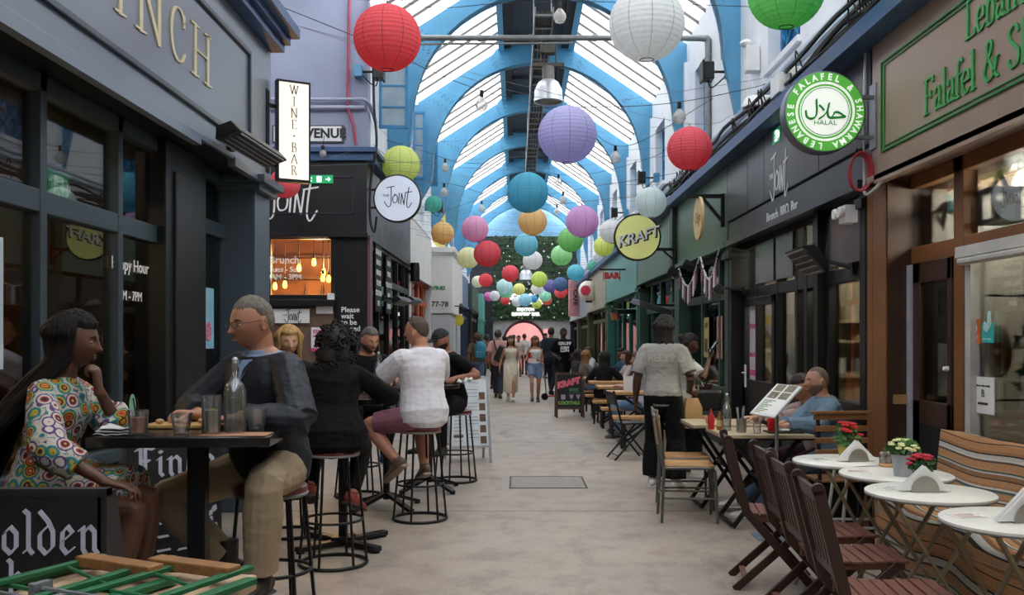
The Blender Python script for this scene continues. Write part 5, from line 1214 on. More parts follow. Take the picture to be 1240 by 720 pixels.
# right wall: pipes, cable bundle, floodlights, camera, boxes
mb = MB()
for z, x in ((4.42, 2.98), (4.52, 3.0)): mb.tube([(x, -2, z), (x, 44, z)], .035, 8)
obj('wall_pipe', mb, M('pipe_paleblue', '#c3d3e2', .5), loc=(3, 10, 4.4), label='pair of pale blue pipes along the white wall above the cable tangle', cat='pipe')
rng = random.Random(11); mb = MB()
for k in range(9):
    pts = []; y = 5.0; x0 = 2.72+rng.uniform(-.06, .1); z0 = 4.02+rng.uniform(-.03, .14)
    while y < 26: pts.append((x0+rng.uniform(-.04, .04), y, z0+rng.uniform(-.05, .06)-(.05 if int(y) % 3 == 0 else 0))); y += rng.uniform(.6, 1.3)
    mb.tube(crom(pts, 3), rng.uniform(.012, .024), 5)
for k in range(26):
    y = rng.uniform(6, 18); q = rng.uniform(.08, .22); mb.tube(crom([(2.7, y, 4.05), (2.66, y+q*.5, 4.12+q*.7), (2.7, y+q, 4.0), (2.74, y+q*1.6, 4.1)], 4), .008, 5)
obj('cable_bundle', mb, M('cable_black', '#26241f', .6, 0, .3, 9), loc=(2.75, 12, 4), label='tangle of dark cables lying on the navy cornice', cat='cables')
def flood(c, s, label, group='black floodlights on the walls'):
    t = thing('floodlight', label, 'lamp', tuple(c), group=group); c = V(c)
    obj('head', MB().box(c, (.14, .2, .24)).box(c+V((-.08*s, 0, 0)), (.03, .24, .28)), IRON, t, smooth=0, bevel=.008)
    obj('junction_box', MB().box(c+V((.3*s, -.02, 0)), (.12, .16, .18)), BLUE, t, smooth=0, bevel=.006)
    obj('bracket', MB().tube([c, c+V((.34*s, 0, 0))], .02, 6).tube(crom([c+V((0, 0, -.12)), c+V((.05*s, 0, -.22)), c+V((.2*s, 0, -.1)), c+V((.28*s, 0, 0))], 4), .01, 5), IRON, t)
flood((2.66, 12.6, 5.2), 1, 'black floodlight by the conduit on the right wall')
flood((2.66, 19.2, 4.9), 1, 'black floodlight on the white wall above the green fascia')
flood((2.66, 24.5, 4.9), 1, 'black floodlight farthest along the white wall')
flood((-1.9, 22.5, 4.75), -1, 'black floodlight on the left wall below the casements')
t = thing('dome_camera', 'white security camera dome on the right wall above the black sign', 'camera', (2.75, 10.4, 4.1))
c = P(914, 128, 10.6)
obj('housing', MB().lathe([(0, .1), (.1, .1), (.14, .04), (.15, -.02), (.11, -.03)], 20, Matrix.Translation(c)), WPAINT, t)
obj('dome', MB().lathe([(.12, -.03), (.1, -.08), (.05, -.11), (0, -.115)], 20, Matrix.Translation(c)), M('dome_smoke', '#1d1f22', .1), t)
obj('arm', MB().tube([c+V((0, 0, .08)), c+V((.3, 0, .1))], .035, 8), WPAINT, t)
t = thing('sensor_box', 'white electric box on the right wall beside the upper window', 'box', (3.0, 11.6, 5))
c = P(918, 72, 11.4)
obj('body', MB().box((2.96, c.y, c.z), (.16, .16, .32)), WPAINT, t, smooth=0, bevel=.01)
obj('lamp_head', MB().ball((2.9, c.y+.06, c.z+.22), (.08, .08, .05), 12).tube([(2.96, c.y, c.z-.15), (2.97, c.y, c.z-.7)], .012, 6), WPAINT, t)
t = thing('control_box', 'white control boxes lying above the halal sign', 'box', (2.75, 8.2, 4.1))
for i, (px, py) in enumerate(((946, 104), (958, 97))):
    c = P(px, py, 9.2); obj('body', MB().box(c, (.14, .3, .2)), WPAINT, t, smooth=0, bevel=.01)
# pipe and wiring on the lilac wall
mb = MB().tube([P(423, -4, 13.98), P(421, 130, 13.98), P(428, 152, 13.98), P(431, 175, 13.98)], .022, 8)
obj('red_cable', mb, M('cable_red', '#a8405a', .5), loc=(-2.6, 13.98, 4.5), label='red cable running down the lilac wall', cat='cable')
mb = MB().tube([(-6, 13.98, 5.06), (-2.33, 13.98, 5.06)], .03, 8).tube([(-4, 13.96, 5.18), (-2.5, 13.96, 5.18)], .025, 8).tube(crom([(-2.5, 13.96, 5.18), (-2.3, 13.9, 5.15), (-2.24, 14.1, 5.05), (-2.24, 14.5, 4.95)], 4), .03, 8)
obj('wall_pipe', mb, M('pipe_lilac', '#a9aec4', .5), loc=(-3, 13.98, 5.06), label='lilac painted pipes across the lilac wall above the street sign', cat='pipe')
mb = MB().tube(crom([P(452, 80, 13.9), P(453, 130, 13.9), P(456, 175, 13.9), P(449, 220, 13.9), P(448, 262, 13.9), P(453, 281, 13.9), P(456, 262, 13.9)], 5), .02, 6)
obj('black_cable', mb, IRON, loc=(-2.2, 13.9, 4), label='black cable looping down the corner of the black restaurant', cat='cable')
flood((-2.12, 13.96, 5.6), -1, 'black floodlight under the largest coral red lantern')
t = thing('hanging_bulb', 'clear bulb hanging on the black fascia under the street sign', 'bulb', (-3.05, 13.9, 4.2))
c = P(391, 186, 13.8)
obj('bulb', MB().ball(c, (.055, .055, .06), 12), BULBG, t)
obj('socket', MB().lathe([(0, .05), (.025, .05), (.025, .12), (0, .12)], 8, Matrix.Translation(c)).tube([c+V((0, 0, .12)), c+V((0, .1, .3))], .006, 5), IRON, t)
# ================================================================== people
def loft(mb, pts, rad, side=(0, 1, 0), n=14, capa=.6, capb=.6, sub=3):
    """sweep ellipses (half-width along `side`, half-depth across it) along a path; rounded or flat ends"""
    pts = [V(p) for p in pts]; rad = [(r, r) if not hasattr(r, '__len__') else r for r in rad]
    if sub > 1 and len(pts) > 2:
        p2 = crom(pts, sub); rr = crom([(a, b, 0) for a, b in rad], sub); rad = [(max(.002, q.x), max(.002, q.y)) for q in rr]; pts = p2
    k = len(pts); T = []
    for i in range(k):
        d = pts[min(i+1, k-1)]-pts[max(i-1, 0)]; T.append(d.normalized())
    sides = side if isinstance(side, list) else [V(side)]*k
    if len(sides) != k: sides = [sides[min(len(sides)-1, int(i*len(sides)/k))] for i in range(k)]
    rings = []
    def ringat(c, t, s, a, b):
        s = V(s); s = (s-t*s.dot(t)); s = s.normalized() if s.length > 1e-5 else t.orthogonal().normalized(); u = t.cross(s)
        return [c+s*(a*math.cos(2*PI*j/n))+u*(b*math.sin(2*PI*j/n)) for j in range(n)]
    if capa:
        m = min(rad[0])*capa
        rings.append(ringat(pts[0]-T[0]*m*.85, T[0], sides[0], rad[0][0]*.5, rad[0][1]*.5)); rings.append(ringat(pts[0]-T[0]*m*.5, T[0], sides[0], rad[0][0]*.85, rad[0][1]*.85))
    for i in range(k): rings.append(ringat(pts[i], T[i], sides[i], *rad[i]))
    if capb:
        m = min(rad[-1])*capb
        rings.append(ringat(pts[-1]+T[-1]*m*.5, T[-1], sides[-1], rad[-1][0]*.85, rad[-1][1]*.85)); rings.append(ringat(pts[-1]+T[-1]*m*.85, T[-1], sides[-1], rad[-1][0]*.5, rad[-1][1]*.5))
    vs = [p for r in rings for p in r]; K = len(rings); fs = []
    for i in range(K-1):
        for j in range(n): fs.append((i*n+j, i*n+(j+1) % n, (i+1)*n+(j+1) % n, (i+1)*n+j))
    fs.append(tuple(range(n-1, -1, -1))); fs.append(tuple(range((K-1)*n, K*n)))
    return mb.add(vs, fs)
def remesh(mb, vox, smooth=3, wr=0, wf=(9, 9, 9), seed=0):
    me = mkmesh('tmp', mb, [], 0); o = bpy.data.objects.new('tmp', me); COL.objects.link(o)
    r = o.modifiers.new('r', 'REMESH'); r.mode = 'VOXEL'; r.voxel_size = vox; r.use_smooth_shade = True
    if smooth:
        s = o.modifiers.new('s', 'SMOOTH'); s.factor = .5; s.iterations = smooth
    dg = bpy.context.evaluated_depsgraph_get(); dg.update()
    out = bpy.data.meshes.new_from_object(o.evaluated_get(dg))
    bpy.data.objects.remove(o); bpy.data.meshes.remove(me)
    n = len(out.vertices); co = np.empty(n*3, np.float32); out.vertices.foreach_get('co', co)
    if wr:
        no = np.empty(n*3, np.float32); out.vertices.foreach_get('normal', no); co = co.reshape(-1, 3); no = no.reshape(-1, 3)
        d = np.array([noise.noise((x*wf[0]+seed, y*wf[1], z*wf[2]))+.5*noise.noise((x*wf[0]*2.3, y*wf[1]*2.3+seed, z*wf[2]*2.3)) for x, y, z in co], np.float32)
        d = -np.abs(d)+.25
        co = (co+no*(d[:, None]*wr)).astype(np.float32).reshape(-1); out.vertices.foreach_set('co', co)
    out.polygons.foreach_set('use_smooth', [True]*len(out.polygons)); out.update()
    return out
def part_mesh(name, me, mat, parent):
    me.name = name; me.materials.clear(); me.materials.append(mat)
    o = bpy.data.objects.new(name, me); COL.objects.link(o); o.parent = parent; return o
def G(x, m, s): return math.exp(-((x-m)/s)**2)
def head_pt(u, fem=0, heavy=0):
    """skull and face in head space: x forward, y left, z up, centre mid-head; u is a unit direction"""
    ux, uy, uz = u
    x, y, z = ux*.096, uy*.077, uz*.118
    t = max(0, -uz)
    y *= 1-(.30-.1*heavy)*t**1.7
    if ux < 0: x *= 1+.10*max(0, uz)-.42*t**1.3*(1 if uz < 0 else 0)
    else: x *= 1-.10*max(0, uz)**2+.02*t
    f = max(0, ux)
    if f > .12:
        w = min(1, (f-.12)/.3)
        if True:
            b = 0
            zr = (z-.012)/(-.044)                      # 0 at the bridge, 1 at the tip
            if -.25 < zr < 1.35: b += .026*max(0, min(1, zr*.8+.18))*G(y, 0, .0115)*(1 if zr < 1 else max(0, 1-(zr-1)/.3))
            b += .009*G(y, 0, .017)*G(z, -.030, .008)
            b += .006*(G(y, .026, .014)+G(y, -.026, .014))*G(z, .021, .007)*(1-.5*fem)
            b -= .011*(G(y, .031, .015)+G(y, -.031, .015))*G(z, .003, .012)
            b += .0065*G(y, 0, .022)*(G(z, -.0555, .006)*.9+G(z, -.0675, .006))
            b -= .0025*G(y, 0, .024)*G(z, -.0615, .0025)
            b += .010*G(y, 0, .020)*G(z, -.095, .014)
            b += .005*(G(y, .044, .02)+G(y, -.044, .02))*G(z, -.018, .018)
            b -= .004*(G(y, .036, .014)+G(y, -.036, .014))*G(z, -.055, .014)*(1-heavy)
            x += b*w
    return V((x, y, z))
def head_grid(fn, nu=72, nv=56):
    vs = [fn((0, 0, -1))]; fs = []
    for i in range(1, nv):
        a = -PI/2+PI*i/nv
        for j in range(nu):
            p = 2*PI*j/nu; vs.append(fn((math.cos(a)*math.cos(p), math.cos(a)*math.sin(p), math.sin(a))))
    vs.append(fn((0, 0, 1))); t = len(vs)-1
    for j in range(nu):
        fs.append((0, 1+(j+1) % nu, 1+j)); fs.append((t, 1+(nv-2)*nu+j, 1+(nv-2)*nu+(j+1) % nu))
        for i in range(nv-2): fs.append((1+i*nu+j, 1+i*nu+(j+1) % nu, 1+(i+1)*nu+(j+1) % nu, 1+(i+1)*nu+j))
    return vs, fs
def ik(a, t, l1, l2, pole):
    a = V(a); t = V(t); d = t-a; L0 = d.length; m = (l1+l2)*.998
    if L0 > m: t = a+d*(m/L0); d = t-a; L0 = m
    c = (l1*l1+L0*L0-l2*l2)/(2*L0); h = math.sqrt(max(0, l1*l1-c*c)); dn = d.normalized()
    p = V(pole); p = p-dn*p.dot(dn); p = p.normalized() if p.length > 1e-5 else dn.orthogonal().normalized()
    return a+dn*c+p*h, t
TORSO = {0: [(-.11, .085, .075, -.005), (-.06, .150, .105, -.012), (.02, .163, .115, -.012), (.10, .150, .106, -.002), (.19, .142, .102, .006), (.29, .157, .113, .010), (.37, .170, .115, .008), (.43, .172, .098, 0), (.475, .135, .078, -.006), (.50, .085, .064, -.006)],
         1: [(-.11, .085, .075, -.005), (-.06, .158, .110, -.014), (.02, .168, .116, -.014), (.10, .142, .098, -.002), (.18, .120, .085, .004), (.27, .132, .098, .012), (.34, .145, .112, .020), (.40, .148, .094, .006), (.45, .118, .072, -.006), (.48, .07, .055, -.006)]}
SKIN = {}
def skin_mat(hexc):
    return M('skin_'+hexc[1:], hexc, .5, 0, .09, 18, .08, 220, sss=.08)
EYEW = None
def person(label, x, y, head=0, s=1.0, fem=0, pz=.93, px=0, lean=0, slean=0, twist=0, hyaw=0, hpitch=0, htilt=0, L_=None, R_=None, lL=None, lR=None,
           skin='#b98a6e', hair=None, wear=(), vox=.008, bulk=1.0, belly=0, heavy=0, face=True, group=None, z=0, hscale=1.0, extras=None, glasses=False, beard=None):
    """local space: x forward, y left, z up from the floor under the person; head = compass angle of the facing direction in degrees (0 = +X, 90 = away)"""
    root = thing('person', label, 'person', (x, y, z), rz=head, group=group)
    t0 = TORSO[fem]; shw = (.168 if not fem else .148)*s*(1+.5*(bulk-1)); hipw = (.088 if not fem else .090)*s
    sk = skin_mat(skin); big = vox <= .0065
    def spine(t):
        n = 12; p = V((px, 0, pz)); la = R(lean); sa = R(slean); dt = t*s/n
        for i in range(n):
            q = max(0, min(1, (t*(i+.5)/n+.05)/.35)); a = la*q; b = sa*q
            p = p+V((math.sin(a), math.sin(b)*math.cos(a), math.cos(a)*math.cos(b)))*dt
        q = max(0, min(1, (t+.05)/.35)); a = la*q; b = sa*q
        return p, V((math.sin(a), math.sin(b)*math.cos(a), math.cos(a)*math.cos(b))).normalized()
    def sidev(t):
        q = max(0, min(1, (t+.02)/.4)); a = R(twist)*q; return V((-math.sin(a), math.cos(a), 0))
    def torso(mb, ta, tb, pad=0, flare=0, capa=.5, capb=.5):
        P_, R__, S_ = [], [], []
        T_ = [q for q in t0 if ta < q[0] < tb]
        def at(t):
            for q0, q1 in zip(t0, t0[1:]):
                if q0[0] <= t <= q1[0]:
                    k = (t-q0[0])/(q1[0]-q0[0]); return tuple(q0[i]+(q1[i]-q0[i])*k for i in range(4))
            return t0[0] if t < t0[0][0] else t0[-1]
        for q in [at(ta)]+T_+[at(tb)]:
            c, d = spine(q[0]); sv = sidev(q[0]); fw = sv.cross(d).normalized()
            bl = belly*G(q[0], .12, .12)
            fl = flare*max(0, (.2-q[0])/.3)
            P_.append(c+fw*(q[3]*s+bl*.45)); R__.append((q[1]*s*bulk+pad+fl, (q[2]*s*bulk+bl*.6+pad+fl)))
            S_.append(sv)
        loft(mb, P_, R__, S_, 22, capa, capb, 2 if False else 1)
    neckb, nd = spine(.49); sv = sidev(.49)
    hc0, _ = spine(.565 if not fem else .555)
    hq = Matrix.Rotation(R(hyaw), 3, 'Z') @ Matrix.Rotation(R(hpitch), 3, 'Y') @ Matrix.Rotation(R(htilt), 3, 'X')
    hs = s*hscale; hc = hc0+hq @ V((.024, 0, .080))*hs
    HM = hq.to_4x4(); HM = Matrix.Translation(hc) @ HM @ Matrix.Diagonal((hs, hs, hs, 1))
    sh = {}
    for sd, sg in (('L', 1), ('R', -1)):
        c, _ = spine(.445 if not fem else .42); sh[sd] = c+sidev(.45)*shw*sg-V((0, 0, .012*s))
    ua, fa = .285*s, .255*s
    aw = 1.0*bulk if not fem else .80
    arms = {}
    for sd, sg, spec in (('L', 1, L_), ('R', -1, R_)):
        spec = spec or {}
        tgt = V(spec.get('to', tuple(sh[sd]+V((.05, .06*sg, -.50*s)))))
        el, wr = ik(sh[sd], tgt, ua, fa, spec.get('pole', (-1, .35*sg, -.3)))
        hd = V(spec['hand']).normalized() if 'hand' in spec else (wr-el).normalized()
        arms[sd] = dict(sh=sh[sd], el=el, wr=wr, hd=hd, pn=V(spec.get('palm', (0, -sg, 0))), curl=spec.get('curl', .35), sg=sg, spread=spec.get('spread', 1), thumb=spec.get('thumb', .6))
    legs = {}
    th, sn = .43*s, .40*s
    for sd, sg, spec in (('L', 1, lL), ('R', -1, lR)):
        spec = spec or {}
        hp = V((px, hipw*sg, pz-.03*s)); tgt = V(spec.get('to', (0, .1*sg*s, .085*s)))
        kn, an = ik(hp, tgt, th, sn, spec.get('pole', (1, .05*sg, 0)))
        legs[sd] = dict(hip=hp, kn=kn, an=an, toe=V(spec.get('toe', (1, .12*sg, 0))).normalized(), pitch=spec.get('pitch', 0))
    lw = (1.0 if not fem else .93)*(.6+.4*bulk)
    def arm_loft(mb, a, f0, f1, pad=0, capa=.6, capb=.5, k=1.0, loose=0):
        R0 = [.050, .048, .043, .041, .040, .032, .026]; fr = [0, .4, .85, 1.0, 1.25, 1.7, 2.0]
        P_, Q_ = [], []
        fs = sorted(set([f0, f1]+[f for f in fr if f0 < f < f1]))
        for f in fs:
            p = a['sh'].lerp(a['el'], f) if f <= 1 else a['el'].lerp(a['wr'], f-1)
            r = float(np.interp(f, fr, R0))*s*aw*k+pad+loose*min(1, f/.7)
            P_.append(p); Q_.append((r, r))
        loft(mb, P_, Q_, (0, .3, 1), 12, capa, capb, 2)
    def leg_loft(mb, g, f0, f1, pad=0, capa=.5, capb=.4, wide=0):
        fr = [0, .35, .85, 1.0, 1.12, 1.35, 1.75, 2.0]; R0 = [.088, .080, .058, .055, .052, .056, .042, .036]
        P_, Q_ = [], []
        fs = sorted(set([f0, f1]+[f for f in fr if f0 < f < f1]))
        for f in fs:
            p = g['hip'].lerp(g['kn'], f) if f <= 1 else g['kn'].lerp(g['an'], f-1)
            r = float(np.interp(f, fr, R0))*s*lw+pad+wide*max(0, f-.3)
            P_.append(p); Q_.append((r, r*1.04))
        loft(mb, P_, Q_, (0, 1, 0), 14, capa, capb, 2)
    def hand(mb, a):
        d = a['hd']; n = a['pn']; n = (n-d*n.dot(d)).normalized(); u = d.cross(n)*1.0    # u: towards the thumb for the left hand when palm faces n
        ts = -u if a['sg'] > 0 else u
        w = a['wr']; k = s*(.93 if fem else 1.0)
        loft(mb, [w-d*.02*k, w+d*.03*k, w+d*.065*k, w+d*.092*k], [(.026*k, .022*k), (.034*k, .018*k), (.041*k, .0155*k), (.039*k, .012*k)], ts, 14)
        cu = a['curl']
        for i, (off, ln) in enumerate(((.031, .072), (.0105, .080), (-.0105, .075), (-.031, .058))):
            b0 = w+(d*(.090-.004*abs(i-1)))*k+ts*off*k
            ang = 0; pts = [b0-d*.02*k, b0]; p = b0
            fd = (d+ts*(off*2.2*a['spread'])).normalized()
            for seg, bend in ((.46, 55), (.31, 75), (.23, 45)):
                ang += R(bend)*cu*(1+.12*i); p = p+(fd*math.cos(ang)+n*math.sin(ang))*ln*seg*k; pts.append(p)
            loft(mb, pts, [(.0094*k,)*2, (.0092*k,)*2, (.0086*k,)*2, (.0078*k,)*2, (.0066*k,)*2], ts, 8, .5, .8, 2)
        b0 = w+d*.028*k+ts*.026*k; tv = (d*.55+ts*.75+n*(.25+.6*cu*a['thumb'])).normalized(); tv2 = (d*.85+ts*.15+n*(.3+.7*cu*a['thumb'])).normalized()
        loft(mb, [b0-ts*.01*k, b0+tv*.026*k, b0+tv*.048*k+tv2*.004*k, b0+tv*.048*k+tv2*.034*k], [(.016*k,)*2, (.0125*k,)*2, (.0105*k,)*2, (.0085*k,)*2], n, 8, .5, .8, 2)
    # ---- body: one continuous surface
    mb = MB()
    torso(mb, -.11, .50)
    loft(mb, [neckb-nd*.05*s, neckb+nd*.0*s, hc0+hq @ V((-.004, 0, .01))*hs, hc0+hq @ V((.004, 0, .06))*hs], [(.075*s*bulk, .062*s), (.060*s, .058*s), (.053*s*(1+.1*heavy), .056*s), (.05*s, .055*s)], sv, 14)
    vs, fs = head_grid(lambda u: HM @ head_pt(u, fem, heavy)); mb.add(vs, fs)
    for sg in (-1, 1):                                   # ears
        ec = V((-.012, .0745*sg, -.004)); m3 = HM @ Matrix.Translation(ec) @ Matrix.Rotation(R(-14), 4, 'Y') @ Matrix.Rotation(R(22*sg), 4, 'Z')
        mb.ball((0, 0, 0), (.018, .009, .031), 12, 0, None) if False else None
        vs2 = MB().ball((0, 0, 0), (.0175, .0085, .031), 12); mb.add(vs2.v, vs2.f, 0, m3)
        vs2 = MB().ring((0, 0, 0), 1, .2, 14); mb.add([(q[0]*.0150, q[2]*.02+.006*sg, q[1]*.027) for q in vs2.v], vs2.f, 0, m3)
    for a in arms.values(): arm_loft(mb, a, 0, 2.0); hand(mb, a)
    bare = {}
    for g in legs.values():
        leg_loft(mb, g, 0, 2.0)
        f = g['toe']; a = g['an']; cp = math.cos(R(g['pitch'])); sp = math.sin(R(g['pitch']))
        fd = V((f.x*cp, f.y*cp, -sp)); g['fd'] = fd; up = V((f.x*sp, f.y*sp, cp)); g['up'] = up
        loft(mb, [a-fd*.045*s-up*.045*s, a-up*.03*s+fd*.02*s, a+fd*.10*s-up*.055*s, a+fd*.165*s-up*.066*s], [(.03*s, .03*s), (.034*s, .038*s), (.04*s, .022*s), (.032*s, .012*s)], fd.cross(up), 12)
    body = part_mesh('body', remesh(mb, vox, 2), sk, root)
    info = dict(root=root, HM=HM, spine=spine, sidev=sidev, arms=arms, legs=legs, hc=hc, hq=hq, hs=hs, s=s)
    # ---- face
    if face:
        m = MB(); ir = MB(); br = MB(); lp = MB()
        for sg in (-1, 1):
            e = V((.0725, .031*sg, .003)); m.ball(HM @ e, .0125*hs, 14)
            ir.lathe([(0, 0), (.0062, -.0004), (.0066, -.0012), (0, -.003)], 14, HM @ frame(e+V((.0117, -.0012*sg, 0)), (0, 1, 0), (0, 0, 1)))
            br.tube([HM @ V(q) for q in ((.090, .014*sg, .0215), (.0905, .026*sg, .0255), (.086, .038*sg, .0255), (.076, .050*sg, .0205))], [.003*hs, .0042*hs, .0038*hs, .002*hs], 6)
            for uz, th_ in ((.010, .0028), (-.0075, .0018)):   # lids
                m2 = [HM @ (e+V((.0118*math.cos(a*.9), .0145*math.sin(a), uz*math.cos(a*.8)))) for a in np.linspace(-1.15, 1.15, 7)]
                lp.tube(m2, th_*hs, 6)
        ew = obj('eyes', m, M('eye_white', '#cfc8c0', .25), root, world=False); obj('iris', ir, M('iris_dark', '#2a1c14', .2), ew, world=False)
        hb = (hair or {}).get('brow', (hair or {}).get('col', '#3a2a20'))
        obj('eyelids', lp, sk, root, world=False)
        obj('eyebrows', br, M('hair_'+hb[1:], hb, .7, 0, .25, 40), root, world=False)
        m = MB()
        for zc, h_ in ((-.0562, .0042), (-.0668, .0052)):
            m.tube([HM @ (V((.0925-.22*abs(q)**1.5-.0, q, zc-.04*abs(q)))) for q in np.linspace(-.024, .024, 9)], [h_*hs*max(.25, 1-(abs(q)/.027)**2) for q in np.linspace(-.024, .024, 9)], 8)
        lc = {'f': '#a5544c', 'm': '#9a6a58'}['f' if fem else 'm'] if lin(skin)[0] > .2 else '#5c322c'
        obj('lips', m, M('lips_'+lc[1:], lc, .4), root, world=False)
    # ---- hair
    if hair: make_hair(info, hair, fem, vox)
    if beard:
        def bf(u):
            p = head_pt(u, fem, heavy); k = 1 if (p.z < -.03 and p.x > -.02 and not (abs(p.y) < .024 and -.072 < p.z < -.052) and not (p.z > -.05 and abs(p.y) < .045 and p.x > .07)) else 0
            return HM @ (p*(1.03 if k else .96))
        v_, f_ = head_grid(bf); obj('beard', MB().add(v_, f_), M('hair_'+beard[1:], beard, .8, 0, .3, 60, .4, 300), root, world=False, smooth=180)
    if glasses:
        m = MB(); gl = MB()
        for sg in (-1, 1):
            cp_ = [HM @ V((.1045-.10*abs(.033*sg+.0225*math.cos(t)*1.0)**1.4, .033*sg+.0225*math.cos(t), .002+.0155*math.sin(t))) for t in np.linspace(0, 2*PI, 20)[:-1]]
            m.tube(cp_, .0014*hs, 5, closed=True); gl.add(cp_, [tuple(range(len(cp_)))])
            m.tube([HM @ V((.095, .055*sg, .008)), HM @ V((.06, .074*sg, .01)), HM @ V((-.01, .082*sg, .012)), HM @ V((-.03, .08*sg, -.005))], .0016*hs, 5)
        m.tube([HM @ V((.106, -.011, .006)), HM @ V((.109, 0, .009)), HM @ V((.106, .011, .006))], .0014*hs, 5)
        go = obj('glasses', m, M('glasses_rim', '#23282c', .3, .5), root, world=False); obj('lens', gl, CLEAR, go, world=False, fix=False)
    # ---- clothing
    for w in wear:
        k = w['k']; m = MB(); col = w['col']; wv = w.get('wr', .006 if big else .004); mt = w.get('mat') or M('cloth_'+col[1:], col, .85, 0, .12, 9, .12 if big else 0, 350, spec=.2)
        wvox = max(vox*1.15, .0055)
        if k in ('shirt', 'top'):
            pad = w.get('pad', .014)
            torso(m, w.get('lo', -.07), w.get('hi', .488 if not fem else .465), pad, w.get('flare', 0), 0, .3)
            sl = w.get('sleeve', .62)
            for a in arms.values():
                if sl > 0:
                    b = a['sh'].lerp(spine(.43)[0], .35); loft(m, [b, a['sh'], a['sh'].lerp(a['el'], .12)], [(.052*s*aw+pad*.8, .050*s*aw+pad*.8), (.049*s*aw+pad,)*2, (.049*s*aw+pad,)*2], (0, .3, 1), 12)
                    arm_loft(m, a, 0, sl, pad, .6, 0, 1.0, w.get('loose', .004))
            if w.get('collar'):
                c1 = neckb-nd*.035*s; c2 = neckb+nd*.028*s-sv.cross(nd)*.008
                loft(m, [c1, c2], [(.098*s*bulk, .082*s), (.068*s*bulk, .066*s)], sv, 18, 0, 0, 1)
        elif k == 'trousers':
            pad = w.get('pad', .012); torso(m, -.11, w.get('hi', .0), pad, 0, .5, 0)
            for g in legs.values(): leg_loft(m, g, 0, w.get('len', 1.95), pad, .5, 0, w.get('wide', 0))
        elif k == 'skirt':
            c0, _ = spine(.13); L0 = legs['L']['kn'].lerp(legs['R']['kn'], .5); A0 = legs['L']['an'].lerp(legs['R']['an'], .5); hm = w.get('hem', 1.5)
            e = L0.lerp(A0, hm-1) if hm > 1 else V((px, 0, pz)).lerp(L0, hm); hv = w.get('hw', .19)*s
            torso(m, -.10, .16, .014, 0, .5, .3)
            loft(m, [V((px, 0, pz+.02*s)), V((px, 0, pz)).lerp(L0, .55), L0.lerp(e, .5) if hm > 1 else V((px, 0, pz)).lerp(L0, hm*.8), e], [(.185*s, .135*s), (hv*.98, .145*s), (hv, .15*s), (hv, .16*s)], (0, 1, 0), 24, .3, 0, 3)
        me = remesh(m, wvox, w.get('sm', 2), wv, w.get('wf', (8, 8, 13)), w.get('seed', sum(map(ord, label)) % 50))
        o = part_mesh(w.get('name', {'shirt': 'shirt', 'top': 'top', 'trousers': 'trousers', 'skirt': 'skirt'}[k]), me, mt, root)
        if w.get('label'): o['label'] = w['label']
    for sd, g in legs.items():
        w = next((q for q in [extras.get('shoe') if extras else None] if q), None)
        if not w: continue
        a, f, up = g['an'], g['fd'], g['up']; sdv = f.cross(up); m = MB()
        loft(m, [a-f*.062*s-up*.052*s, a-f*.045*s-up*.042*s, a+f*.03*s-up*.038*s, a+f*.09*s-up*.052*s, a+f*.16*s-up*.060*s, a+f*.195*s-up*.065*s], [(.026*s, .03*s), (.038*s, .042*s), (.042*s, .046*s), (.047*s, .034*s), (.045*s, .026*s), (.030*s, .018*s)], sdv, 14)
        if w.get('boot'): loft(m, [a-up*.04*s, a+up*.09*s], [(.046*s,)*2, (.05*s,)*2], sdv, 12, .5, 0, 1)
        else: loft(m, [a-up*.05*s-f*.01*s, a+up*.012*s-f*.008*s], [(.042*s, .05*s), (.043*s, .047*s)], sdv, 12, .5, 0, 1)
        so = part_mesh('shoe', remesh(m, max(.005, vox*.8), 2), M('shoe_'+w['col'][1:], w['col'], .5, 0, .1), root)
        m = MB(); loft(m, [a-f*.066*s-up*.076*s, a+f*.0*s-up*.076*s, a+f*.10*s-up*.076*s, a+f*.20*s-up*.076*s], [(.036*s, .012*s), (.041*s, .012*s), (.049*s, .012*s), (.034*s, .011*s)], sdv, 14, .5, .5)
        obj('sole', m, M('sole_'+w.get('sole', '#ddd8d0')[1:], w.get('sole', '#ddd8d0'), .6), so, world=False)
    return info
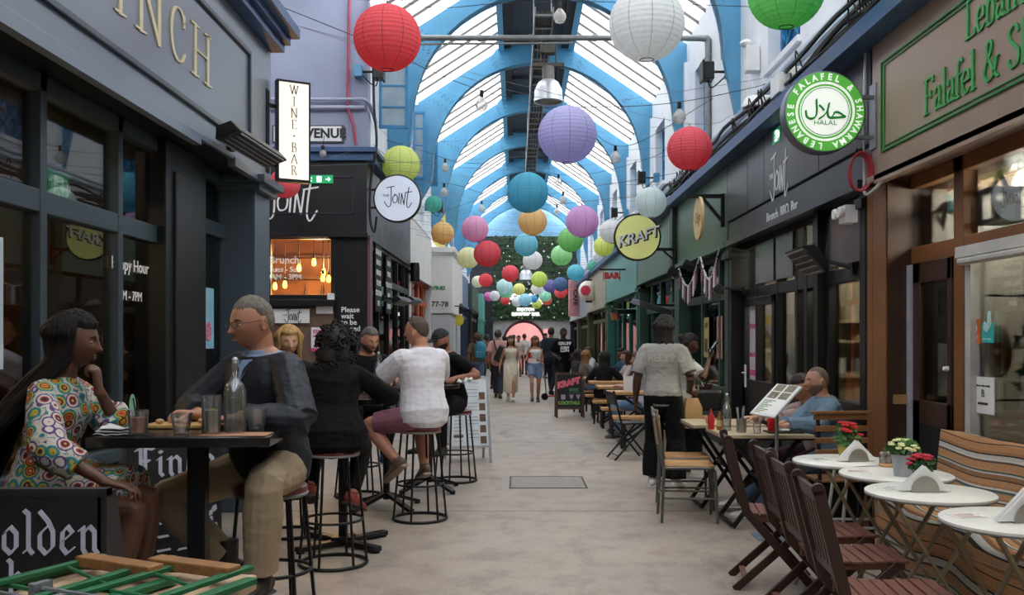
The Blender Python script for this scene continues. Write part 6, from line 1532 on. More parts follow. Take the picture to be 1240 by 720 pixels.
def make_hair(info, hair, fem, vox):
    HM, hs, root = info['HM'], info['hs'], info['root']; st = hair['st']; col = hair['col']
    mt = M('hair_'+col[1:], col, .7, 0, .3, 45, .5, 260, spec=.25); th = hair.get('th', .012); rng = random.Random(hair.get('seed', 3))
    line = hair.get('line', .055)                        # height of the front hairline
    def mask(p, u):
        if st == 'cap' : return p.z > .035
        fz = line if p.x > .02 else line-(.02-p.x)*1.4   # line drops from forehead to nape
        fz = max(fz, hair.get('nape', -.07))
        return p.z > fz
    def fn(u):
        p = head_pt(u, fem); q = p.copy()
        if st == 'cap': k = 1.0 if p.z > .035 else 0.0
        else:
            fz = line if p.x > .02 else max(line-(.02-p.x)*1.4, hair.get('nape', -.07))
            fz += .006*noise.noise(V(u)*12); k = max(0, min(1, (p.z-fz)/.022+.5))
        if k > 0:
            top = hair.get('top', 1.0) if p.z > .07 else 1.0
            n = noise.noise(V(u)*(14 if st == 'curly' else 7)+V((hair.get('seed', 3), 0, 0)))
            return HM @ (q*(.955+.045*min(1, k*2.2))+V(u)*(th*top*(1+.5*n)*k-.002*(1-k)))
        return HM @ (q*.955)
    v_, f_ = head_grid(fn, 84, 64)
    h = obj('hair' if st != 'cap' else 'cap', MB().add(v_, f_), mt, root, world=False, smooth=180)
    if hair.get('bald'):
        pass
    def strand(m, a, e, ln, r, wav=0, out=1.0, hx=None):
        hx = hair.get('hx', -.02) if hx is None else hx
        """from the crown over the skull and down"""
        u1 = V((math.cos(e)*math.cos(a), math.cos(e)*math.sin(a), math.sin(e)))
        p0 = HM @ (head_pt(u1)*1.06); u2 = V((math.cos(a)*.98, math.sin(a)*.98, -.12)); p1 = HM @ (head_pt(u2)*1.14*out)
        u3 = V((math.cos(a)*.85, math.sin(a)*.85, -.55)); p2 = HM @ V((u3.x*.105*out, u3.y*.10*out, -.085))
        pts = [p0, (p0+p1)*.5+(p0+p1-2*info['hc']).normalized()*.03*hs, p1, p2]; q = p2
        k = max(1, int(ln/.05))
        for i in range(k):
            w = wav*math.sin(i*1.5+a*7)
            q = q+V((hx*hs*(.3 if i > 5 else .6)+w*math.cos(a), w*math.sin(a)+.004*math.sin(a), -.05*hs)); pts.append(q)
        cp = crom(pts, 3); n = len(cp)
        m.tube(cp, [r*hs*(.55+.6*math.sin(PI*min(1, .2+.75*i/n))) for i in range(n)], 6)
    if st in ('long', 'braids', 'tied'):
        m = MB(); n = hair.get('n', 46)
        for i in range(n):
            a = R(rng.uniform(*hair.get('arc', (75, 285)))); strand(m, a, rng.uniform(.4, 1.35), hair.get('ln', .28)*rng.uniform(.8, 1.05), hair.get('r', .013), hair.get('wav', .004), rng.uniform(.92, 1.06))
        obj('hair_lengths', m, mt, h, world=False, smooth=180)
    if st == 'curly':
        m = MB()
        for i in range(hair.get('n', 200)):
            a = R(rng.uniform(35, 325)); e = rng.uniform(-.9, 1.4); u = V((math.cos(e)*math.cos(a), math.cos(e)*math.sin(a), math.sin(e)))
            dn = max(0, -u.z); p = V((u.x*.13, u.y*.125, u.z*.135-hair.get('ln', .16)*dn*1.0)); p *= rng.uniform(.85, 1.16)
            rr = rng.uniform(.012, .022); ax = V((rng.uniform(-1, 1), rng.uniform(-1, 1), rng.uniform(-1, 1))).normalized(); o1 = ax.orthogonal().normalized(); o2 = ax.cross(o1)
            m.tube([HM @ (p+o1*rr*math.cos(t)+o2*rr*math.sin(t)+ax*(t-4)*.006+V((0, 0, -.004*t))) for t in np.linspace(0, 9, 16)], .0055*hs, 5)
        obj('hair_curls', m, mt, h, world=False, smooth=180)
        m = MB()
        m.ball(HM @ V((-.025, 0, .0)), (.115*hs, .112*hs, .125*hs), 20).ball(HM @ V((-.05, 0, -.10)), (.085*hs, .115*hs, .11*hs), 20)
        obj('hair_mass', m, mt, h, world=False, smooth=180)
    if st == 'bun':
        m = MB().ball(HM @ V((-.1, 0, .055)), (.045*hs,)*3, 14); obj('bun', m, mt, h, world=False)
    if st == 'cap':
        m = MB().add([HM @ V(q) for q in [(.085+.07*math.cos(t), .07*math.sin(t), .045-.012*math.cos(t)) for t in np.linspace(-1.5, 1.5, 12)]+[(.085+.07*math.cos(t), .07*math.sin(t), .037-.012*math.cos(t)) for t in np.linspace(-1.5, 1.5, 12)]],
              [tuple(range(12)), tuple(range(12, 24))]+[(i, i+1, 13+i, 12+i) for i in range(11)]+[(11, 0, 12, 23)])
        obj('visor', m, mt, h, world=False)
# ================================================================== furniture and small things
WDARK = M('wood_darkbrown', '#352019', .45, 0, .25, 3, .1, 30, wood=1); WSEAT = M('wood_seat', '#70473a', .45, 0, .22, 3, .1, 30, wood=1)
OAK = M('wood_oak', '#b58a58', .5, 0, .2, 3, .08, 30, wood=1); TUBE = M('tube_grey', '#6a6862', .4, .5, .2, 12)
def wood_folding_chair(x, y, rz, label, group):
    t = thing('folding_chair', label, 'chair', (0, 0, 0), 0, group)
    for s in (-1, 1):
        m = MB(); yy = s*.20
        m.bar((-.31, yy, .90), (-.20, yy, .46), .026, .05, (1, 0, .3)).bar((-.20, yy, .47), (.21, yy, .0), .026, .05, (1, 0, .5))
        m.tube([(-.31, yy-.013, .90), (-.31, yy+.013, .90)], .027, 12)
        obj('back_post', m, WDARK, t, bevel=.004)
        m = MB(); yy = s*.168
        m.bar((.20, yy, .44), (-.27, yy, .0), .024, .045, (1, 0, -.5)); obj('leg', m, WDARK, t, bevel=.004)
    m = MB()
    for s in (-1, 1): m.bar((-.17, s*.145, .425), (.24, s*.145, .435), .022, .04)
    for i in range(8):
        xx = -.15+i*.054; m.box((xx, 0, .452+.004*math.cos(i)), (.046, .355, .014))
    obj('seat', m, WSEAT, t, bevel=.003)
    m = MB(); bx_ = lambda k: (-.205-.1*k, .46+.42*k)
    for k, h_ in ((.97, .06), (.22, .045)):
        q = bx_(k); m.bar((q[0], -.19, q[1]), (q[0], .19, q[1]), h_, .018, (.24, 0, .97) if False else (.97, 0, .24))
    for i in range(6):
        yy = -.145+i*.058; a = bx_(.22); b = bx_(.97); m.bar((a[0], yy, a[1]), (b[0], yy, b[1]), .032, .010, (1, 0, .24))
    obj('backrest', m, WDARK, t, bevel=.003)
    m = MB()
    for q, w_, z_ in ((-.20, .165, .06), (.17, .19, .05), (-.03, .19, .27)): obj('stretcher', MB().bar((q, -w_, z_), (q, w_, z_), .036, .016), WSEAT, t, bevel=.003)
    t.location = (x, y, 0); t.rotation_euler = (0, 0, R(rz)); return t
def school_chair(label, group):
    t = thing('cafe_chair', label, 'chair', (0, 0, 0), 0, group)
    for s in (-1, 1):
        y = s*.18
        obj('leg_frame', MB().tube(crom([(-.22, y*1.08, 0), (-.20, y, .42), (-.205, y, .46), (-.26, y, .84), (-.262, y*.92, .86)], 5), .0125, 8).tube(crom([(-.19, y, .445), (.16, y, .445), (.195, y, .43), (.215, y, .38), (.23, y*1.08, 0)], 4), .0125, 8), TUBE, t)
    obj('stretcher', MB().tube([(-.21, -.185, .2), (-.21, .185, .2)], .009, 6).tube([(-.21, -.185, .2), (.22, -.19, .2)], .009, 6).tube([(-.21, .185, .2), (.22, .19, .2)], .009, 6).tube([(.19, -.18, .43), (.19, .18, .43)], .011, 6).tube([(-.262, -.165, .858), (-.262, .165, .858)], .0125, 8), TUBE, t)
    obj('seat', MB().grid(lambda u, v: (-.19+.4*u, -.18+.36*v, .462-.012*math.sin(PI*v)*math.sin(PI*u)), 8, 8), OAK, t, solid=.012)
    obj('backrest', MB().grid(lambda u, v: (-.235-.022*u-.02*math.sin(PI*v)+.012, -.175+.35*v, .63+.2*u), 6, 8), OAK, t, solid=.012)
    return t
def bar_stool(x, y, label, group, rz=0, h=.78, rod=6, rail=.30):
    t = thing('bar_stool', label, 'stool', (x, y, 0), rz, group)
    obj('base_ring', MB().ring((0, 0, .012), .222, .0125, 40), IRON, t, world=False)
    obj('foot_rail', MB().ring((0, 0, rail), .222-.067*rail/(h-.05), .009, 36), IRON, t, world=False)
    for i in range(rod):
        a = 2*PI*i/rod+.3
        obj('rod', MB().tube([(.222*math.cos(a), .222*math.sin(a), .012), (.155*math.cos(a), .155*math.sin(a), h-.05)], .0095, 7), IRON, t, world=False)
    obj('seat', MB().lathe([(0, h-.05), (.165, h-.05), (.172, h-.035), (.172, h-.015), (.155, h), (.09, h+.006), (0, h+.006)], 36), M('seat_oxblood', '#6e2a2a', .38, 0, .15, 6), t, world=False)
    obj('seat_rim', MB().ring((0, 0, h-.05), .168, .009, 36), M('rim_metal', '#7a7570', .35, .7), t, world=False)
    return t
def pedestal_table(x, y, w, d, h, rz, label, group=None, star=False, col=.038, top='#1d1c1c', rd=None):
    t = thing('bar_table', label, 'table', (x, y, 0), rz, group)
    m = MB()
    if rd: m.lathe([(0, h-.035), (rd, h-.035), (rd, h), (0, h)], 40)
    else: m.bx(-w/2, w/2, -d/2, d/2, h-.045, h)
    obj('tabletop', m, M('top_'+top[1:], top, .22, 0, .2, 4, .04, 30), t, world=False, bevel=.006)
    obj('column', MB().bx(-col, col, -col, col, .06, h-.045) if not star else MB().lathe([(col*.8, .08), (col*.8, h-.04)], 16), IRON, t, world=False, bevel=.004)
    if star:
        for i in range(4):
            a = PI/4+i*PI/2; obj('foot', MB().bar((.02*math.cos(a), .02*math.sin(a), .13), (.36*math.cos(a), .36*math.sin(a), .02), .05, .03).lathe([(0, 0), (.025, 0), (.025, .02), (0, .02)], 10, Matrix.Translation((.35*math.cos(a), .35*math.sin(a), 0))), IRON, t, world=False, smooth=30)
    else:
        obj('base', MB().bar((-.28, -.28, .03), (.28, .28, .03), .07, .035).bar((-.28, .28, .03), (.28, -.28, .03), .07, .035).box((0, 0, .05), (.16, .16, .04)), IRON, t, world=False, bevel=.005)
        for i in range(4):
            a = PI/4+i*PI/2; obj('glide', MB().lathe([(0, 0), (.03, 0), (.03, .014), (0, .014)], 10, Matrix.Translation((.37*math.cos(a), .37*math.sin(a), 0))), IRON, t, world=False)
    return t
# ---------------- right foreground: bistro tables with napkins
LEGM = M('leg_olive', '#8a8066', .5, .2, .15, 10); TOPW = M('table_white', '#dedcd4', .35, 0, .05, 5)
def bistro(x, y, rz, label):
    t = thing('bistro_table', label, 'table', (x, y, 0), rz, 'round white bistro tables')
    obj('tabletop', MB().lathe([(0, .752), (.285, .752), (.292, .758), (.292, .768), (.286, .772), (0, .772)], 56), TOPW, t, world=False)
    obj('table_rim', MB().ring((0, 0, .755), .286, .007, 48), M('rim_metal'), t, world=False)
    for s in (-1, 1):
        m = MB().bar((-.21, s*.17, .745), (.24, s*.17, 0), .026, .012, (1, 0, 1)); obj('leg', m, LEGM, t, world=False)
        m = MB().bar((.21, s*.145, .745), (-.24, s*.145, 0), .026, .012, (1, 0, -1)); obj('leg', m, LEGM, t, world=False)
    for px_, w_, z_ in ((.2, .17, .07), (-.2, .145, .07), (-.21, .17, .745), (.21, .145, .745), (0, .17, .385)): obj('stretcher', MB().tube([(px_, -w_, z_), (px_, w_, z_)], .008, 6), LEGM, t, world=False)
    return t
BT = [(2.02, 3.66, 8), (1.975, 4.34, -6), (2.06, 4.93, 4), (1.965, 5.46, 12)]
for (x, y, rz), lb in zip(BT, ('nearest round white bistro table, holding the colourful printed menu', 'second round white bistro table, holding a white napkin tent and red flowers', 'third round white bistro table, under the pale yellow flowers', 'farthest round white bistro table with the napkin tent and menu stand beside it')): bistro(x, y, rz, lb)
def napkins(x, y, z, rz, s, label):
    t = thing('napkin_holder', label, 'napkin holder', (x, y, z), rz, 'napkin holders on the bistro tables')
    ho = M('holder_steel', '#a9a69e', .3, .8, .08, 5)
    pr = [(.062*s*math.cos(a), .07*s*math.sin(a)) for a in np.linspace(0, PI, 24)]
    for yy in (-.028, .024): obj('plate', MB().prism(pr, frame((0, yy, .004), (1, 0, 0), (0, 0, 1)), .003), ho, t, world=False, smooth=0)
    obj('base', MB().bx(-.062*s, .062*s, -.03, .03, 0, .005), ho, t, world=False, smooth=0)
    m = MB()
    for i in range(9):
        q = -.02+i*.005; w = .115*s*(1+.03*math.sin(i*2)); m.prism([(-w, .004), (w, .004), (.004*math.sin(i), w*.98)], frame((0, q, .004), (1, .01*math.sin(i*3), 0), (0, .02*math.cos(i), 1)), .002)
    obj('napkins', m, M('napkin_white', '#ecebe8', .8, 0, .02), t, world=False, smooth=0); return t
napkins(2.03, 3.62, .772, 8, 1.12, 'white napkin tent beside the colourful menu on the nearest bistro table')
napkins(1.94, 4.33, .772, -4, 1.05, 'white napkin tent in front of the red flowers')
napkins(2.02, 5.40, .772, 10, 1.05, 'white napkin tent on the farthest bistro table')
napkins(2.04, 4.97, .772, -80, .8, 'edge-on napkin holder on the third bistro table') if False else None
BUCK = M('bucket_zinc', '#a9afb3', .4, .5, .15, 14)
REDF = M('petal_red', '#b3243a', .5, 0, .2, 40); YELF = M('petal_yellow', '#dfe0a6', .5, 0, .12, 40)
leafy('flower_pot', 'zinc bucket of pale yellow flowers on the third bistro table', 'flowers', (2.06, 4.83, .772), .085, .07, 90, LEAF, 21, BUCK, .062, .115, YELF, 26, .014)
leafy('flower_pot', 'small zinc pot of dark red flowers on the second bistro table', 'flowers', (2.02, 4.52, .772), .075, .07, 80, DLEAF, 22, BUCK, .048, .075, REDF, 30, .013)
leafy('flower_pot', 'yellow pot of bright red flowers by the slatted chairs', 'flowers', (2.02, 5.56, .772), .085, .13, 110, LEAF, 23, M('pot_mustard', '#b5a04a', .6), .05, .075, M('petal_scarlet', '#c31c24', .5), 12, .019)
def shaker(c, label, group):
    t = thing('salt_shaker', label, 'shaker', tuple(c), group=group); T = Matrix.Translation(c)
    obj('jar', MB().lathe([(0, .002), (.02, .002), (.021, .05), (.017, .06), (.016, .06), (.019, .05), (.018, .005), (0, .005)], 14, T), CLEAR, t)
    obj('lid', MB().lathe([(.018, .058), (.018, .07), (.008, .076), (0, .076)], 14, T), M('holder_steel'), t)
    obj('salt', MB().lathe([(0, .006), (.017, .006), (.017, .04), (0, .04)], 12, T), PAPER, t)
shaker((2.12, 5.25, .772), 'nearer salt shaker beside the farthest bistro napkin tent', 'shakers'); shaker((2.165, 5.28, .772), 'farther salt shaker beside the farthest bistro napkin tent', 'shakers')
obj('wooden_coaster', MB().bx(2.08, 2.22, 5.14, 5.22, .772, .784), OAK, loc=(2.15, 5.18, .772), bevel=.003, smooth=0, label='small wooden block beside the shakers on the farthest bistro table', cat='block')
for i, (x, y, rz, lb) in enumerate(((1.84, 5.5, 20, 'printed paper menu on the farthest bistro table'), (1.88, 4.98, -15, 'printed paper menu on the third bistro table'), (1.82, 4.42, 30, 'printed paper menu on the second bistro table'), (1.86, 3.74, 8, 'colourful printed menu on the nearest bistro table'))):
    t = thing('paper_menu', lb, 'menu', (x, y, .772), rz, 'paper menus on the bistro tables')
    obj('sheet', MB().bx(-.07, .07, -.05, .05, .0005, .0025), PAPER, t, world=False, smooth=0)
    m = MB()
    for k in range(5): m.bx(-.06, .06-.02*(k % 3), -.042+k*.017, -.036+k*.017, .0025, .0032)
    obj('print', m, M(f'print{i % 2}', ['#5d6a58', '#8c4a44'][i % 2], .7), t, world=False, smooth=0)
g = 'dark wooden folding chairs'
wood_folding_chair(1.53, 3.78, -6, 'nearest dark slatted folding chair, drawn up to the nearest bistro tables', g)
wood_folding_chair(1.60, 4.44, -3, 'second dark slatted folding chair from the front', g)
wood_folding_chair(1.66, 4.98, -2, 'third dark slatted folding chair, its back mostly hidden', g)
wood_folding_chair(1.60, 5.56, -9, 'farthest dark slatted folding chair, standing beside the menu stand', g)
# bench with the striped blanket
STR = [(0, '#8d6a4a'), (.035, '#b9895c'), (.09, '#2c2620'), (.105, '#bb8a5e'), (.19, '#a87850'), (.225, '#2a2724'), (.245, '#c4c0ba'), (.29, '#d2d0cc'), (.315, '#5b4a3c'), (.34, '#b98a60'), (.43, '#c0946a'), (.45, '#3f5b58'), (.475, '#c2c0b8'), (.50, '#8d6a4a'), (.56, '#332a24'), (.575, '#b98a60'), (.66, '#a77a52'), (.69, '#d0cdc6'), (.72, '#2d2926'), (.735, '#54706a'), (.765, '#b98a60'), (.85, '#8d5f3d'), (.87, '#c8c5be'), (.90, '#2c2824'), (.92, '#b3865c')]
def stripe_mat():
    m, nt, out = nodes('blanket_stripes'); p = N(nt, 'BsdfPrincipled', i_Roughness=.9); L(nt, p.outputs[0], out.inputs[0])
    a = N(nt, 'Attribute', attribute_name='stripe'); L(nt, p.outputs[0], out.inputs[0])
    c = ramp(nt, a.outputs['Fac'], [(q, lin(h)) for q, h in STR], True)
    n = ramp(nt, tnoise(nt, coord(nt, (30, 4, 30)), 8, 4), [(.3, (.78,)*3), (.7, (1.12,)*3)])
    L(nt, mixc(nt, c, n, mode='MULTIPLY', f=1), p.inputs['Base Color']); L(nt, bumpn(nt, tnoise(nt, coord(nt, (1, 1, 1)), 220, 2), .3), p.inputs['Normal']); return m
bn = thing('bench', 'long low wooden bench against the cafe window under the blanket', 'bench', (2.6, 4, 0))
obj('seat', MB().bx(2.40, 2.82, 1.0, 5.95, .40, .44), WDARK, bn, smooth=0, bevel=.005)
obj('backrest', MB().bx(2.80, 2.86, 1.0, 5.95, .44, .86), WDARK, bn, smooth=0, bevel=.005)
for y in (1.2, 2.8, 4.4, 5.8): obj('leg', MB().bx(2.46, 2.52, y-.03, y+.03, 0, .4).bx(2.74, 2.80, y-.03, y+.03, 0, .4), WDARK, bn, smooth=0)
def blank(u, v):
    y = 1.3+4.66*u; w = .018*math.sin(u*41)+.012*math.sin(u*23+v*9)
    # v: 0 top of the back, .45 crease, .8 front edge, 1 hem
    if v < .02: return (2.845, y, .90+w*.4)
    if v < .45: k = (v-.02)/.43; return (2.79-.05*k+w*.5*(k+.2), y, .91-.44*k-.02*math.sin(PI*k))
    if v < .72: k = (v-.45)/.27; return (2.74-.35*k, y, .468+.014*math.sin(u*30+k*5)+abs(w)*.5)
    k = (v-.72)/.28; return (2.385+w*.8-.03*k, y, .455-.40*k)
m = MB().grid(blank, 150, 46)
bl = obj('blanket', m, stripe_mat(), loc=(2.6, 4, .45), solid=.006, smooth=180, label='brown striped blanket draped over the bench by the cafe window', cat='blanket')
at = bl.data.attributes.new('stripe', 'FLOAT', 'POINT'); at.data.foreach_set('value', [((j/46*2.6+.03*math.sin(i/150*26)) % 1) for j in range(47) for i in range(151)])
# menu on a stand
t = thing('menu_stand', 'menu board in a white frame on a thin steel stand', 'menu stand', (1.96, 6.9, 0))
obj('base', MB().bx(1.80, 2.1, 6.74, 6.98, 0, .012), M('base_bluegrey', '#7e8c9a', .4, .3), t, smooth=0, bevel=.003)
obj('pole', MB().tube([(1.98, 6.9, .01), (1.98, 6.9, .98), (1.97, 6.87, 1.02)], .014, 10), STEEL, t)
fr = frame((1.955, 6.85, 1.04), (.12, -.27, -.01), (.26, .1, .24))
obj('frame', MB().prism([(-.14, -.17), (.14, -.17), (.14, .17), (-.14, .17)], fr, .016, -.016), M('frame_white', '#d5d6d4', .4), t, smooth=0, bevel=.004)
obj('sheet', MB().prism([(-.122, -.152), (.122, -.152), (.122, .152), (-.122, .152)], fr, .002, 0), PAPER, t, smooth=0)
m = MB()
for i in range(9): m.prism([(-.11, -.01-i*.016), (.02-.03*(i % 3), -.01-i*.016), (.02-.03*(i % 3), -.017-i*.016), (-.11, -.017-i*.016)], fr, .001, .002)
obj('print', m, M('print_green', '#6d8a52', .7), t, smooth=0)
m = MB()
for i in range(4): m.prism([(-.11+.12*(i % 2), .16-.08*(i//2)), (-.01+.12*(i % 2), .16-.08*(i//2)), (-.01+.12*(i % 2), .09-.08*(i//2)), (-.11+.12*(i % 2), .09-.08*(i//2))], fr, .001, .002)
obj('picture', m, M('print_photo', '#77715a', .6, 0, .5, 40), t, smooth=0)
# two stacked cafe chairs by the walkway
c0 = school_chair('upper of the two steel tube cafe chairs nested by the walkway, oak seat and back', 'steel tube cafe chairs')
c0.location = (1.42, 7.58, 0); c0.rotation_euler = (0, 0, R(-4))
dup(c0, (1.50, 8.12, 0), -2, 'farther of the two steel tube cafe chairs, seat showing behind the first')
c0['label'] = 'nearer of the two steel tube cafe chairs with oak seat and back'
# slatted tall chairs behind the couple
def slat_chair(x, y, rz, label, group):
    t = thing('slatted_chair', label, 'chair', (x, y, 0), rz, group)
    for s in (-1, 1): obj('frame_post', MB().bar((-.02, s*.19, 0), (.10, s*.17, .96), .022, .022).bar((.30, s*.2, 0), (.07, s*.18, .48), .022, .022), IRON, t, world=False, smooth=0)
    m = MB()
    for i in range(5): m.bar((.085-.02*i*.5+.01, -.2, .93-i*.085), (.085-.02*i*.5+.01, .2, .93-i*.085), .028, .042, (0, 0, 1))
    obj('backrest', m, OAK2, t, world=False, bevel=.004)
    m = MB()
    for i in range(5): m.bar((.05+i*.06, -.19, .47), (.05+i*.06, .19, .47), .045, .018)
    obj('seat', m, OAK2, t, world=False, bevel=.003)
    m = MB().bx(.06, .09, -.23, .23, .955, .975); obj('top_rail', m, OAK2, t, world=False, bevel=.004); return t
OAK2 = M('wood_chestnut', '#8a5f3a', .45, 0, .2, 3, .08, 30, wood=2)
slat_chair(2.38, 6.55, 95, 'black framed chair with brown slats, back to camera, beside the man in blue shirt', 'brown slatted chairs')
t = thing('metal_stool', 'white metal frame stool in front of the brown slatted chair', 'stool', (2.33, 6.2, 0))
for s in (-1, 1):
    for q in (-1, 1): obj('leg', MB().tube([(2.33+s*.2, 6.15+q*.16, 0), (2.33+s*.13, 6.15+q*.12, .62)], .011, 8), M('stool_white', '#b9bbba', .4, .3), t)
obj('rail', MB().tube([(2.2, 6.03, .62), (2.46, 6.03, .62), (2.46, 6.27, .62), (2.2, 6.27, .62)], .011, 8, closed=True).tube([(2.16, 6.0, .25), (2.5, 6.0, .25), (2.5, 6.3, .25), (2.16, 6.3, .25)], .009, 8, closed=True), M('stool_white'), t)
obj('seat', MB().bx(2.19, 2.47, 6.02, 6.28, .625, .645), OAK2, t, smooth=0, bevel=.004)
# square tables of the brunch restaurant
TOPC = M('top_cream', '#b9a98c', .35, 0, .1, 5)
def rect_table(x, y, w, d, label, h=.75, rz=0, top=None, group='cream topped folding tables', t3=.03):
    t = thing('dining_table', label, 'table', (x, y, 0), rz, group)
    obj('tabletop', MB().bx(-w/2, w/2, -d/2, d/2, h-t3, h), top or TOPC, t, world=False, smooth=0, bevel=.005)
    obj('table_edge', MB().bx(-w/2-.006, w/2+.006, -d/2-.006, d/2+.006, h-t3-.012, h-t3), IRON, t, world=False, smooth=0)
    for s in (-1, 1):
        obj('leg', MB().bar((-w*.36, s*d*.38, h-.04), (w*.36, s*d*.38, .015), .03, .03), IRON, t, world=False, smooth=0)
        obj('leg', MB().bar((w*.36, s*d*.38, h-.04), (-w*.36, s*d*.38, .015), .03, .03), IRON, t, world=False, smooth=0)
    for q, z_ in ((-w*.36, .03), (w*.36, .03), (0, h/2)): obj('stretcher', MB().bar((q, -d*.38, z_), (q, d*.38, z_), .024, .024), IRON, t, world=False, smooth=0)
    return t
rect_table(1.97, 7.4, .72, .62, 'cream topped table before the couple, with bottle and red can')
rect_table(1.86, 8.22, .64, .6, 'cream topped table behind the one with the red can')
def lathe_thing(name, label, cat, c, prof, mat, group=None, n=20, parts=()):
    t = thing(name, label, cat, tuple(c), group=group); T = Matrix.Translation(c)
    for pn, pr, pm in ((('body', prof, mat),)+tuple(parts)): obj(pn, MB().lathe(pr, n, T), pm, t)
    return t
WATER = glass_mat('water', '#e8f0f0', .06); KET = M('ketchup_red', '#b32320', .3)
def bottle(c, label, h=.27, r=.036, group=None, mat=None):
    k = h/.27; T = Matrix.Translation(c); t = thing('glass_bottle', label, 'bottle', tuple(c), group=group)
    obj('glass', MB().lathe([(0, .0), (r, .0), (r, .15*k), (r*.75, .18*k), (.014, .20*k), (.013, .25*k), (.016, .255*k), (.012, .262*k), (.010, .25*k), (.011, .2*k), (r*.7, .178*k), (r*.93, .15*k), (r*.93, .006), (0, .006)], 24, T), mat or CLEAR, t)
    obj('water', MB().lathe([(0, .007), (r*.9, .007), (r*.9, .13*k), (0, .13*k)], 20, T), WATER, t)
    obj('stopper', MB().lathe([(0, .25*k), (.011, .256*k), (.013, .268*k), (.007, .276*k), (0, .277*k)], 14, T).tube([V(c)+V((.017, 0, .25*k)), V(c)+V((.024, 0, .22*k)), V(c)+V((.016, 0, .205*k))], .0018, 5), M('stopper', '#b9bcbf', .3, .3), t); return t
tz = .75
bottle((1.72, 7.42, tz), 'clear water bottle between sauce bottles and cutlery tin', .3)
lathe_thing('soda_can', 'red drinks can on the cream topped table', 'can', (2.04, 7.25, tz), [(0, 0), (.028, 0), (.033, .01), (.033, .105), (.027, .118), (0, .116)], M('can_red', '#c3202a', .3, .3, .1, 10))
lathe_thing('sauce_bottle', 'red plastic sauce bottle beside the water bottle', 'bottle', (1.62, 7.55, tz), [(0, 0), (.027, 0), (.027, .11), (.012, .135), (.005, .17), (0, .17)], KET)
lathe_thing('sauce_bottle', 'amber sauce bottle with pale label beside the water bottle', 'bottle', (1.68, 7.5, tz), [(0, 0), (.024, 0), (.024, .1), (.012, .12), (.012, .15), (0, .15)], M('sauce_amber', '#8a5a2a', .3), parts=(('label', [(.0245, .03), (.0245, .08)], M('label_cream', '#cdbb8e', .6)),))
t = lathe_thing('cutlery_tin', 'steel tin of cutlery on the cream topped table', 'cutlery holder', (1.81, 7.3, tz), [(0, 0), (.04, 0), (.042, .11), (.039, .11), (.037, .005), (0, .005)], M('holder_steel'))
obj('cutlery', MB().tube([(1.80, 7.3, tz+.02), (1.775, 7.3, tz+.2)], [.006, .011], 6).tube([(1.82, 7.31, tz+.02), (1.835, 7.32, tz+.21)], [.006, .011], 6).tube([(1.81, 7.29, tz+.02), (1.815, 7.27, tz+.19)], [.006, .009], 6), M('cutlery_pale', '#c6ccd2', .25, .6), t)
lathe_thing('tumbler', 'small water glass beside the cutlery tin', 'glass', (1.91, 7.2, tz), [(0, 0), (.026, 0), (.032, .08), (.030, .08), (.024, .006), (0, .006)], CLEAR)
t = thing('food_tray', 'dark tray with crumpled white paper beside the red can', 'tray', (2.13, 7.3, tz))
obj('tray', MB().bx(2.0, 2.28, 7.18, 7.36, tz+.002, tz+.014), M('tray_black', '#2a2826', .5), t, smooth=0, bevel=.004)
obj('paper', MB().grid(lambda u, v: (2.1+.16*u, 7.22+.12*v, tz+.018+.03*abs(noise.noise((u*5, v*5, 2)))), 14, 10), PAPER, t, solid=.002)
lathe_thing('bowl', 'small red and white sauce tub on the farther cream table', 'bowl', (1.72, 8.05, tz), [(0, 0), (.035, 0), (.05, .05), (.045, .05), (.032, .006), (0, .006)], M('tub_pink', '#b98c86', .5))
# black folding chair, wooden table sets further on
t = thing('folding_chair', 'black metal folding chair by the nearest pine bench', 'chair', (1.42, 11.4, 0), 10)
for s in (-1, 1):
    obj('back_post', MB().tube([(-.26, s*.2, .86), (-.16, s*.2, .45), (.2, s*.2, 0)], .013, 8), IRON, t, world=False)
    obj('leg', MB().tube([(.16, s*.175, .44), (-.24, s*.175, 0)], .013, 8), IRON, t, world=False)
obj('seat', MB().bx(-.16, .2, -.18, .18, .44, .46), IRON, t, world=False, bevel=.01)
obj('backrest', MB().grid(lambda u, v: (-.22-.035*u, -.2+.4*v, .68+.16*u), 4, 6), IRON, t, world=False, solid=.012)
obj('stretcher', MB().tube([(-.2, -.175, .06), (-.2, .175, .06)], .009, 6).tube([(.15, -.2, .06), (.15, .2, .06)], .009, 6), IRON, t, world=False)
PINE = M('wood_pine', '#c2935e', .5, 0, .18, 3, .08, 30, wood=1)
def picnic(y, lt, lb):
    rect_table(1.95, y, 1.35, .55, lt, .76, 0, PINE, 'pine topped tables', .04)
    t = thing('bench', lb, 'bench', (1.95, y-.62, 0), 0, 'pine benches')
    obj('seat', MB().bx(-.66, .66, -.14, .14, .42, .46), PINE, t, world=False, smooth=0, bevel=.005)
    for s in (-1, 1): obj('leg', MB().bar((s*.5, -.12, 0), (s*.5, -.08, .42), .04, .04).bar((s*.5, .12, 0), (s*.5, .08, .42), .04, .04).bar((s*.5, -.1, .2), (s*.5, .1, .2), .03, .03), IRON, t, world=False, smooth=0)
picnic(12.9, 'nearest pine topped table behind the standing man', 'nearest pine bench on black legs, beyond the black folding chair')
picnic(14.4, 'second pine topped table along the green shops', 'second pine bench along the green shops')
picnic(15.9, 'third pine topped table along the green shops', 'third pine bench along the green shops')
picnic(17.6, 'farthest pine topped table by the seated group', 'farthest pine bench by the seated group')
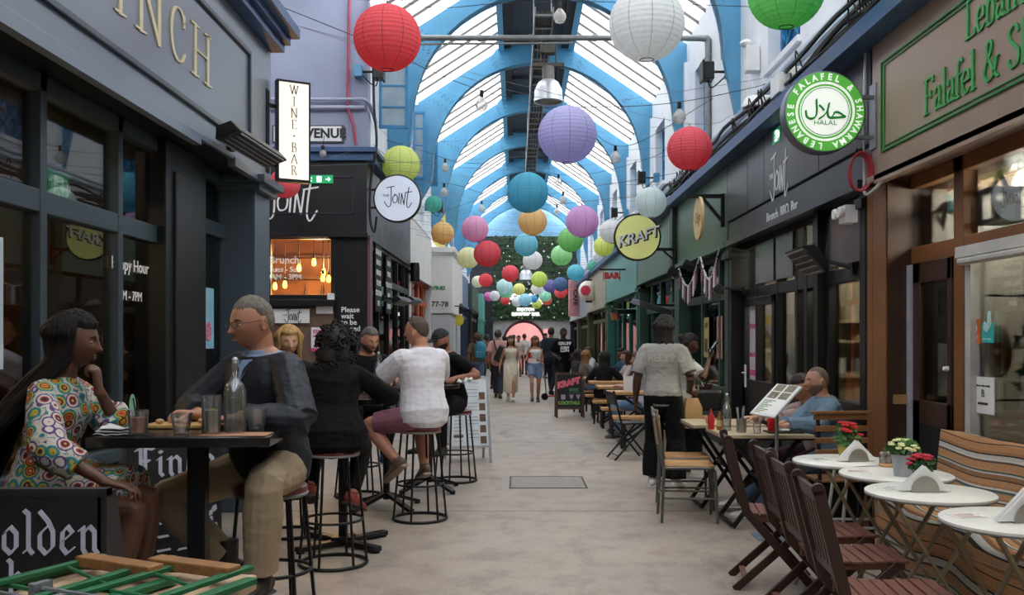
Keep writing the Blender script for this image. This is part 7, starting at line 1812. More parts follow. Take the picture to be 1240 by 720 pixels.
# KRAFT sandwich board
def sandwich(x, y, rz, w, h, label, frm, board, tilt=10, foot=.18, cat='sandwich board', edge=.04):
    t = thing('sandwich_board', label, cat, (x, y, 0), rz); out = []
    for s in (1, -1):
        T = Matrix.Rotation(R(tilt*s), 4, 'X'); T = Matrix.Translation((0, -s*math.sin(R(tilt))*h, 0)) @ Matrix.Rotation(-R(tilt*s), 4, 'X')
        m = MB()
        for q in ((-w/2, -w/2+edge, 0, h), (w/2-edge, w/2, 0, h), (-w/2, w/2, h-edge, h), (-w/2, w/2, foot, foot+edge)): m.bx(q[0], q[1], -.012, .012, q[2], q[3], 0, T)
        obj('frame', m, frm, t, world=False, smooth=0, bevel=.003)
        obj('board', MB().bx(-w/2+edge*.8, w/2-edge*.8, -.006, .006, foot+edge*.8, h-edge*.8, 0, T), board, t, world=False, smooth=0)
        out.append(T)
    fr = out[0] @ frame((0, -.0075, foot), (1, 0, 0), (0, 0, 1))
    return t, wm(t) @ fr
t, fr = sandwich(1.02, 17.4, 4, .55, .86, 'brown framed chalk sandwich board with neon coloured KRAFT lettering', M('frame_brown', '#4a2f20', .5), CHK, 9, .16)
m = MB(); put_txt(m, 'KRAFT', fr @ Matrix.Translation((-.03, .5, 0)) @ Matrix.Rotation(R(14), 4, 'Z'), .15, bold=.014, shear=.2); obj('pink_lettering', m, M('chalk_pink', '#e0637c', .6), t, smooth=0, world=True)
m = MB(); put_txt(m, 'BEER', fr @ Matrix.Translation((.08, .37, 0)), .085, bold=.002); m.prism([(-.02, .31), (.2, .31), (.2, .316), (-.02, .316)], fr, .003); obj('green_lettering', m, M('chalk_green', '#3f8a55', .6), t, smooth=0)
m = MB(); put_txt(m, 'COCKTAILS', fr @ Matrix.Translation((-.02, .12, 0)), .085, bold=.004, sx=.9); obj('lime_lettering', m, M('chalk_lime', '#7fb64a', .6), t, smooth=0)
m = MB()
for i, x in enumerate((-.13, .03, .16)):
    m.prism([(x-.04, .28), (x+.04, .28), (x+.02, .21), (x-.02, .21)] if i else [(x-.04, .28), (x+.04, .28), (x+.04, .19), (x-.04, .19)], fr, .003); m.prism([(x-.004, .21), (x+.004, .21), (x+.004, .17), (x-.004, .17)], fr, .003)
obj('drink_drawings', m, M('chalk_mauve', '#a68fa8', .6), t, smooth=0)
# white easel menu at left
t, fr = sandwich(-.60, 11.2, 14, .52, 1.06, 'grey framed white menu sandwich board with small food photos', M('frame_alu', '#a9adb1', .35, .5), M('board_white', '#d3dbe2', .4), 12, .18, edge=.03)
m = MB()
for i in range(17):
    for k in range(2 if i % 4 else 1): m.prism([(-.19+k*.17, .76-i*.042), (-.19+k*.17+.1+.03*((i*3+k) % 3), .76-i*.042), (-.19+k*.17+.1+.03*((i*3+k) % 3), .752-i*.042), (-.19+k*.17, .752-i*.042)], fr, .002)
put_txt(m, 'BRUNCH MENU', fr @ Matrix.Translation((-.05, .80, 0)), .05)
obj('print', m, M('print_grey', '#8b98a6', .7), t, smooth=0)
m = MB()
for i in range(5): m.prism([(.13, .68-i*.135), (.205, .68-i*.135), (.205, .59-i*.135), (.13, .59-i*.135)], fr, .003)
m.prism([(-.2, .16), (-.08, .16), (-.08, .13), (-.2, .13)], fr, .003)
obj('photo', m, M('food_photo', '#5f4636', .6, 0, .5, 45), t, smooth=0)
# ---------------- left foreground: bar table and boards
pedestal_table(-1.40, 4.0, .74, .60, 1.10, 4, 'black bar table between the woman in floral blouse and the man in glasses', 'black bar tables')
tz = 1.10
def tumbler(c, label, h=.1, r0=.028, r1=.04, fill=None, fh=.6, flute=8, group='glasses on the bar table'):
    t = thing('tumbler', label, 'glass', tuple(c), group=group); T = Matrix.Translation(c); n = 32
    vs = MB().lathe([(0, 0), (r0, 0), (r0*1.02, .008), (r1*.93, h*.72), (r1, h), (r1*.94, h), (r1*.86, h*.72), (r0*.9, .012), (0, .012)], n)
    if flute:
        vs.v = [(x*(1+.035*math.cos(flute*math.atan2(y, x))*(z < h*.74)), y*(1+.035*math.cos(flute*math.atan2(y, x))*(z < h*.74)), z) for x, y, z in vs.v]
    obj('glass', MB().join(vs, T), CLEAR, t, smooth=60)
    if fill: obj('drink', MB().lathe([(0, .014), (r0*.86, .014), (r0*.86+(r1*.84-r0*.86)*fh, h*fh), (0, h*fh)], 24, T), fill, t)
    return t
PINKD = M('drink_pink', '#c98f7c', .15, 0, .3, 20, transl=.5); PALED = M('drink_pale', '#b7b3aa', .12, 0, .25, 18, transl=.5)
g1 = tumbler((-1.565, 3.76, tz), 'short glass of pink drink with two straws near the napkin', .105, .038, .043, PINKD, .72, 0)
obj('straw', MB().tube([(-1.565, 3.76, tz+.03), (-1.585, 3.76, tz+.155)], .003, 6).tube([(-1.56, 3.765, tz+.03), (-1.57, 3.765, tz+.155)], .003, 6), IRON, g1)
tumbler((-1.40, 3.80, tz), 'empty faceted tumbler between the pink drink and tall glass', .09, .03, .045)
g2 = tumbler((-1.275, 3.80, tz), 'tall ribbed glass of pale drink beside the water bottle', .165, .037, .041, PALED, .62, 14)
obj('lime_slice', MB().lathe([(0, 0), (.024, 0), (.024, .005), (0, .005)], 14, Matrix.Translation((-1.27, 3.80, tz+.085)) @ Matrix.Rotation(R(70), 4, 'X')), M('lime', '#a9b65a', .4), g2)
tumbler((-1.13, 3.95, tz), 'faceted water tumbler behind the water bottle', .1, .032, .048, WATER, .6)
bottle((-1.195, 3.86, tz), 'clear swing top water bottle on the near bar table', .315, .047)
t = thing('plate', 'white plate with crumbs by the man in glasses', 'plate', (-1.12, 4.13, tz))
obj('dish', MB().lathe([(0, .003), (.07, .003), (.125, .014), (.13, .017), (.125, .02), (.07, .009), (0, .009)], 40, Matrix.Translation((-1.135, 4.14, tz))), M('china_white', '#d8d6d2', .25), t)
m = MB(); rng = random.Random(2)
for i in range(9): m.ball((-1.135+rng.uniform(-.06, .06), 4.14+rng.uniform(-.05, .05), tz+.013), rng.uniform(.004, .008), 6)
obj('crumbs', m, M('crumb', '#6b4a2c', .8), t)
t = thing('wooden_board', 'wooden serving board with leftovers behind the pink drink', 'board', (-1.52, 4.12, tz))
obj('board', MB().bx(-1.66, -1.40, 4.02, 4.2, tz+.002, tz+.018), M('board_pale', '#b08a52', .5, 0, .2, 3, wood=1), t, smooth=0, bevel=.004)
m = MB()
for i in range(4): m.ball((-1.6+i*.06, 4.08+.03*(i % 2), tz+.03), (.02, .016, .012), 10)
obj('leftovers', m, M('food_pinkbeige', '#b98f74', .6), t)
lathe_thing('plate', 'dark plate behind the empty tumbler on the near bar table', 'plate', (-1.36, 4.14, tz), [(0, .003), (.06, .003), (.1, .012), (.1, .016), (.06, .008), (0, .008)], M('china_dark', '#6e6a68', .3), n=32)
t = obj('paper_menu', MB().bx(-1.30, -1.03, 3.72, 3.86, tz+.001, tz+.004), M('menu_tan', '#a5785c', .6, 0, .1, 10), loc=(-1.16, 3.8, tz), smooth=0, label='tan paper menu under the water bottle on the bar table', cat='menu')
m = MB()
for q in range(3): m.grid(lambda u, v: (-1.745+.15*u+.01*q, 3.74+.12*v, tz+.006+.012*q+.012*math.sin(u*5+q)*v+.008*noise.noise((u*4, v*4, q))), 14, 8)
obj('napkin', m, M('napkin_linen', '#c9c8c8', .8, 0, .04), loc=(-1.67, 3.8, tz), solid=.003, label='crumpled white napkin by the floral blouse on the bar table', cat='napkin')
# golden hour board
t = thing('sandwich_board', 'large black board with white blackletter golden hour', 'sandwich board', (-1.65, 2.95, 0))
m = MB().bx(-2.35, -1.345, 2.95, 2.99, .05, 1.01); obj('board', m, M('board_black', '#17171a', .55, 0, .25, 3, .06, 20), t, smooth=0, bevel=.004)
m = MB().bar((-1.345, 2.97, .03), (-1.345, 2.97, 1.012), .03, .04, (0, 1, 0)).bar((-2.36, 2.97, 1.0), (-1.33, 2.97, 1.0), .045, .025)
m.add([(-1.345, 2.99, .0), (-1.33, 2.99, 0), (-1.33, 3.3, 0), (-1.345, 3.3, 0), (-1.345, 2.99, 1.0), (-1.33, 2.99, 1.0), (-1.33, 3.02, 1.0), (-1.345, 3.02, 1.0)], MB.BF)
obj('edge', m, M('edge_black', '#232226', .5), t, smooth=0)
obj('back_board', MB().add([(-2.35, 3.30, .0), (-1.35, 3.30, 0), (-1.35, 3.33, 0), (-2.35, 3.33, 0), (-2.35, 3.0, 1.0), (-1.35, 3.0, 1.0), (-1.35, 3.03, 1.0), (-2.35, 3.03, 1.0)], MB.BF), M('board_black'), t, smooth=0)
m = MB(); CHW = M('chalk_white', '#c3c6d6', .7, 0, .08, 30)
def blk(m, s, fr, sc, x, nib=.15, sx=1):
    for c in s:
        if c in BLK: pen(m, BLK[c][1], fr, sc, nib=nib, ang=38, thick=.035, d=.003, x0=x, sx=sx); x += (BLK[c][0]+.02)*sx
        else: x += .3
pg = P(0, 670, 2.945)
blk(m, 'Golden', FR_F(-1.785, 2.948, pg.z), .142, -.0, .11, .93)
blk(m, 'hour', FR_F(-1.655, 2.948, pg.z-.136), .118, .0, .12, 1.0)
obj('lettering', m, CHW, t, smooth=0)
# chalk board of the wine bar leaning at the wall
t, fr = sandwich(-1.95, 5.15, 24, .52, 1.0, 'black chalk board with white blackletter Finch standing behind the near bar table', M('edge_black'), CHK, 8, .06, edge=.02)
m = MB(); blk(m, 'Finch', fr @ Matrix.Translation((-.2, .68, 0)), .17, 0, .12)
rng = random.Random(8)
for i in range(7):
    for k in range(4): m.prism([(q[0]-.18+k*.1+rng.uniform(-.01, .01), q[1]+.56-i*.075) for q in ((0, 0), (.06, .008), (.06, .02), (.0, .014))], fr, .003)
for i in range(26): x = .12+rng.uniform(0, .1); zz = rng.uniform(.05, .6); m.prism([(x, zz), (x+.02, zz+.01), (x+.014, zz+.035), (x-.006, zz+.025)], fr, .003)
obj('lettering', m, CHW, t, smooth=0)
# wooden table with folded green bistro chairs lying on it
WW = M('wood_weathered', '#b59a7c', .6, 0, .28, 2.5, .3, 22, wood=1); WEDG = M('wood_edge', '#9a6f45', .6, 0, .35, 6, .5, 30, wood=1)
t = thing('wooden_table', 'weathered wooden table with folded green chairs on it', 'table', (-1.14, 2.12, 0), -6)
top = MB(); rng = random.Random(4)
def edge(u): return .012*noise.noise((u*6, 1, 0))
xs = np.linspace(-.12, .42, 22)
poly = [(x, -.42) for x in xs]+[(.42+.0+edge(y*3), y) for y in np.linspace(-.35, .3, 12)]+[(x, .34+edge(x*3)) for x in xs[::-1]]
top.prism(poly, Matrix.Translation((0, 0, .835)), .04)
obj('tabletop', top, WW, t, world=False, smooth=0, bevel=.006)
for s in (-.06, .34):
    for q in (-.35, .25): obj('leg', MB().bx(s-.03, s+.03, q-.03, q+.03, 0, .835), WEDG, t, world=False, smooth=0, bevel=.004)
GRM = M('green_paint', '#25663f', .4, .1, .12, 8)
def folded(label, loc, rz, dz):
    t = thing('folded_chair', label, 'folding chair', loc, rz, 'folded green chairs')
    for i, y in enumerate((-.17, .17)): obj('side_bar', MB().bar((-.42, y, .012), (.36, y, .012), .034, .016), GRM, t, world=False, smooth=0, bevel=.002)
    for i, y in enumerate((-.13, .13)): obj('cross_leg', MB().bar((-.38, y, .032), (.40, y, .032), .026, .012), GRM, t, world=False, smooth=0, bevel=.002)
    obj('rail', MB().tube([(-.1, -.17, .02), (-.1, .17, .02)], .006, 6).tube([(.12, -.17, .02), (.12, .17, .02)], .006, 6).tube([(-.38, -.13, .03), (-.38, .13, .03)], .006, 6).tube([(.2, -.13, .03), (.28, .13, .03)], .005, 6), GRM, t, world=False)
    for i in range(2): obj('slat', MB().bx(.31+i*-.60, .36+i*-.60, -.135, .135, .022, .05), M('slat_brown', '#8a6038', .55, 0, .3, 3, wood=2), t, world=False, smooth=0, bevel=.004)
    obj('hinge', MB().box((.02, -.165, .04), (.05, .02, .03)).box((.02, .165, .04), (.05, .02, .03)).tube([(.02, -.19, .04), (.02, .19, .04)], .006, 6), STEEL, t, world=False, smooth=0)
    return t
folded('folded green chair on the weathered table, nearer the man in glasses', (-.97, 2.04, .877), 66, 0)
folded('folded green chair on the weathered table, nearer the golden hour board', (-1.18, 2.06, .877), 64, 0)
# ================================================================== who is where
def toL(x, y, h):
    c, s = math.cos(R(h)), math.sin(R(h))
    def f(p): dx, dy = p[0]-x, p[1]-y; return (dx*c+dy*s, -dx*s+dy*c, p[2])
    def d(v): return (v[0]*c+v[1]*s, -v[0]*s+v[1]*c, v[2])
    return f, d
def floral():
    m, nt, out = nodes('floral_print'); p = N(nt, 'BsdfPrincipled', i_Roughness=.8); L(nt, p.outputs[0], out.inputs[0])
    co = coord(nt, (1, 1, 1)); v = N(nt, 'TexVoronoi', i_Scale=17, i_Randomness=.55); L(nt, co, v.inputs[0])
    a = ramp(nt, v.outputs['Distance'], [(0, lin('#f0e6d8')), (.10, lin('#c93a2a')), (.2, lin('#e08a20')), (.30, lin('#3a1c20')), (.37, lin('#d8c23a')), (.46, lin('#2f9aa0')), (.6, lin('#dcd6cc')), (.78, lin('#5a3a78'))], True)
    b = ramp(nt, v.outputs['Distance'], [(0, lin('#e0b030')), (.12, lin('#2a1a20')), (.22, lin('#b8283a')), (.32, lin('#ece4da')), (.45, lin('#6a4a90')), (.55, lin('#e6e0d6')), (.7, lin('#3f9aa4')), (.85, lin('#cdbb40'))], True)
    s = N(nt, 'SeparateColor'); L(nt, v.outputs['Color'], s.inputs[0]); g = N(nt, 'Math', operation='GREATER_THAN', i_1=.5); L(nt, s.outputs[0], g.inputs[0])
    c = mixc(nt, a, b, g.outputs[0])
    w = N(nt, 'TexVoronoi', i_Scale=60); L(nt, co, w.inputs[0]); sp = ramp(nt, w.outputs['Distance'], [(0, lin('#2c2430')), (.22, (1, 1, 1))], True)
    c = mixc(nt, c, sp, mode='MULTIPLY', f=.6); L(nt, mixc(nt, c, (.62, .60, .58), mode='MULTIPLY', f=1), p.inputs['Base Color']); return m
FLOR = floral()
def quilt():
    return M('quilt_navy', '#111824', .6, 0, .15, 5, .25, 60)
# -- man in glasses on the right of the near table
x, y, h = -1.19, 4.42, 240
f, d = toL(x, y, h)
bar_stool(x, y, 'tall bar stool under the man in glasses', 'red seated bar stools', h=.80, rail=.38)
pm = person('man in glasses and dark navy jacket seated at the near bar table', x, y, h, s=1.06, pz=.905, px=.0, lean=10, slean=0, twist=-8, hyaw=-16, hpitch=9, htilt=-3, vox=.0045, bulk=1.1, belly=.05, heavy=.5, hscale=1.02,
   L_=dict(to=f((-1.24, 4.06, 1.15)), hand=d((-.9, -.25, -.1)), palm=(0, 0, -1), curl=.5, pole=(-.2, 1, -.6)), R_=dict(to=f((-1.47, 4.2, 1.15)), hand=d((-.9, -.3, .1)), palm=(0, .3, -1), curl=.75, pole=(0, -1, -.5)),
   lL=dict(to=f((-1.12, 3.98, .46)), toe=d((-.3, -1, 0)), pole=d((.1, -1, .6))), lR=dict(to=f((-1.36, 4.28, .46)), toe=d((-.7, -.6, 0)), pole=d((-1, -.1, .5))),
   skin='#b07c62', hair=dict(st='short', col='#6e665e', line=.07, th=.005, nape=-.05, brow='#5f554c', top=.5), glasses=True,
   wear=[dict(k='trousers', col='#a08f76', wide=.012, wr=.007), dict(k='shirt', col='#7f93b4', sleeve=0, collar=True, lo=.1, pad=.014, name='shirt_collar'), dict(k='shirt', col='#1f2937', mat=quilt(), sleeve=1.9, pad=.024, loose=.008, name='jacket', wr=.008, hi=.482)],
   extras=dict(shoe=dict(col='#241e1b', sole='#1a1817', boot=True)))
sp, W_ = pm['spine'], wm(pm['root'])
m = MB(); sv_ = pm['sidev'](.45); fw = sv_.cross(sp(.45)[1]).normalized()
A_ = lambda t, yy, off: W_ @ (sp(t)[0]+sv_*yy+fw*off)
for sg in (-1, 1): m.add([A_(.49, sg*.055, .09), A_(.49, sg*.012, .118), A_(.36, 0, .182), A_(.40, sg*.034, .170)], [(0, 1, 2, 3)])
m.add([A_(.485, -.02, .105), A_(.485, .02, .105), A_(.36, 0, .178)], [(0, 1, 2)])
obj('shirt_front', m, M('cloth_7f93b4'), pm['root'], solid=.006, fix=False, smooth=0)
# -- woman in floral dress on the left
x, y, h = -2.0, 3.86, 6
f, d = toL(x, y, h)
bar_stool(x, y, 'tall bar stool under the woman in floral dress', 'red seated bar stools', h=.77, rail=.32)
person('woman in bright floral dress with long dark braids, hand raised to her mouth', x, y, h, s=1.0, fem=1, pz=.87, lean=11, twist=-6, hyaw=4, hpitch=7, vox=.0045, hscale=1.0,
   L_=dict(to=f((-1.765, 3.84, 1.285)), hand=d((-.08, -.05, 1)), palm=d((-1, -.1, .1)), curl=.85, pole=d((.7, .3, -1))), R_=dict(to=f((-1.62, 3.60, .93)), hand=d((1, .1, -.2)), palm=(0, 0, -1), curl=.4, pole=d((-.3, -1, -.5))),
   lL=dict(to=f((-1.62, 3.88, .42)), toe=d((1, .1, 0)), pole=d((1, 0, .6)), pitch=15), lR=dict(to=f((-1.66, 3.70, .40)), toe=d((1, -.1, 0)), pole=d((1, 0, .6)), pitch=15),
   skin='#5a3829', hair=dict(st='braids', col='#15110f', line=.062, th=.016, ln=.62, n=130, arc=(75, 285), r=.011, wav=.006, hx=-.075, nape=-.08, brow='#14100e'),
   wear=[dict(k='skirt', col='#c0a070', mat=FLOR, hem=.85, hw=.2, wr=.006), dict(k='top', col='#c0a070', mat=FLOR, sleeve=1.5, pad=.016, loose=.024, lo=-.08, name='blouse', wr=.008)],
   extras=dict(shoe=dict(col='#2a2422', sole='#1a1817')))
# -- the middle group at two high tables
gs = 'red seated bar stools'
pedestal_table(-1.26, 6.62, .62, .62, 1.08, 3, 'black bar table hidden behind the curly haired woman', 'black bar tables', col=.03)
pedestal_table(-1.15, 8.05, .62, .62, 1.08, 0, 'star footed bar table in front of the man in white shirt', 'black bar tables', star=True, rd=.33)
bottle((-1.2, 7.93, 1.08), 'clear swing top bottle on the star footed bar table', .3, .042)
tumbler((-1.02, 7.86, 1.08), 'empty tumbler on the star footed bar table', .1, .03, .04, group='glasses on the star footed table')
lathe_thing('plate', 'white plate beside the curly haired woman on her table', 'plate', (-1.45, 6.5, 1.08), [(0, .003), (.06, .003), (.11, .013), (.11, .017), (.06, .009), (0, .009)], M('china_white'), n=32)
x, y, h = -1.22, 6.06, 98; f, d = toL(x, y, h)
bar_stool(x, y, 'red seated wire stool under the curly haired woman', gs, h=.78)
person('woman in black jacket with big dark curly hair, seen from behind on a stool', x, y, h, s=.99, fem=1, pz=.86, lean=17, hyaw=-12, hpitch=14, vox=.006, bulk=1.1, face=True, hscale=.98,
   L_=dict(to=f((-1.45, 6.42, 1.13)), hand=d((-.2, 1, 0)), palm=(0, 0, -1), curl=.4, pole=d((-1, -.3, -.5))), R_=dict(to=f((-1.02, 6.48, 1.13)), hand=d((-.3, 1, 0)), palm=(0, 0, -1), curl=.4, pole=d((1, -.3, -.5))),
   lL=dict(to=f((-1.40, 6.16, .50)), toe=d((-.2, 1, 0)), pole=d((-.1, 1, .8)), pitch=20), lR=dict(to=f((-1.12, 6.22, .44)), toe=d((.3, 1, 0)), pole=d((.1, 1, .8)), pitch=20),
   skin='#a57a62', hair=dict(st='curly', col='#120e0c', line=.05, th=.03, n=330, ln=.34),
   wear=[dict(k='trousers', col='#0e0e10', wr=.006, pad=.014), dict(k='shirt', col='#0b0b0d', sleeve=1.85, pad=.026, loose=.008, lo=-.12, flare=.04, name='jacket', wr=.009)],
   extras=dict(shoe=dict(col='#8c2f2a', sole='#3a3432')))
x, y, h = -1.78, 7.05, -66; f, d = toL(x, y, h)
bar_stool(-1.75, 6.98, 'wire bar stool under the blonde woman', gs, h=.78)
person('blonde woman in dark jacket facing the camera behind the man in glasses', x, y, h, s=.98, fem=1, pz=.87, lean=6, hyaw=0, hpitch=10, vox=.006,
   L_=dict(to=f((-1.47, 6.72, 1.13)), hand=d((1, -.5, 0)), palm=(0, 0, -1), curl=.5, pole=(0, 1, -.6)), R_=dict(to=f((-1.66, 6.62, 1.10)), hand=d((.7, -.5, .1)), palm=(0, 0, -1), curl=.5, pole=(0, -1, -.6)),
   lL=dict(to=f((-1.55, 6.72, .42)), toe=d((.6, -1, 0)), pole=d((.4, -1, .7))), lR=dict(to=f((-1.7, 6.66, .42)), toe=d((.4, -1, 0)), pole=d((.2, -1, .7))),
   skin='#c79a80', hair=dict(st='long', col='#b08a52', line=.058, th=.014, ln=.10, n=60, arc=(60, 300), r=.013),
   wear=[dict(k='trousers', col='#22242a'), dict(k='shirt', col='#b9bcc0', sleeve=0, lo=.2, pad=.016, name='scarf', collar=True), dict(k='shirt', col='#17181b', sleeve=1.9, pad=.020, name='jacket', hi=.45)],
   extras=dict(shoe=dict(col='#222222', sole='#222222')))
x, y, h = -1.47, 8.62, -58; f, d = toL(x, y, h)
bar_stool(-1.5, 8.66, 'wire bar stool under the man in black t-shirt with cropped grey hair', gs, h=.76)
person('man in black t-shirt with cropped grey hair leaning on the star footed table', x, y, h, s=1.02, pz=.86, lean=19, hyaw=6, hpitch=16, vox=.006, bulk=1.08, heavy=.3,
   L_=dict(to=f((-1.08, 8.2, 1.12)), hand=d((.4, -1, 0)), palm=(0, 0, -1), curl=.5, pole=d((1, .5, -.5))), R_=dict(to=f((-1.32, 8.05, 1.12)), hand=d((.5, -1, 0)), palm=(0, 0, -1), curl=.5, pole=d((-1, -.4, -.5))),
   lL=dict(to=f((-1.22, 8.45, .42)), toe=d((.6, -1, 0)), pole=d((.6, -1, .7))), lR=dict(to=f((-1.45, 8.28, .42)), toe=d((.4, -1, 0)), pole=d((.2, -1, .7))),
   skin='#b57f66', hair=dict(st='short', col='#5f5750', line=.066, th=.009, nape=-.06), beard='#6d5d52',
   wear=[dict(k='trousers', col='#23252b'), dict(k='shirt', col='#0c0d0f', sleeve=.75, pad=.016, loose=.012, name='t_shirt')],
   extras=dict(shoe=dict(col='#2d4f86', sole='#d0ccc4')))
x, y, h = -.76, 7.5, 128; f, d = toL(x, y, h)
bar_stool(-.80, 7.56, 'wire bar stool under the man in white shirt', gs, h=.78)
pi = person('man in white short sleeved shirt and pink shorts seen from behind on a stool', x, y, h, s=1.06, pz=.885, lean=8, hyaw=30, hpitch=2, vox=.0055, bulk=1.12, belly=.03, heavy=.4,
   L_=dict(to=f((-1.12, 7.82, 1.13)), hand=d((-.8, .6, 0)), palm=(0, 0, -1), curl=.5, pole=d((-1, -.6, -.7))), R_=dict(to=f((-.92, 7.98, 1.13)), hand=d((-1, .3, 0)), palm=(0, 0, -1), curl=.5, pole=d((1, .4, -.6))),
   lL=dict(to=f((-.98, 7.45, .50)), toe=d((-.8, .7, 0)), pole=d((-.8, .5, .6)), pitch=35), lR=dict(to=f((-.78, 7.72, .42)), toe=d((-.4, 1, 0)), pole=d((-.3, 1, .6)), pitch=20),
   skin='#b9826a', hair=dict(st='short', col='#4b3b30', line=.078, th=.0035, nape=-.06, top=.3),
   wear=[dict(k='trousers', col='#8f5f6c', len=.8, pad=.012, wide=.03, hi=.0, name='shorts'), dict(k='shirt', col='#dcdbe4', sleeve=.78, pad=.020, loose=.018, collar=True, wr=.006, wf=(7, 7, 16), lo=-.09, flare=.01)],
   extras=dict(shoe=dict(col='#6a5648', sole='#a08c78')))
m = MB(); HM = pi['HM']
m.tube([HM @ V(q) for q in ((-.03, .079, .012), (.0, .084, .05), (.035, .07, .098), (.045, .0, .112), (.035, -.07, .098), (.0, -.084, .05))], .005, 6)
obj('sunglasses', m, IRON, pi['root'], world=False)
x, y, h = -.66, 9.55, 216; f, d = toL(x, y, h)
bar_stool(-.64, 9.6, 'wire bar stool under the man in black cap', gs, h=.76)
person('man in black t-shirt and cap half hidden behind the white shirted man', x, y, h, s=1.0, pz=.86, lean=14, hyaw=6, hpitch=18, vox=.007,
   L_=dict(to=f((-.62, 9.22, 1.1)), hand=d((-.3, -1, 0)), palm=(0, 0, -1), curl=.6, pole=d((1, 0, -.5))), R_=dict(to=f((-.95, 9.35, 1.1)), hand=d((-1, -.5, 0)), palm=(0, 0, -1), pole=(0, -1, -.4)),
   lL=dict(to=f((-.75, 9.25, .4)), toe=d((-.5, -1, 0)), pole=d((-.3, -1, .6))), lR=dict(to=f((-.95, 9.45, .4)), toe=d((-1, -.6, 0)), pole=d((-1, -.3, .6))),
   skin='#9c6c55', hair=dict(st='cap', col='#17181b', th=.012), beard='#2a211c',
   wear=[dict(k='trousers', col='#1d1e22'), dict(k='shirt', col='#0c0d0f', sleeve=.7, pad=.016, loose=.012, name='t_shirt')], extras=dict(shoe=dict(col='#1f1f22', sole='#1f1f22')))
t = obj('paper_napkin', MB().grid(lambda u, v: (-.60+.16*u, 9.12+.1*v, 1.06+.05*noise.noise((u*4, v*4, 5))+.04*u), 10, 8), PAPER, loc=(-.55, 9.15, 1.06), solid=.003, label='crumpled white napkin held by the man in black cap', cat='napkin')
pedestal_table(-.86, 9.02, .5, .5, 1.05, 0, 'bar table behind the white shirted man', 'black bar tables', star=True, rd=.3)
# -- standing couple at right
x, y, h = 1.48, 9.15, 72; f, d = toL(x, y, h)
pi = person('man in grey t-shirt and black trousers standing with back turned, dark hair to shoulders', x, y, h, s=1.02, pz=.94, lean=1, hyaw=-28, hpitch=4, vox=.006, bulk=1.06, face=True,
   L_=dict(to=(.10, .30, .87), hand=(.3, 0, -1), palm=(0, -1, 0), pole=(-1, .3, -.2)), R_=dict(to=f((1.76, 9.24, .97)), hand=d((.9, .2, -.25)), palm=d((-.2, 1, 0)), curl=.9, pole=d((.3, -1, -.7))),
   lL=dict(to=(.06, .12, .085), toe=(1, .15, 0)), lR=dict(to=(-.03, -.13, .085), toe=(1, -.35, 0)),
   skin='#54362a', hair=dict(st='braids', col='#17130f', line=.05, th=.03, ln=.10, n=80, arc=(70, 290), r=.016, wav=.004),
   wear=[dict(k='trousers', col='#0f1012', wide=.03, pad=.018, wr=.008), dict(k='shirt', col='#a9a7a0', sleeve=.82, pad=.018, loose=.016, lo=-.1, name='t_shirt', wr=.009, label='grey t-shirt with faint white print on the back')],
   extras=dict(shoe=dict(col='#dcdad6', sole='#eeece8')))
sp, sdv = pi['spine'], pi['sidev']
c = sp(.36)[0]; W_ = wm(pi['root']); bk = W_ @ (c+V((-.139, 0, 0))); rt = (W_.to_3x3() @ V((0, -1, 0)))
m = MB(); put_txt(m, 'RELYS', frame(bk, rt, (0, 0, 1)), .10, bold=.003, ext=.003); m.join(MB().bx(-.10, .10, -.075, -.07, -.002, .002), frame(bk, rt, (0, 0, 1)))
obj('back_print', m, M('print_pale', '#bdbcb6', .8), pi['root'], smooth=0)
x, y, h = 1.80, 9.74, 10; f, d = toL(x, y, h)
person('woman in grey t-shirt holding up a phone beside the man with shoulder length hair', x, y, h, s=.93, fem=1, pz=.86, lean=3, hyaw=-14, hpitch=12, vox=.006,
   R_=dict(to=f((2.02, 9.50, 1.30)), hand=d((.5, .1, .8)), palm=d((-.6, .5, .5)), curl=.7, pole=d((-.2, -.6, -1))), L_=dict(to=f((2.0, 9.72, .98)), hand=d((.9, -.2, .1)), palm=(0, -1, 0), curl=.6),
   skin='#4f3226', hair=dict(st='bun', col='#16120f', line=.056, th=.014),
   wear=[dict(k='skirt', col='#1b1b1e', hem=1.75, hw=.19), dict(k='top', col='#b3b1aa', sleeve=.8, pad=.018, loose=.02, lo=-.06, name='t_shirt')], extras=dict(shoe=dict(col='#d8d6d2', sole='#eeeeea')))
t = thing('phone', 'black phone held up by the woman in grey t-shirt', 'phone', (2.06, 9.48, 1.42))
obj('body', MB().box((2.06, 9.48, 1.41), (.014, .075, .15), Matrix.Rotation(R(35), 3, 'Y')), IRON, t, bevel=.004)
obj('screen', MB().box((2.051, 9.48, 1.416), (.002, .066, .135), Matrix.Rotation(R(35), 3, 'Y')), M('screen_grey', '#5c636b', .15), t, smooth=0)
t = thing('paper_bag', 'brown paper bag hanging from the standing man\'s hand', 'bag', (1.77, 9.22, .58))
m = MB(); b = [(-.09, -.055, 0), (.09, -.055, 0), (.09, .055, 0), (-.09, .055, 0), (-.10, -.05, .2), (.10, -.05, .2), (.10, .05, .2), (-.10, .05, .2), (-.06, -.012, .30), (.07, -.012, .30), (.07, .012, .30), (-.06, .012, .30)]
m.add(b, [(0, 3, 2, 1), (0, 1, 5, 4), (1, 2, 6, 5), (2, 3, 7, 6), (3, 0, 4, 7), (4, 5, 9, 8), (5, 6, 10, 9), (6, 7, 11, 10), (7, 4, 8, 11), (8, 9, 10, 11)], 0, Matrix.Translation((1.775, 9.2, .60)) @ Matrix.Rotation(R(20), 4, 'Z'))
obj('bag', m, M('paper_kraft', '#a9845a', .8, 0, .15, 9, .4, 30), t, smooth=25)
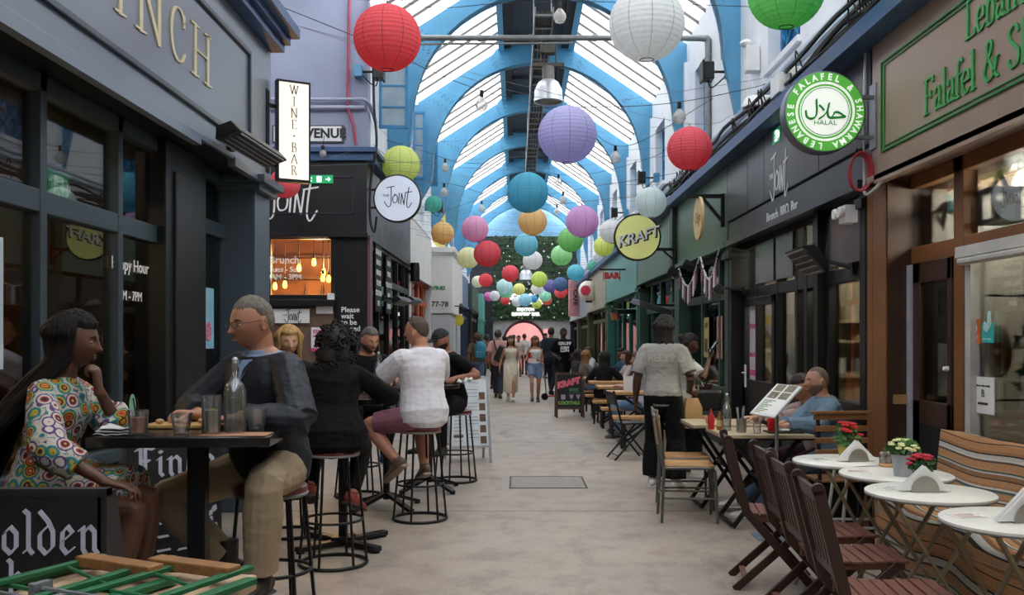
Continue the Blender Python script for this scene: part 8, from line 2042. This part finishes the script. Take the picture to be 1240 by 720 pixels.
t = thing('handbag', 'black shoulder bag hanging by the woman with the phone', 'bag', (1.98, 9.62, .8))
obj('bag', MB().box((1.98, 9.44, .86), (.3, .1, .22)), M('leather_black', '#1a1a1c', .4), t, bevel=.03)
obj('strap', MB().tube(crom([(1.9, 9.44, .95), (1.85, 9.56, 1.3), (1.83, 9.66, 1.36), (1.95, 9.50, 1.0)], 5), .009, 6), M('leather_black'), t)
# -- couple at the cream table
x, y, h = 2.66, 7.62, 182; f, d = toL(x, y, h)
t = thing('wall_bench', 'dark bench along the restaurant wall under the couple', 'bench', (2.6, 7.9, 0))
obj('seat', MB().bx(2.40, 2.84, 7.25, 9.1, .36, .41), BLACK, t, smooth=0, bevel=.01)
for yy in (7.35, 9.0): obj('leg', MB().bx(2.45, 2.8, yy-.03, yy+.03, 0, .36), BLACK, t, smooth=0)
person('bearded man with shaved head in blue denim shirt leaning on the cream table', x, y, h, s=.99, pz=.52, lean=15, hyaw=4, hpitch=2, vox=.0055, bulk=1.06, hscale=1.02,
   L_=dict(to=f((2.16, 7.28, .80)), hand=d((-.7, .7, 0)), palm=(0, 0, -1), curl=.5, pole=d((.3, -1, -.6))), R_=dict(to=f((2.22, 7.56, .80)), hand=d((-.8, -.6, 0)), palm=(0, 0, -1), curl=.5, pole=d((.4, 1, -.6))),
   lL=dict(to=f((1.98, 7.60, .085)), toe=d((-1, .1, 0)), pole=d((-.7, 0, 1))), lR=dict(to=f((1.88, 7.9, .085)), toe=d((-1, .15, 0)), pole=d((-.7, 0, 1))),
   skin='#b98a72', hair=dict(st='short', col='#77675c', line=.082, th=.003, nape=-.04, top=.3, brow='#4b3a2e'), beard='#7d604e',
   wear=[dict(k='trousers', col='#566b86'), dict(k='shirt', col='#6f879b', sleeve=1.9, pad=.020, loose=.012, collar=True, wr=.010)], extras=dict(shoe=dict(col='#d6d3cd', sole='#e8e6e2')))
x, y, h = 2.74, 8.2, 208; f, d = toL(x, y, h)
person('woman with tied brown hair in grey pink top beside the man in denim shirt', x, y, h, s=.97, fem=1, pz=.50, lean=26, hyaw=-6, hpitch=16, vox=.006,
   L_=dict(to=f((2.2, 7.78, .82)), hand=d((-.5, -.6, .2)), palm=(0, 0, -1), curl=.6, pole=d((.4, -1, -.6))), R_=dict(to=f((2.12, 8.1, .80)), hand=d((-1, 0, 0)), palm=(0, 0, -1), curl=.5, pole=d((.3, 1, -.6))),
   lL=dict(to=f((2.12, 8.0, .085)), toe=d((-1, -.3, 0)), pole=d((-.7, 0, 1))), lR=dict(to=f((2.1, 8.3, .085)), toe=d((-1, -.2, 0)), pole=d((-.7, 0, 1))),
   skin='#b0846c', hair=dict(st='tied', col='#2b1f18', line=.055, th=.012, ln=.12, n=26, arc=(150, 210)),
   wear=[dict(k='trousers', col='#3a2226'), dict(k='top', col='#a08d8a', sleeve=1.8, pad=.018, loose=.012)], extras=dict(shoe=dict(col='#cfccc6', sole='#e0ded8')))
# -- walking towards the camera
def walk(label, px, Y, h, s, fem, skin, hair, wear, ph=1, shoe='#b8a898', **kw):
    x = (px-CX)/F*Y
    a = dict(lL=dict(to=(.22*ph*s, .07, .10), toe=(1, .05, 0), pitch=-6*ph if ph > 0 else 12), lR=dict(to=(-.20*ph*s, -.07, .12), toe=(1, -.05, 0), pitch=18 if ph > 0 else -6)); a.update(kw)
    return person(label, x, Y, h, s=s, fem=fem, pz=.905*s, lean=a.pop('lean', 2), vox=a.pop('vox', .0085), skin=skin, hair=hair, wear=wear, extras=dict(shoe=dict(col=shoe, sole=a.pop('sole', shoe))), **a)
LH = lambda c, ln=.22: dict(st='long', col=c, line=.056, th=.014, ln=ln, n=40)
SH = lambda c, th=.012: dict(st='short', col=c, line=.058, th=th)
walk('woman in long cream dress walking towards the camera', 618.5, 21.8, -92, .95, 1, '#b88a70', LH('#3c2a20'), [dict(k='skirt', col='#d9d3bb', hem=1.55, hw=.19), dict(k='top', col='#d9d3bb', sleeve=0, hi=.40, pad=.014, lo=-.05, name='bodice')], 1, '#d8d2c6',
     L_=dict(to=(.1, .26, .80)), R_=dict(to=(-.05, -.27, .80)))
walk('woman in white strap top and denim shorts walking with a red drink', 648, 21.4, -90, .95, 1, '#b58268', LH('#5a4030'), [dict(k='trousers', col='#7d94b2', len=.62, pad=.022, wide=.02, hi=.09, name='shorts'), dict(k='top', col='#e6e2e0', sleeve=0, hi=.38, lo=.02, pad=.012)], -1, '#2a2523',
     L_=dict(to=(.22, .10, 1.0), palm=(0, -1, 0), curl=.6), R_=dict(to=(.24, -.14, 1.06), palm=(0, 1, 0), curl=.7), hpitch=14)
x = (641-CX)/F*21.1
lathe_thing('takeaway_cup', 'red drink cup in the hand of the woman in denim shorts', 'cup', (.31, 21.1, 1.06), [(0, 0), (.03, 0), (.042, .12), (0, .12)], M('can_red'))
walk('man in pink shirt and dark jeans with a black bag walking away', 603, 23.0, 86, 1.03, 0, '#a97c66', SH('#3a2d24', .018), [dict(k='trousers', col='#3b4350', wide=.012), dict(k='shirt', col='#c79a92', sleeve=.8, pad=.022, loose=.02, lo=-.1)], 1, '#4a3d34')
t = thing('shoulder_bag', 'black bag slung on the back of the man in pink shirt', 'bag', (-.47, 22.8, 1.0))
obj('bag', MB().box((-.38, 22.78, 1.12), (.26, .12, .42), Matrix.Rotation(R(24), 3, 'Y')), M('leather_black'), t, bevel=.04)
obj('strap', MB().tube([(-.5, 22.84, 1.2), (-.56, 22.88, 1.46), (-.55, 23.0, 1.48)], .018, 6), M('leather_black'), t)
walk('person in brown patterned shirt and denim shorts carrying a teal backpack', 578, 24.2, 80, .99, 0, '#a5765e', dict(st='curly', col='#4b3322', line=.05, th=.02, n=60, ln=.04), [dict(k='trousers', col='#667c9a', len=1.0, pad=.024, wide=.03, name='shorts'), dict(k='shirt', col='#6b5a44', sleeve=.8, pad=.022, loose=.02)], 1, '#3a3330')
t = thing('backpack', 'teal backpack worn by the person in brown patterned shirt', 'bag', (-.95, 24.0, .98))
bx0 = (582-CX)/F*24.0
obj('bag', MB().ball((bx0, 23.98, 1.18), (.17, .12, .26), 18).box((bx0, 23.9, 1.08), (.24, .1, .18)), M('bag_teal', '#2f7f94', .6, 0, .2, 9), t, bevel=.02)
obj('strap', MB().tube([(bx0-.1, 24.0, 1.38), (bx0-.12, 24.15, 1.46), (bx0-.12, 24.3, 1.36)], .02, 6).tube([(bx0+.1, 24.0, 1.38), (bx0+.1, 24.15, 1.46), (bx0+.1, 24.3, 1.36)], .02, 6), M('bag_blue', '#31506e', .6), t)
walk('person in dark red top behind the backpack wearer', 589, 26.5, 60, .98, 1, '#8c6350', SH('#2a1f1a', .016), [dict(k='trousers', col='#2a2b30'), dict(k='top', col='#7a3a36', sleeve=.8, pad=.018, loose=.014)], -1, '#2d2826')
walk('man in dark navy suit standing behind the man in printed black t-shirt', 667, 24.4, 70, 1.08, 0, '#8f664f', SH('#221a16'), [dict(k='trousers', col='#1d222b'), dict(k='shirt', col='#222a36', sleeve=1.9, pad=.026, lo=-.14, name='jacket')], 1, '#1a1a1c')
q = walk('man in black t-shirt with white print, standing by the scooter', 682, 22.8, -80, 1.06, 0, '#4a3026', SH('#14110f'), [dict(k='trousers', col='#0f0f11', wide=.02), dict(k='shirt', col='#0d0d0f', sleeve=.8, pad=.022, loose=.02, lo=-.1, name='t_shirt')], -1, '#d0ccc6',
     L_=dict(to=(.2, .16, 1.02), curl=.6), R_=dict(to=(.2, -.2, 1.05), curl=.6))
W_ = wm(q['root']); c = W_ @ (q['spine'](.33)[0]+V((.165, 0, 0)))
m = MB()
for i, (dz, s_) in enumerate(((.07, 'GRUFF'), (-.02, 'crew'), (-.1, 'LDN'))): put_txt(m, s_, frame(c+V((0, 0, dz)), W_.to_3x3() @ V((0, 1, 0)), (0, 0, 1)), .11, bold=.004, ext=.004)
obj('chest_print', m, WPAINT, q['root'], smooth=0)
t = thing('kick_scooter', 'small scooter with red deck standing by the man in black t-shirt', 'scooter', (1.0, 22.2, 0))
obj('deck', MB().bx(.75, 1.25, 22.12, 22.24, .09, .12), M('scooter_red', '#b5352f', .5), t, smooth=0, bevel=.01)
for xx in (.7, 1.3): obj('wheel', MB().lathe([(0, -.02), (.08, -.02), (.09, 0), (.08, .02), (0, .02)], 18, Matrix.Translation((xx, 22.18, .09)) @ Matrix.Rotation(PI/2, 4, 'X')), IRON, t)
obj('stem', MB().tube([(.74, 22.18, .12), (.66, 22.18, .9)], .018, 8).tube([(.66, 22.0, .9), (.66, 22.36, .9)], .014, 8), STEEL, t)
for i, (px, Y, h, s, fem, sk_, hc, cl, tr_, lb) in enumerate(((628, 36, -90, .98, 1, '#b08a74', '#5a4636', '#c9b7a6', '#5a5f6a', 'distant woman in beige top before the pink wall'), (635, 38, 90, 1.02, 0, '#9c7660', '#4b3c30', '#d2cdc8', '#3f444c', 'distant man in white shirt before the pink wall'), (622, 40, -80, 1.0, 0, '#a57f68', '#3a3028', '#9aa3ad', '#2f3338', 'distant man in grey shirt before the pink wall'), (611, 33, 95, .97, 1, '#8f6a55', '#2c221c', '#8a4b44', '#3a3f49', 'distant woman in rust top beyond the cream dress'), (660, 34, -70, 1.02, 0, '#7f5a48', '#241c18', '#5f6b78', '#2a2d33', 'distant man in blue grey shirt beyond the denim shorts'))):
    walk(lb, px, Y, h, s, fem, sk_, SH(hc, .016), [dict(k='trousers', col=tr_), dict(k='shirt', col=cl, sleeve=.8, pad=.02, loose=.015)], 1 if i % 2 else -1, '#3a3633', vox=.014, face=False)
# -- seated along the right
def sit(label, px, Y, h, s, fem, skin, hair, wear, seat=.45, lean=8, own=True, **kw):
    x = (px-CX)/F*Y; z0 = seat+.09
    kw.setdefault('L_', dict(to=(.34, .14, z0+.24), hand=(1, 0, 0), palm=(0, 0, -1), pole=(-.3, 1, -.6))); kw.setdefault('R_', dict(to=(.34, -.14, z0+.24), hand=(1, 0, 0), palm=(0, 0, -1), pole=(-.3, -1, -.6)))
    c = own and thing('stool', 'plain low stool under the '+label.split(' seated')[0].split(' facing')[0], 'stool', (x, Y, 0), h, 'low stools under the seated diners')
    if own: obj('seat', MB().bx(-.16, .16, -.16, .16, seat-.04, seat), PINE, c, world=False, bevel=.006)
    for a in (-1, 1) if own else ():
        for b in (-1, 1): obj('leg', MB().bar((a*.14, b*.14, 0), (a*.12, b*.12, seat-.04), .03, .03), IRON, c, world=False, smooth=0)
    return person(label, x, Y, h, s=s, fem=fem, pz=z0, lean=lean, lL=dict(to=(.36, .1, .085), pole=(1, 0, 1)), lR=dict(to=(.36, -.1, .085), pole=(1, 0, 1)), skin=skin, hair=hair, wear=wear, vox=.008, extras=dict(shoe=dict(col='#3a3532', sole='#5a544e')), **kw)
TR = lambda c: dict(k='trousers', col=c)
TP = lambda c, sl=.8: dict(k='top', col=c, sleeve=sl, pad=.018, loose=.014)
sit('woman with long fair brown hair in taupe top seated at the far pine tables', 706, 18.6, 20, .97, 1, '#b58a72', LH('#8a6238', .2), [TR('#5a708c'), TP('#6e655a')])
sit('woman with long black hair in black top seated with her back to the walkway', 731, 16.1, 72, 1.0, 1, '#6a4636', LH('#14100f', .3), [TR('#1b1b1f'), TP('#18181b', 1.2)])
sit('woman with brown hair in pale floral top facing the black haired woman', 763, 17.3, 184, .98, 1, '#b98f78', LH('#4a3022', .16), [TR('#39404d'), TP('#b8a8a6', 1.4)])
sit('man in navy t-shirt seated beyond the black haired woman', 757, 19.1, 190, 1.0, 0, '#6b4838', SH('#1a1512', .016), [TR('#2d3038'), dict(k='shirt', col='#31465e', sleeve=.8, pad=.02, loose=.016)])
sit('woman in dark jacket seated beyond the taupe top', 697, 20.6, 30, .97, 1, '#a57f68', LH('#2a1f19', .14), [TR('#24262c'), TP('#3c3a40', 1.7)])
sit('person in pale grey top seated farthest off', 716, 21.6, 200, 1.0, 0, '#a67c64', SH('#3a2c22', .016), [TR('#3a3f49'), dict(k='shirt', col='#b4b3b6', sleeve=1.2, pad=.02)])
sit('person in pale blue jeans seated behind the standing man', 779, 13.7, 165, 1.0, 1, '#b08770', LH('#5f4632', .12), [TR('#6c86a6'), TP('#c2c0c4', 1.2)], own=False, seat=.46)

leafy('wall_planter', 'terracotta planter with green leaves on the teal shopfront', 'plant', (2.62, 24.0, 2.0), .2, .25, 60, DLEAF, 31, M('terracotta', '#a5603f', .7), .14, .2)
obj('paper_menu', MB().bx(1.50, 1.62, 12.68, 12.70, .77, .98), PAPER, loc=(1.56, 12.69, .77), smooth=0, label='white menu card standing on the nearest pine table', cat='menu')
# ================================================================== light and camera
w = bpy.data.worlds.new('overcast'); SC.world = w; w.use_nodes = True
nt = w.node_tree; nt.nodes.clear(); out = nt.nodes.new('ShaderNodeOutputWorld'); bg = N(nt, 'Background')
t = N(nt, 'TexCoord'); s = N(nt, 'SeparateXYZ'); L(nt, t.outputs['Generated'], s.inputs[0])
c = ramp(nt, s.outputs[2], [(.0, (.25, .26, .28)), (.15, (.7, .72, .76)), (.5, (1.0, 1.0, 1.0))])
L(nt, c, bg.inputs[0]); bg.inputs['Strength'].default_value = 5.5
L(nt, bg.outputs[0], out.inputs[0])
cam = bpy.data.cameras.new('camera'); co = bpy.data.objects.new('camera', cam); COL.objects.link(co)
co.location = (0, 0, H); co.rotation_euler = (PI/2, 0, 0)
cam.sensor_width = 36; cam.lens = 36*F/1240; cam.clip_end = 200; cam.clip_start = .05
cam.shift_x = -(CX-620)/1240; cam.shift_y = (CY-360)/1240
SC.camera = co
v = SC.view_settings
SC.display_settings.display_device = 'sRGB'
v.view_transform = 'Standard'; v.look = 'None'; v.gamma = 1; v.use_curve_mapping = False; v.exposure = .3
cy = SC.cycles
cy.max_bounces = 8; cy.transparent_max_bounces = 16; cy.diffuse_bounces = 4; cy.glossy_bounces = 3; cy.transmission_bounces = 4; cy.caustics_reflective = False; cy.caustics_refractive = False
cy.sample_clamp_indirect = 4; cy.use_denoising = True
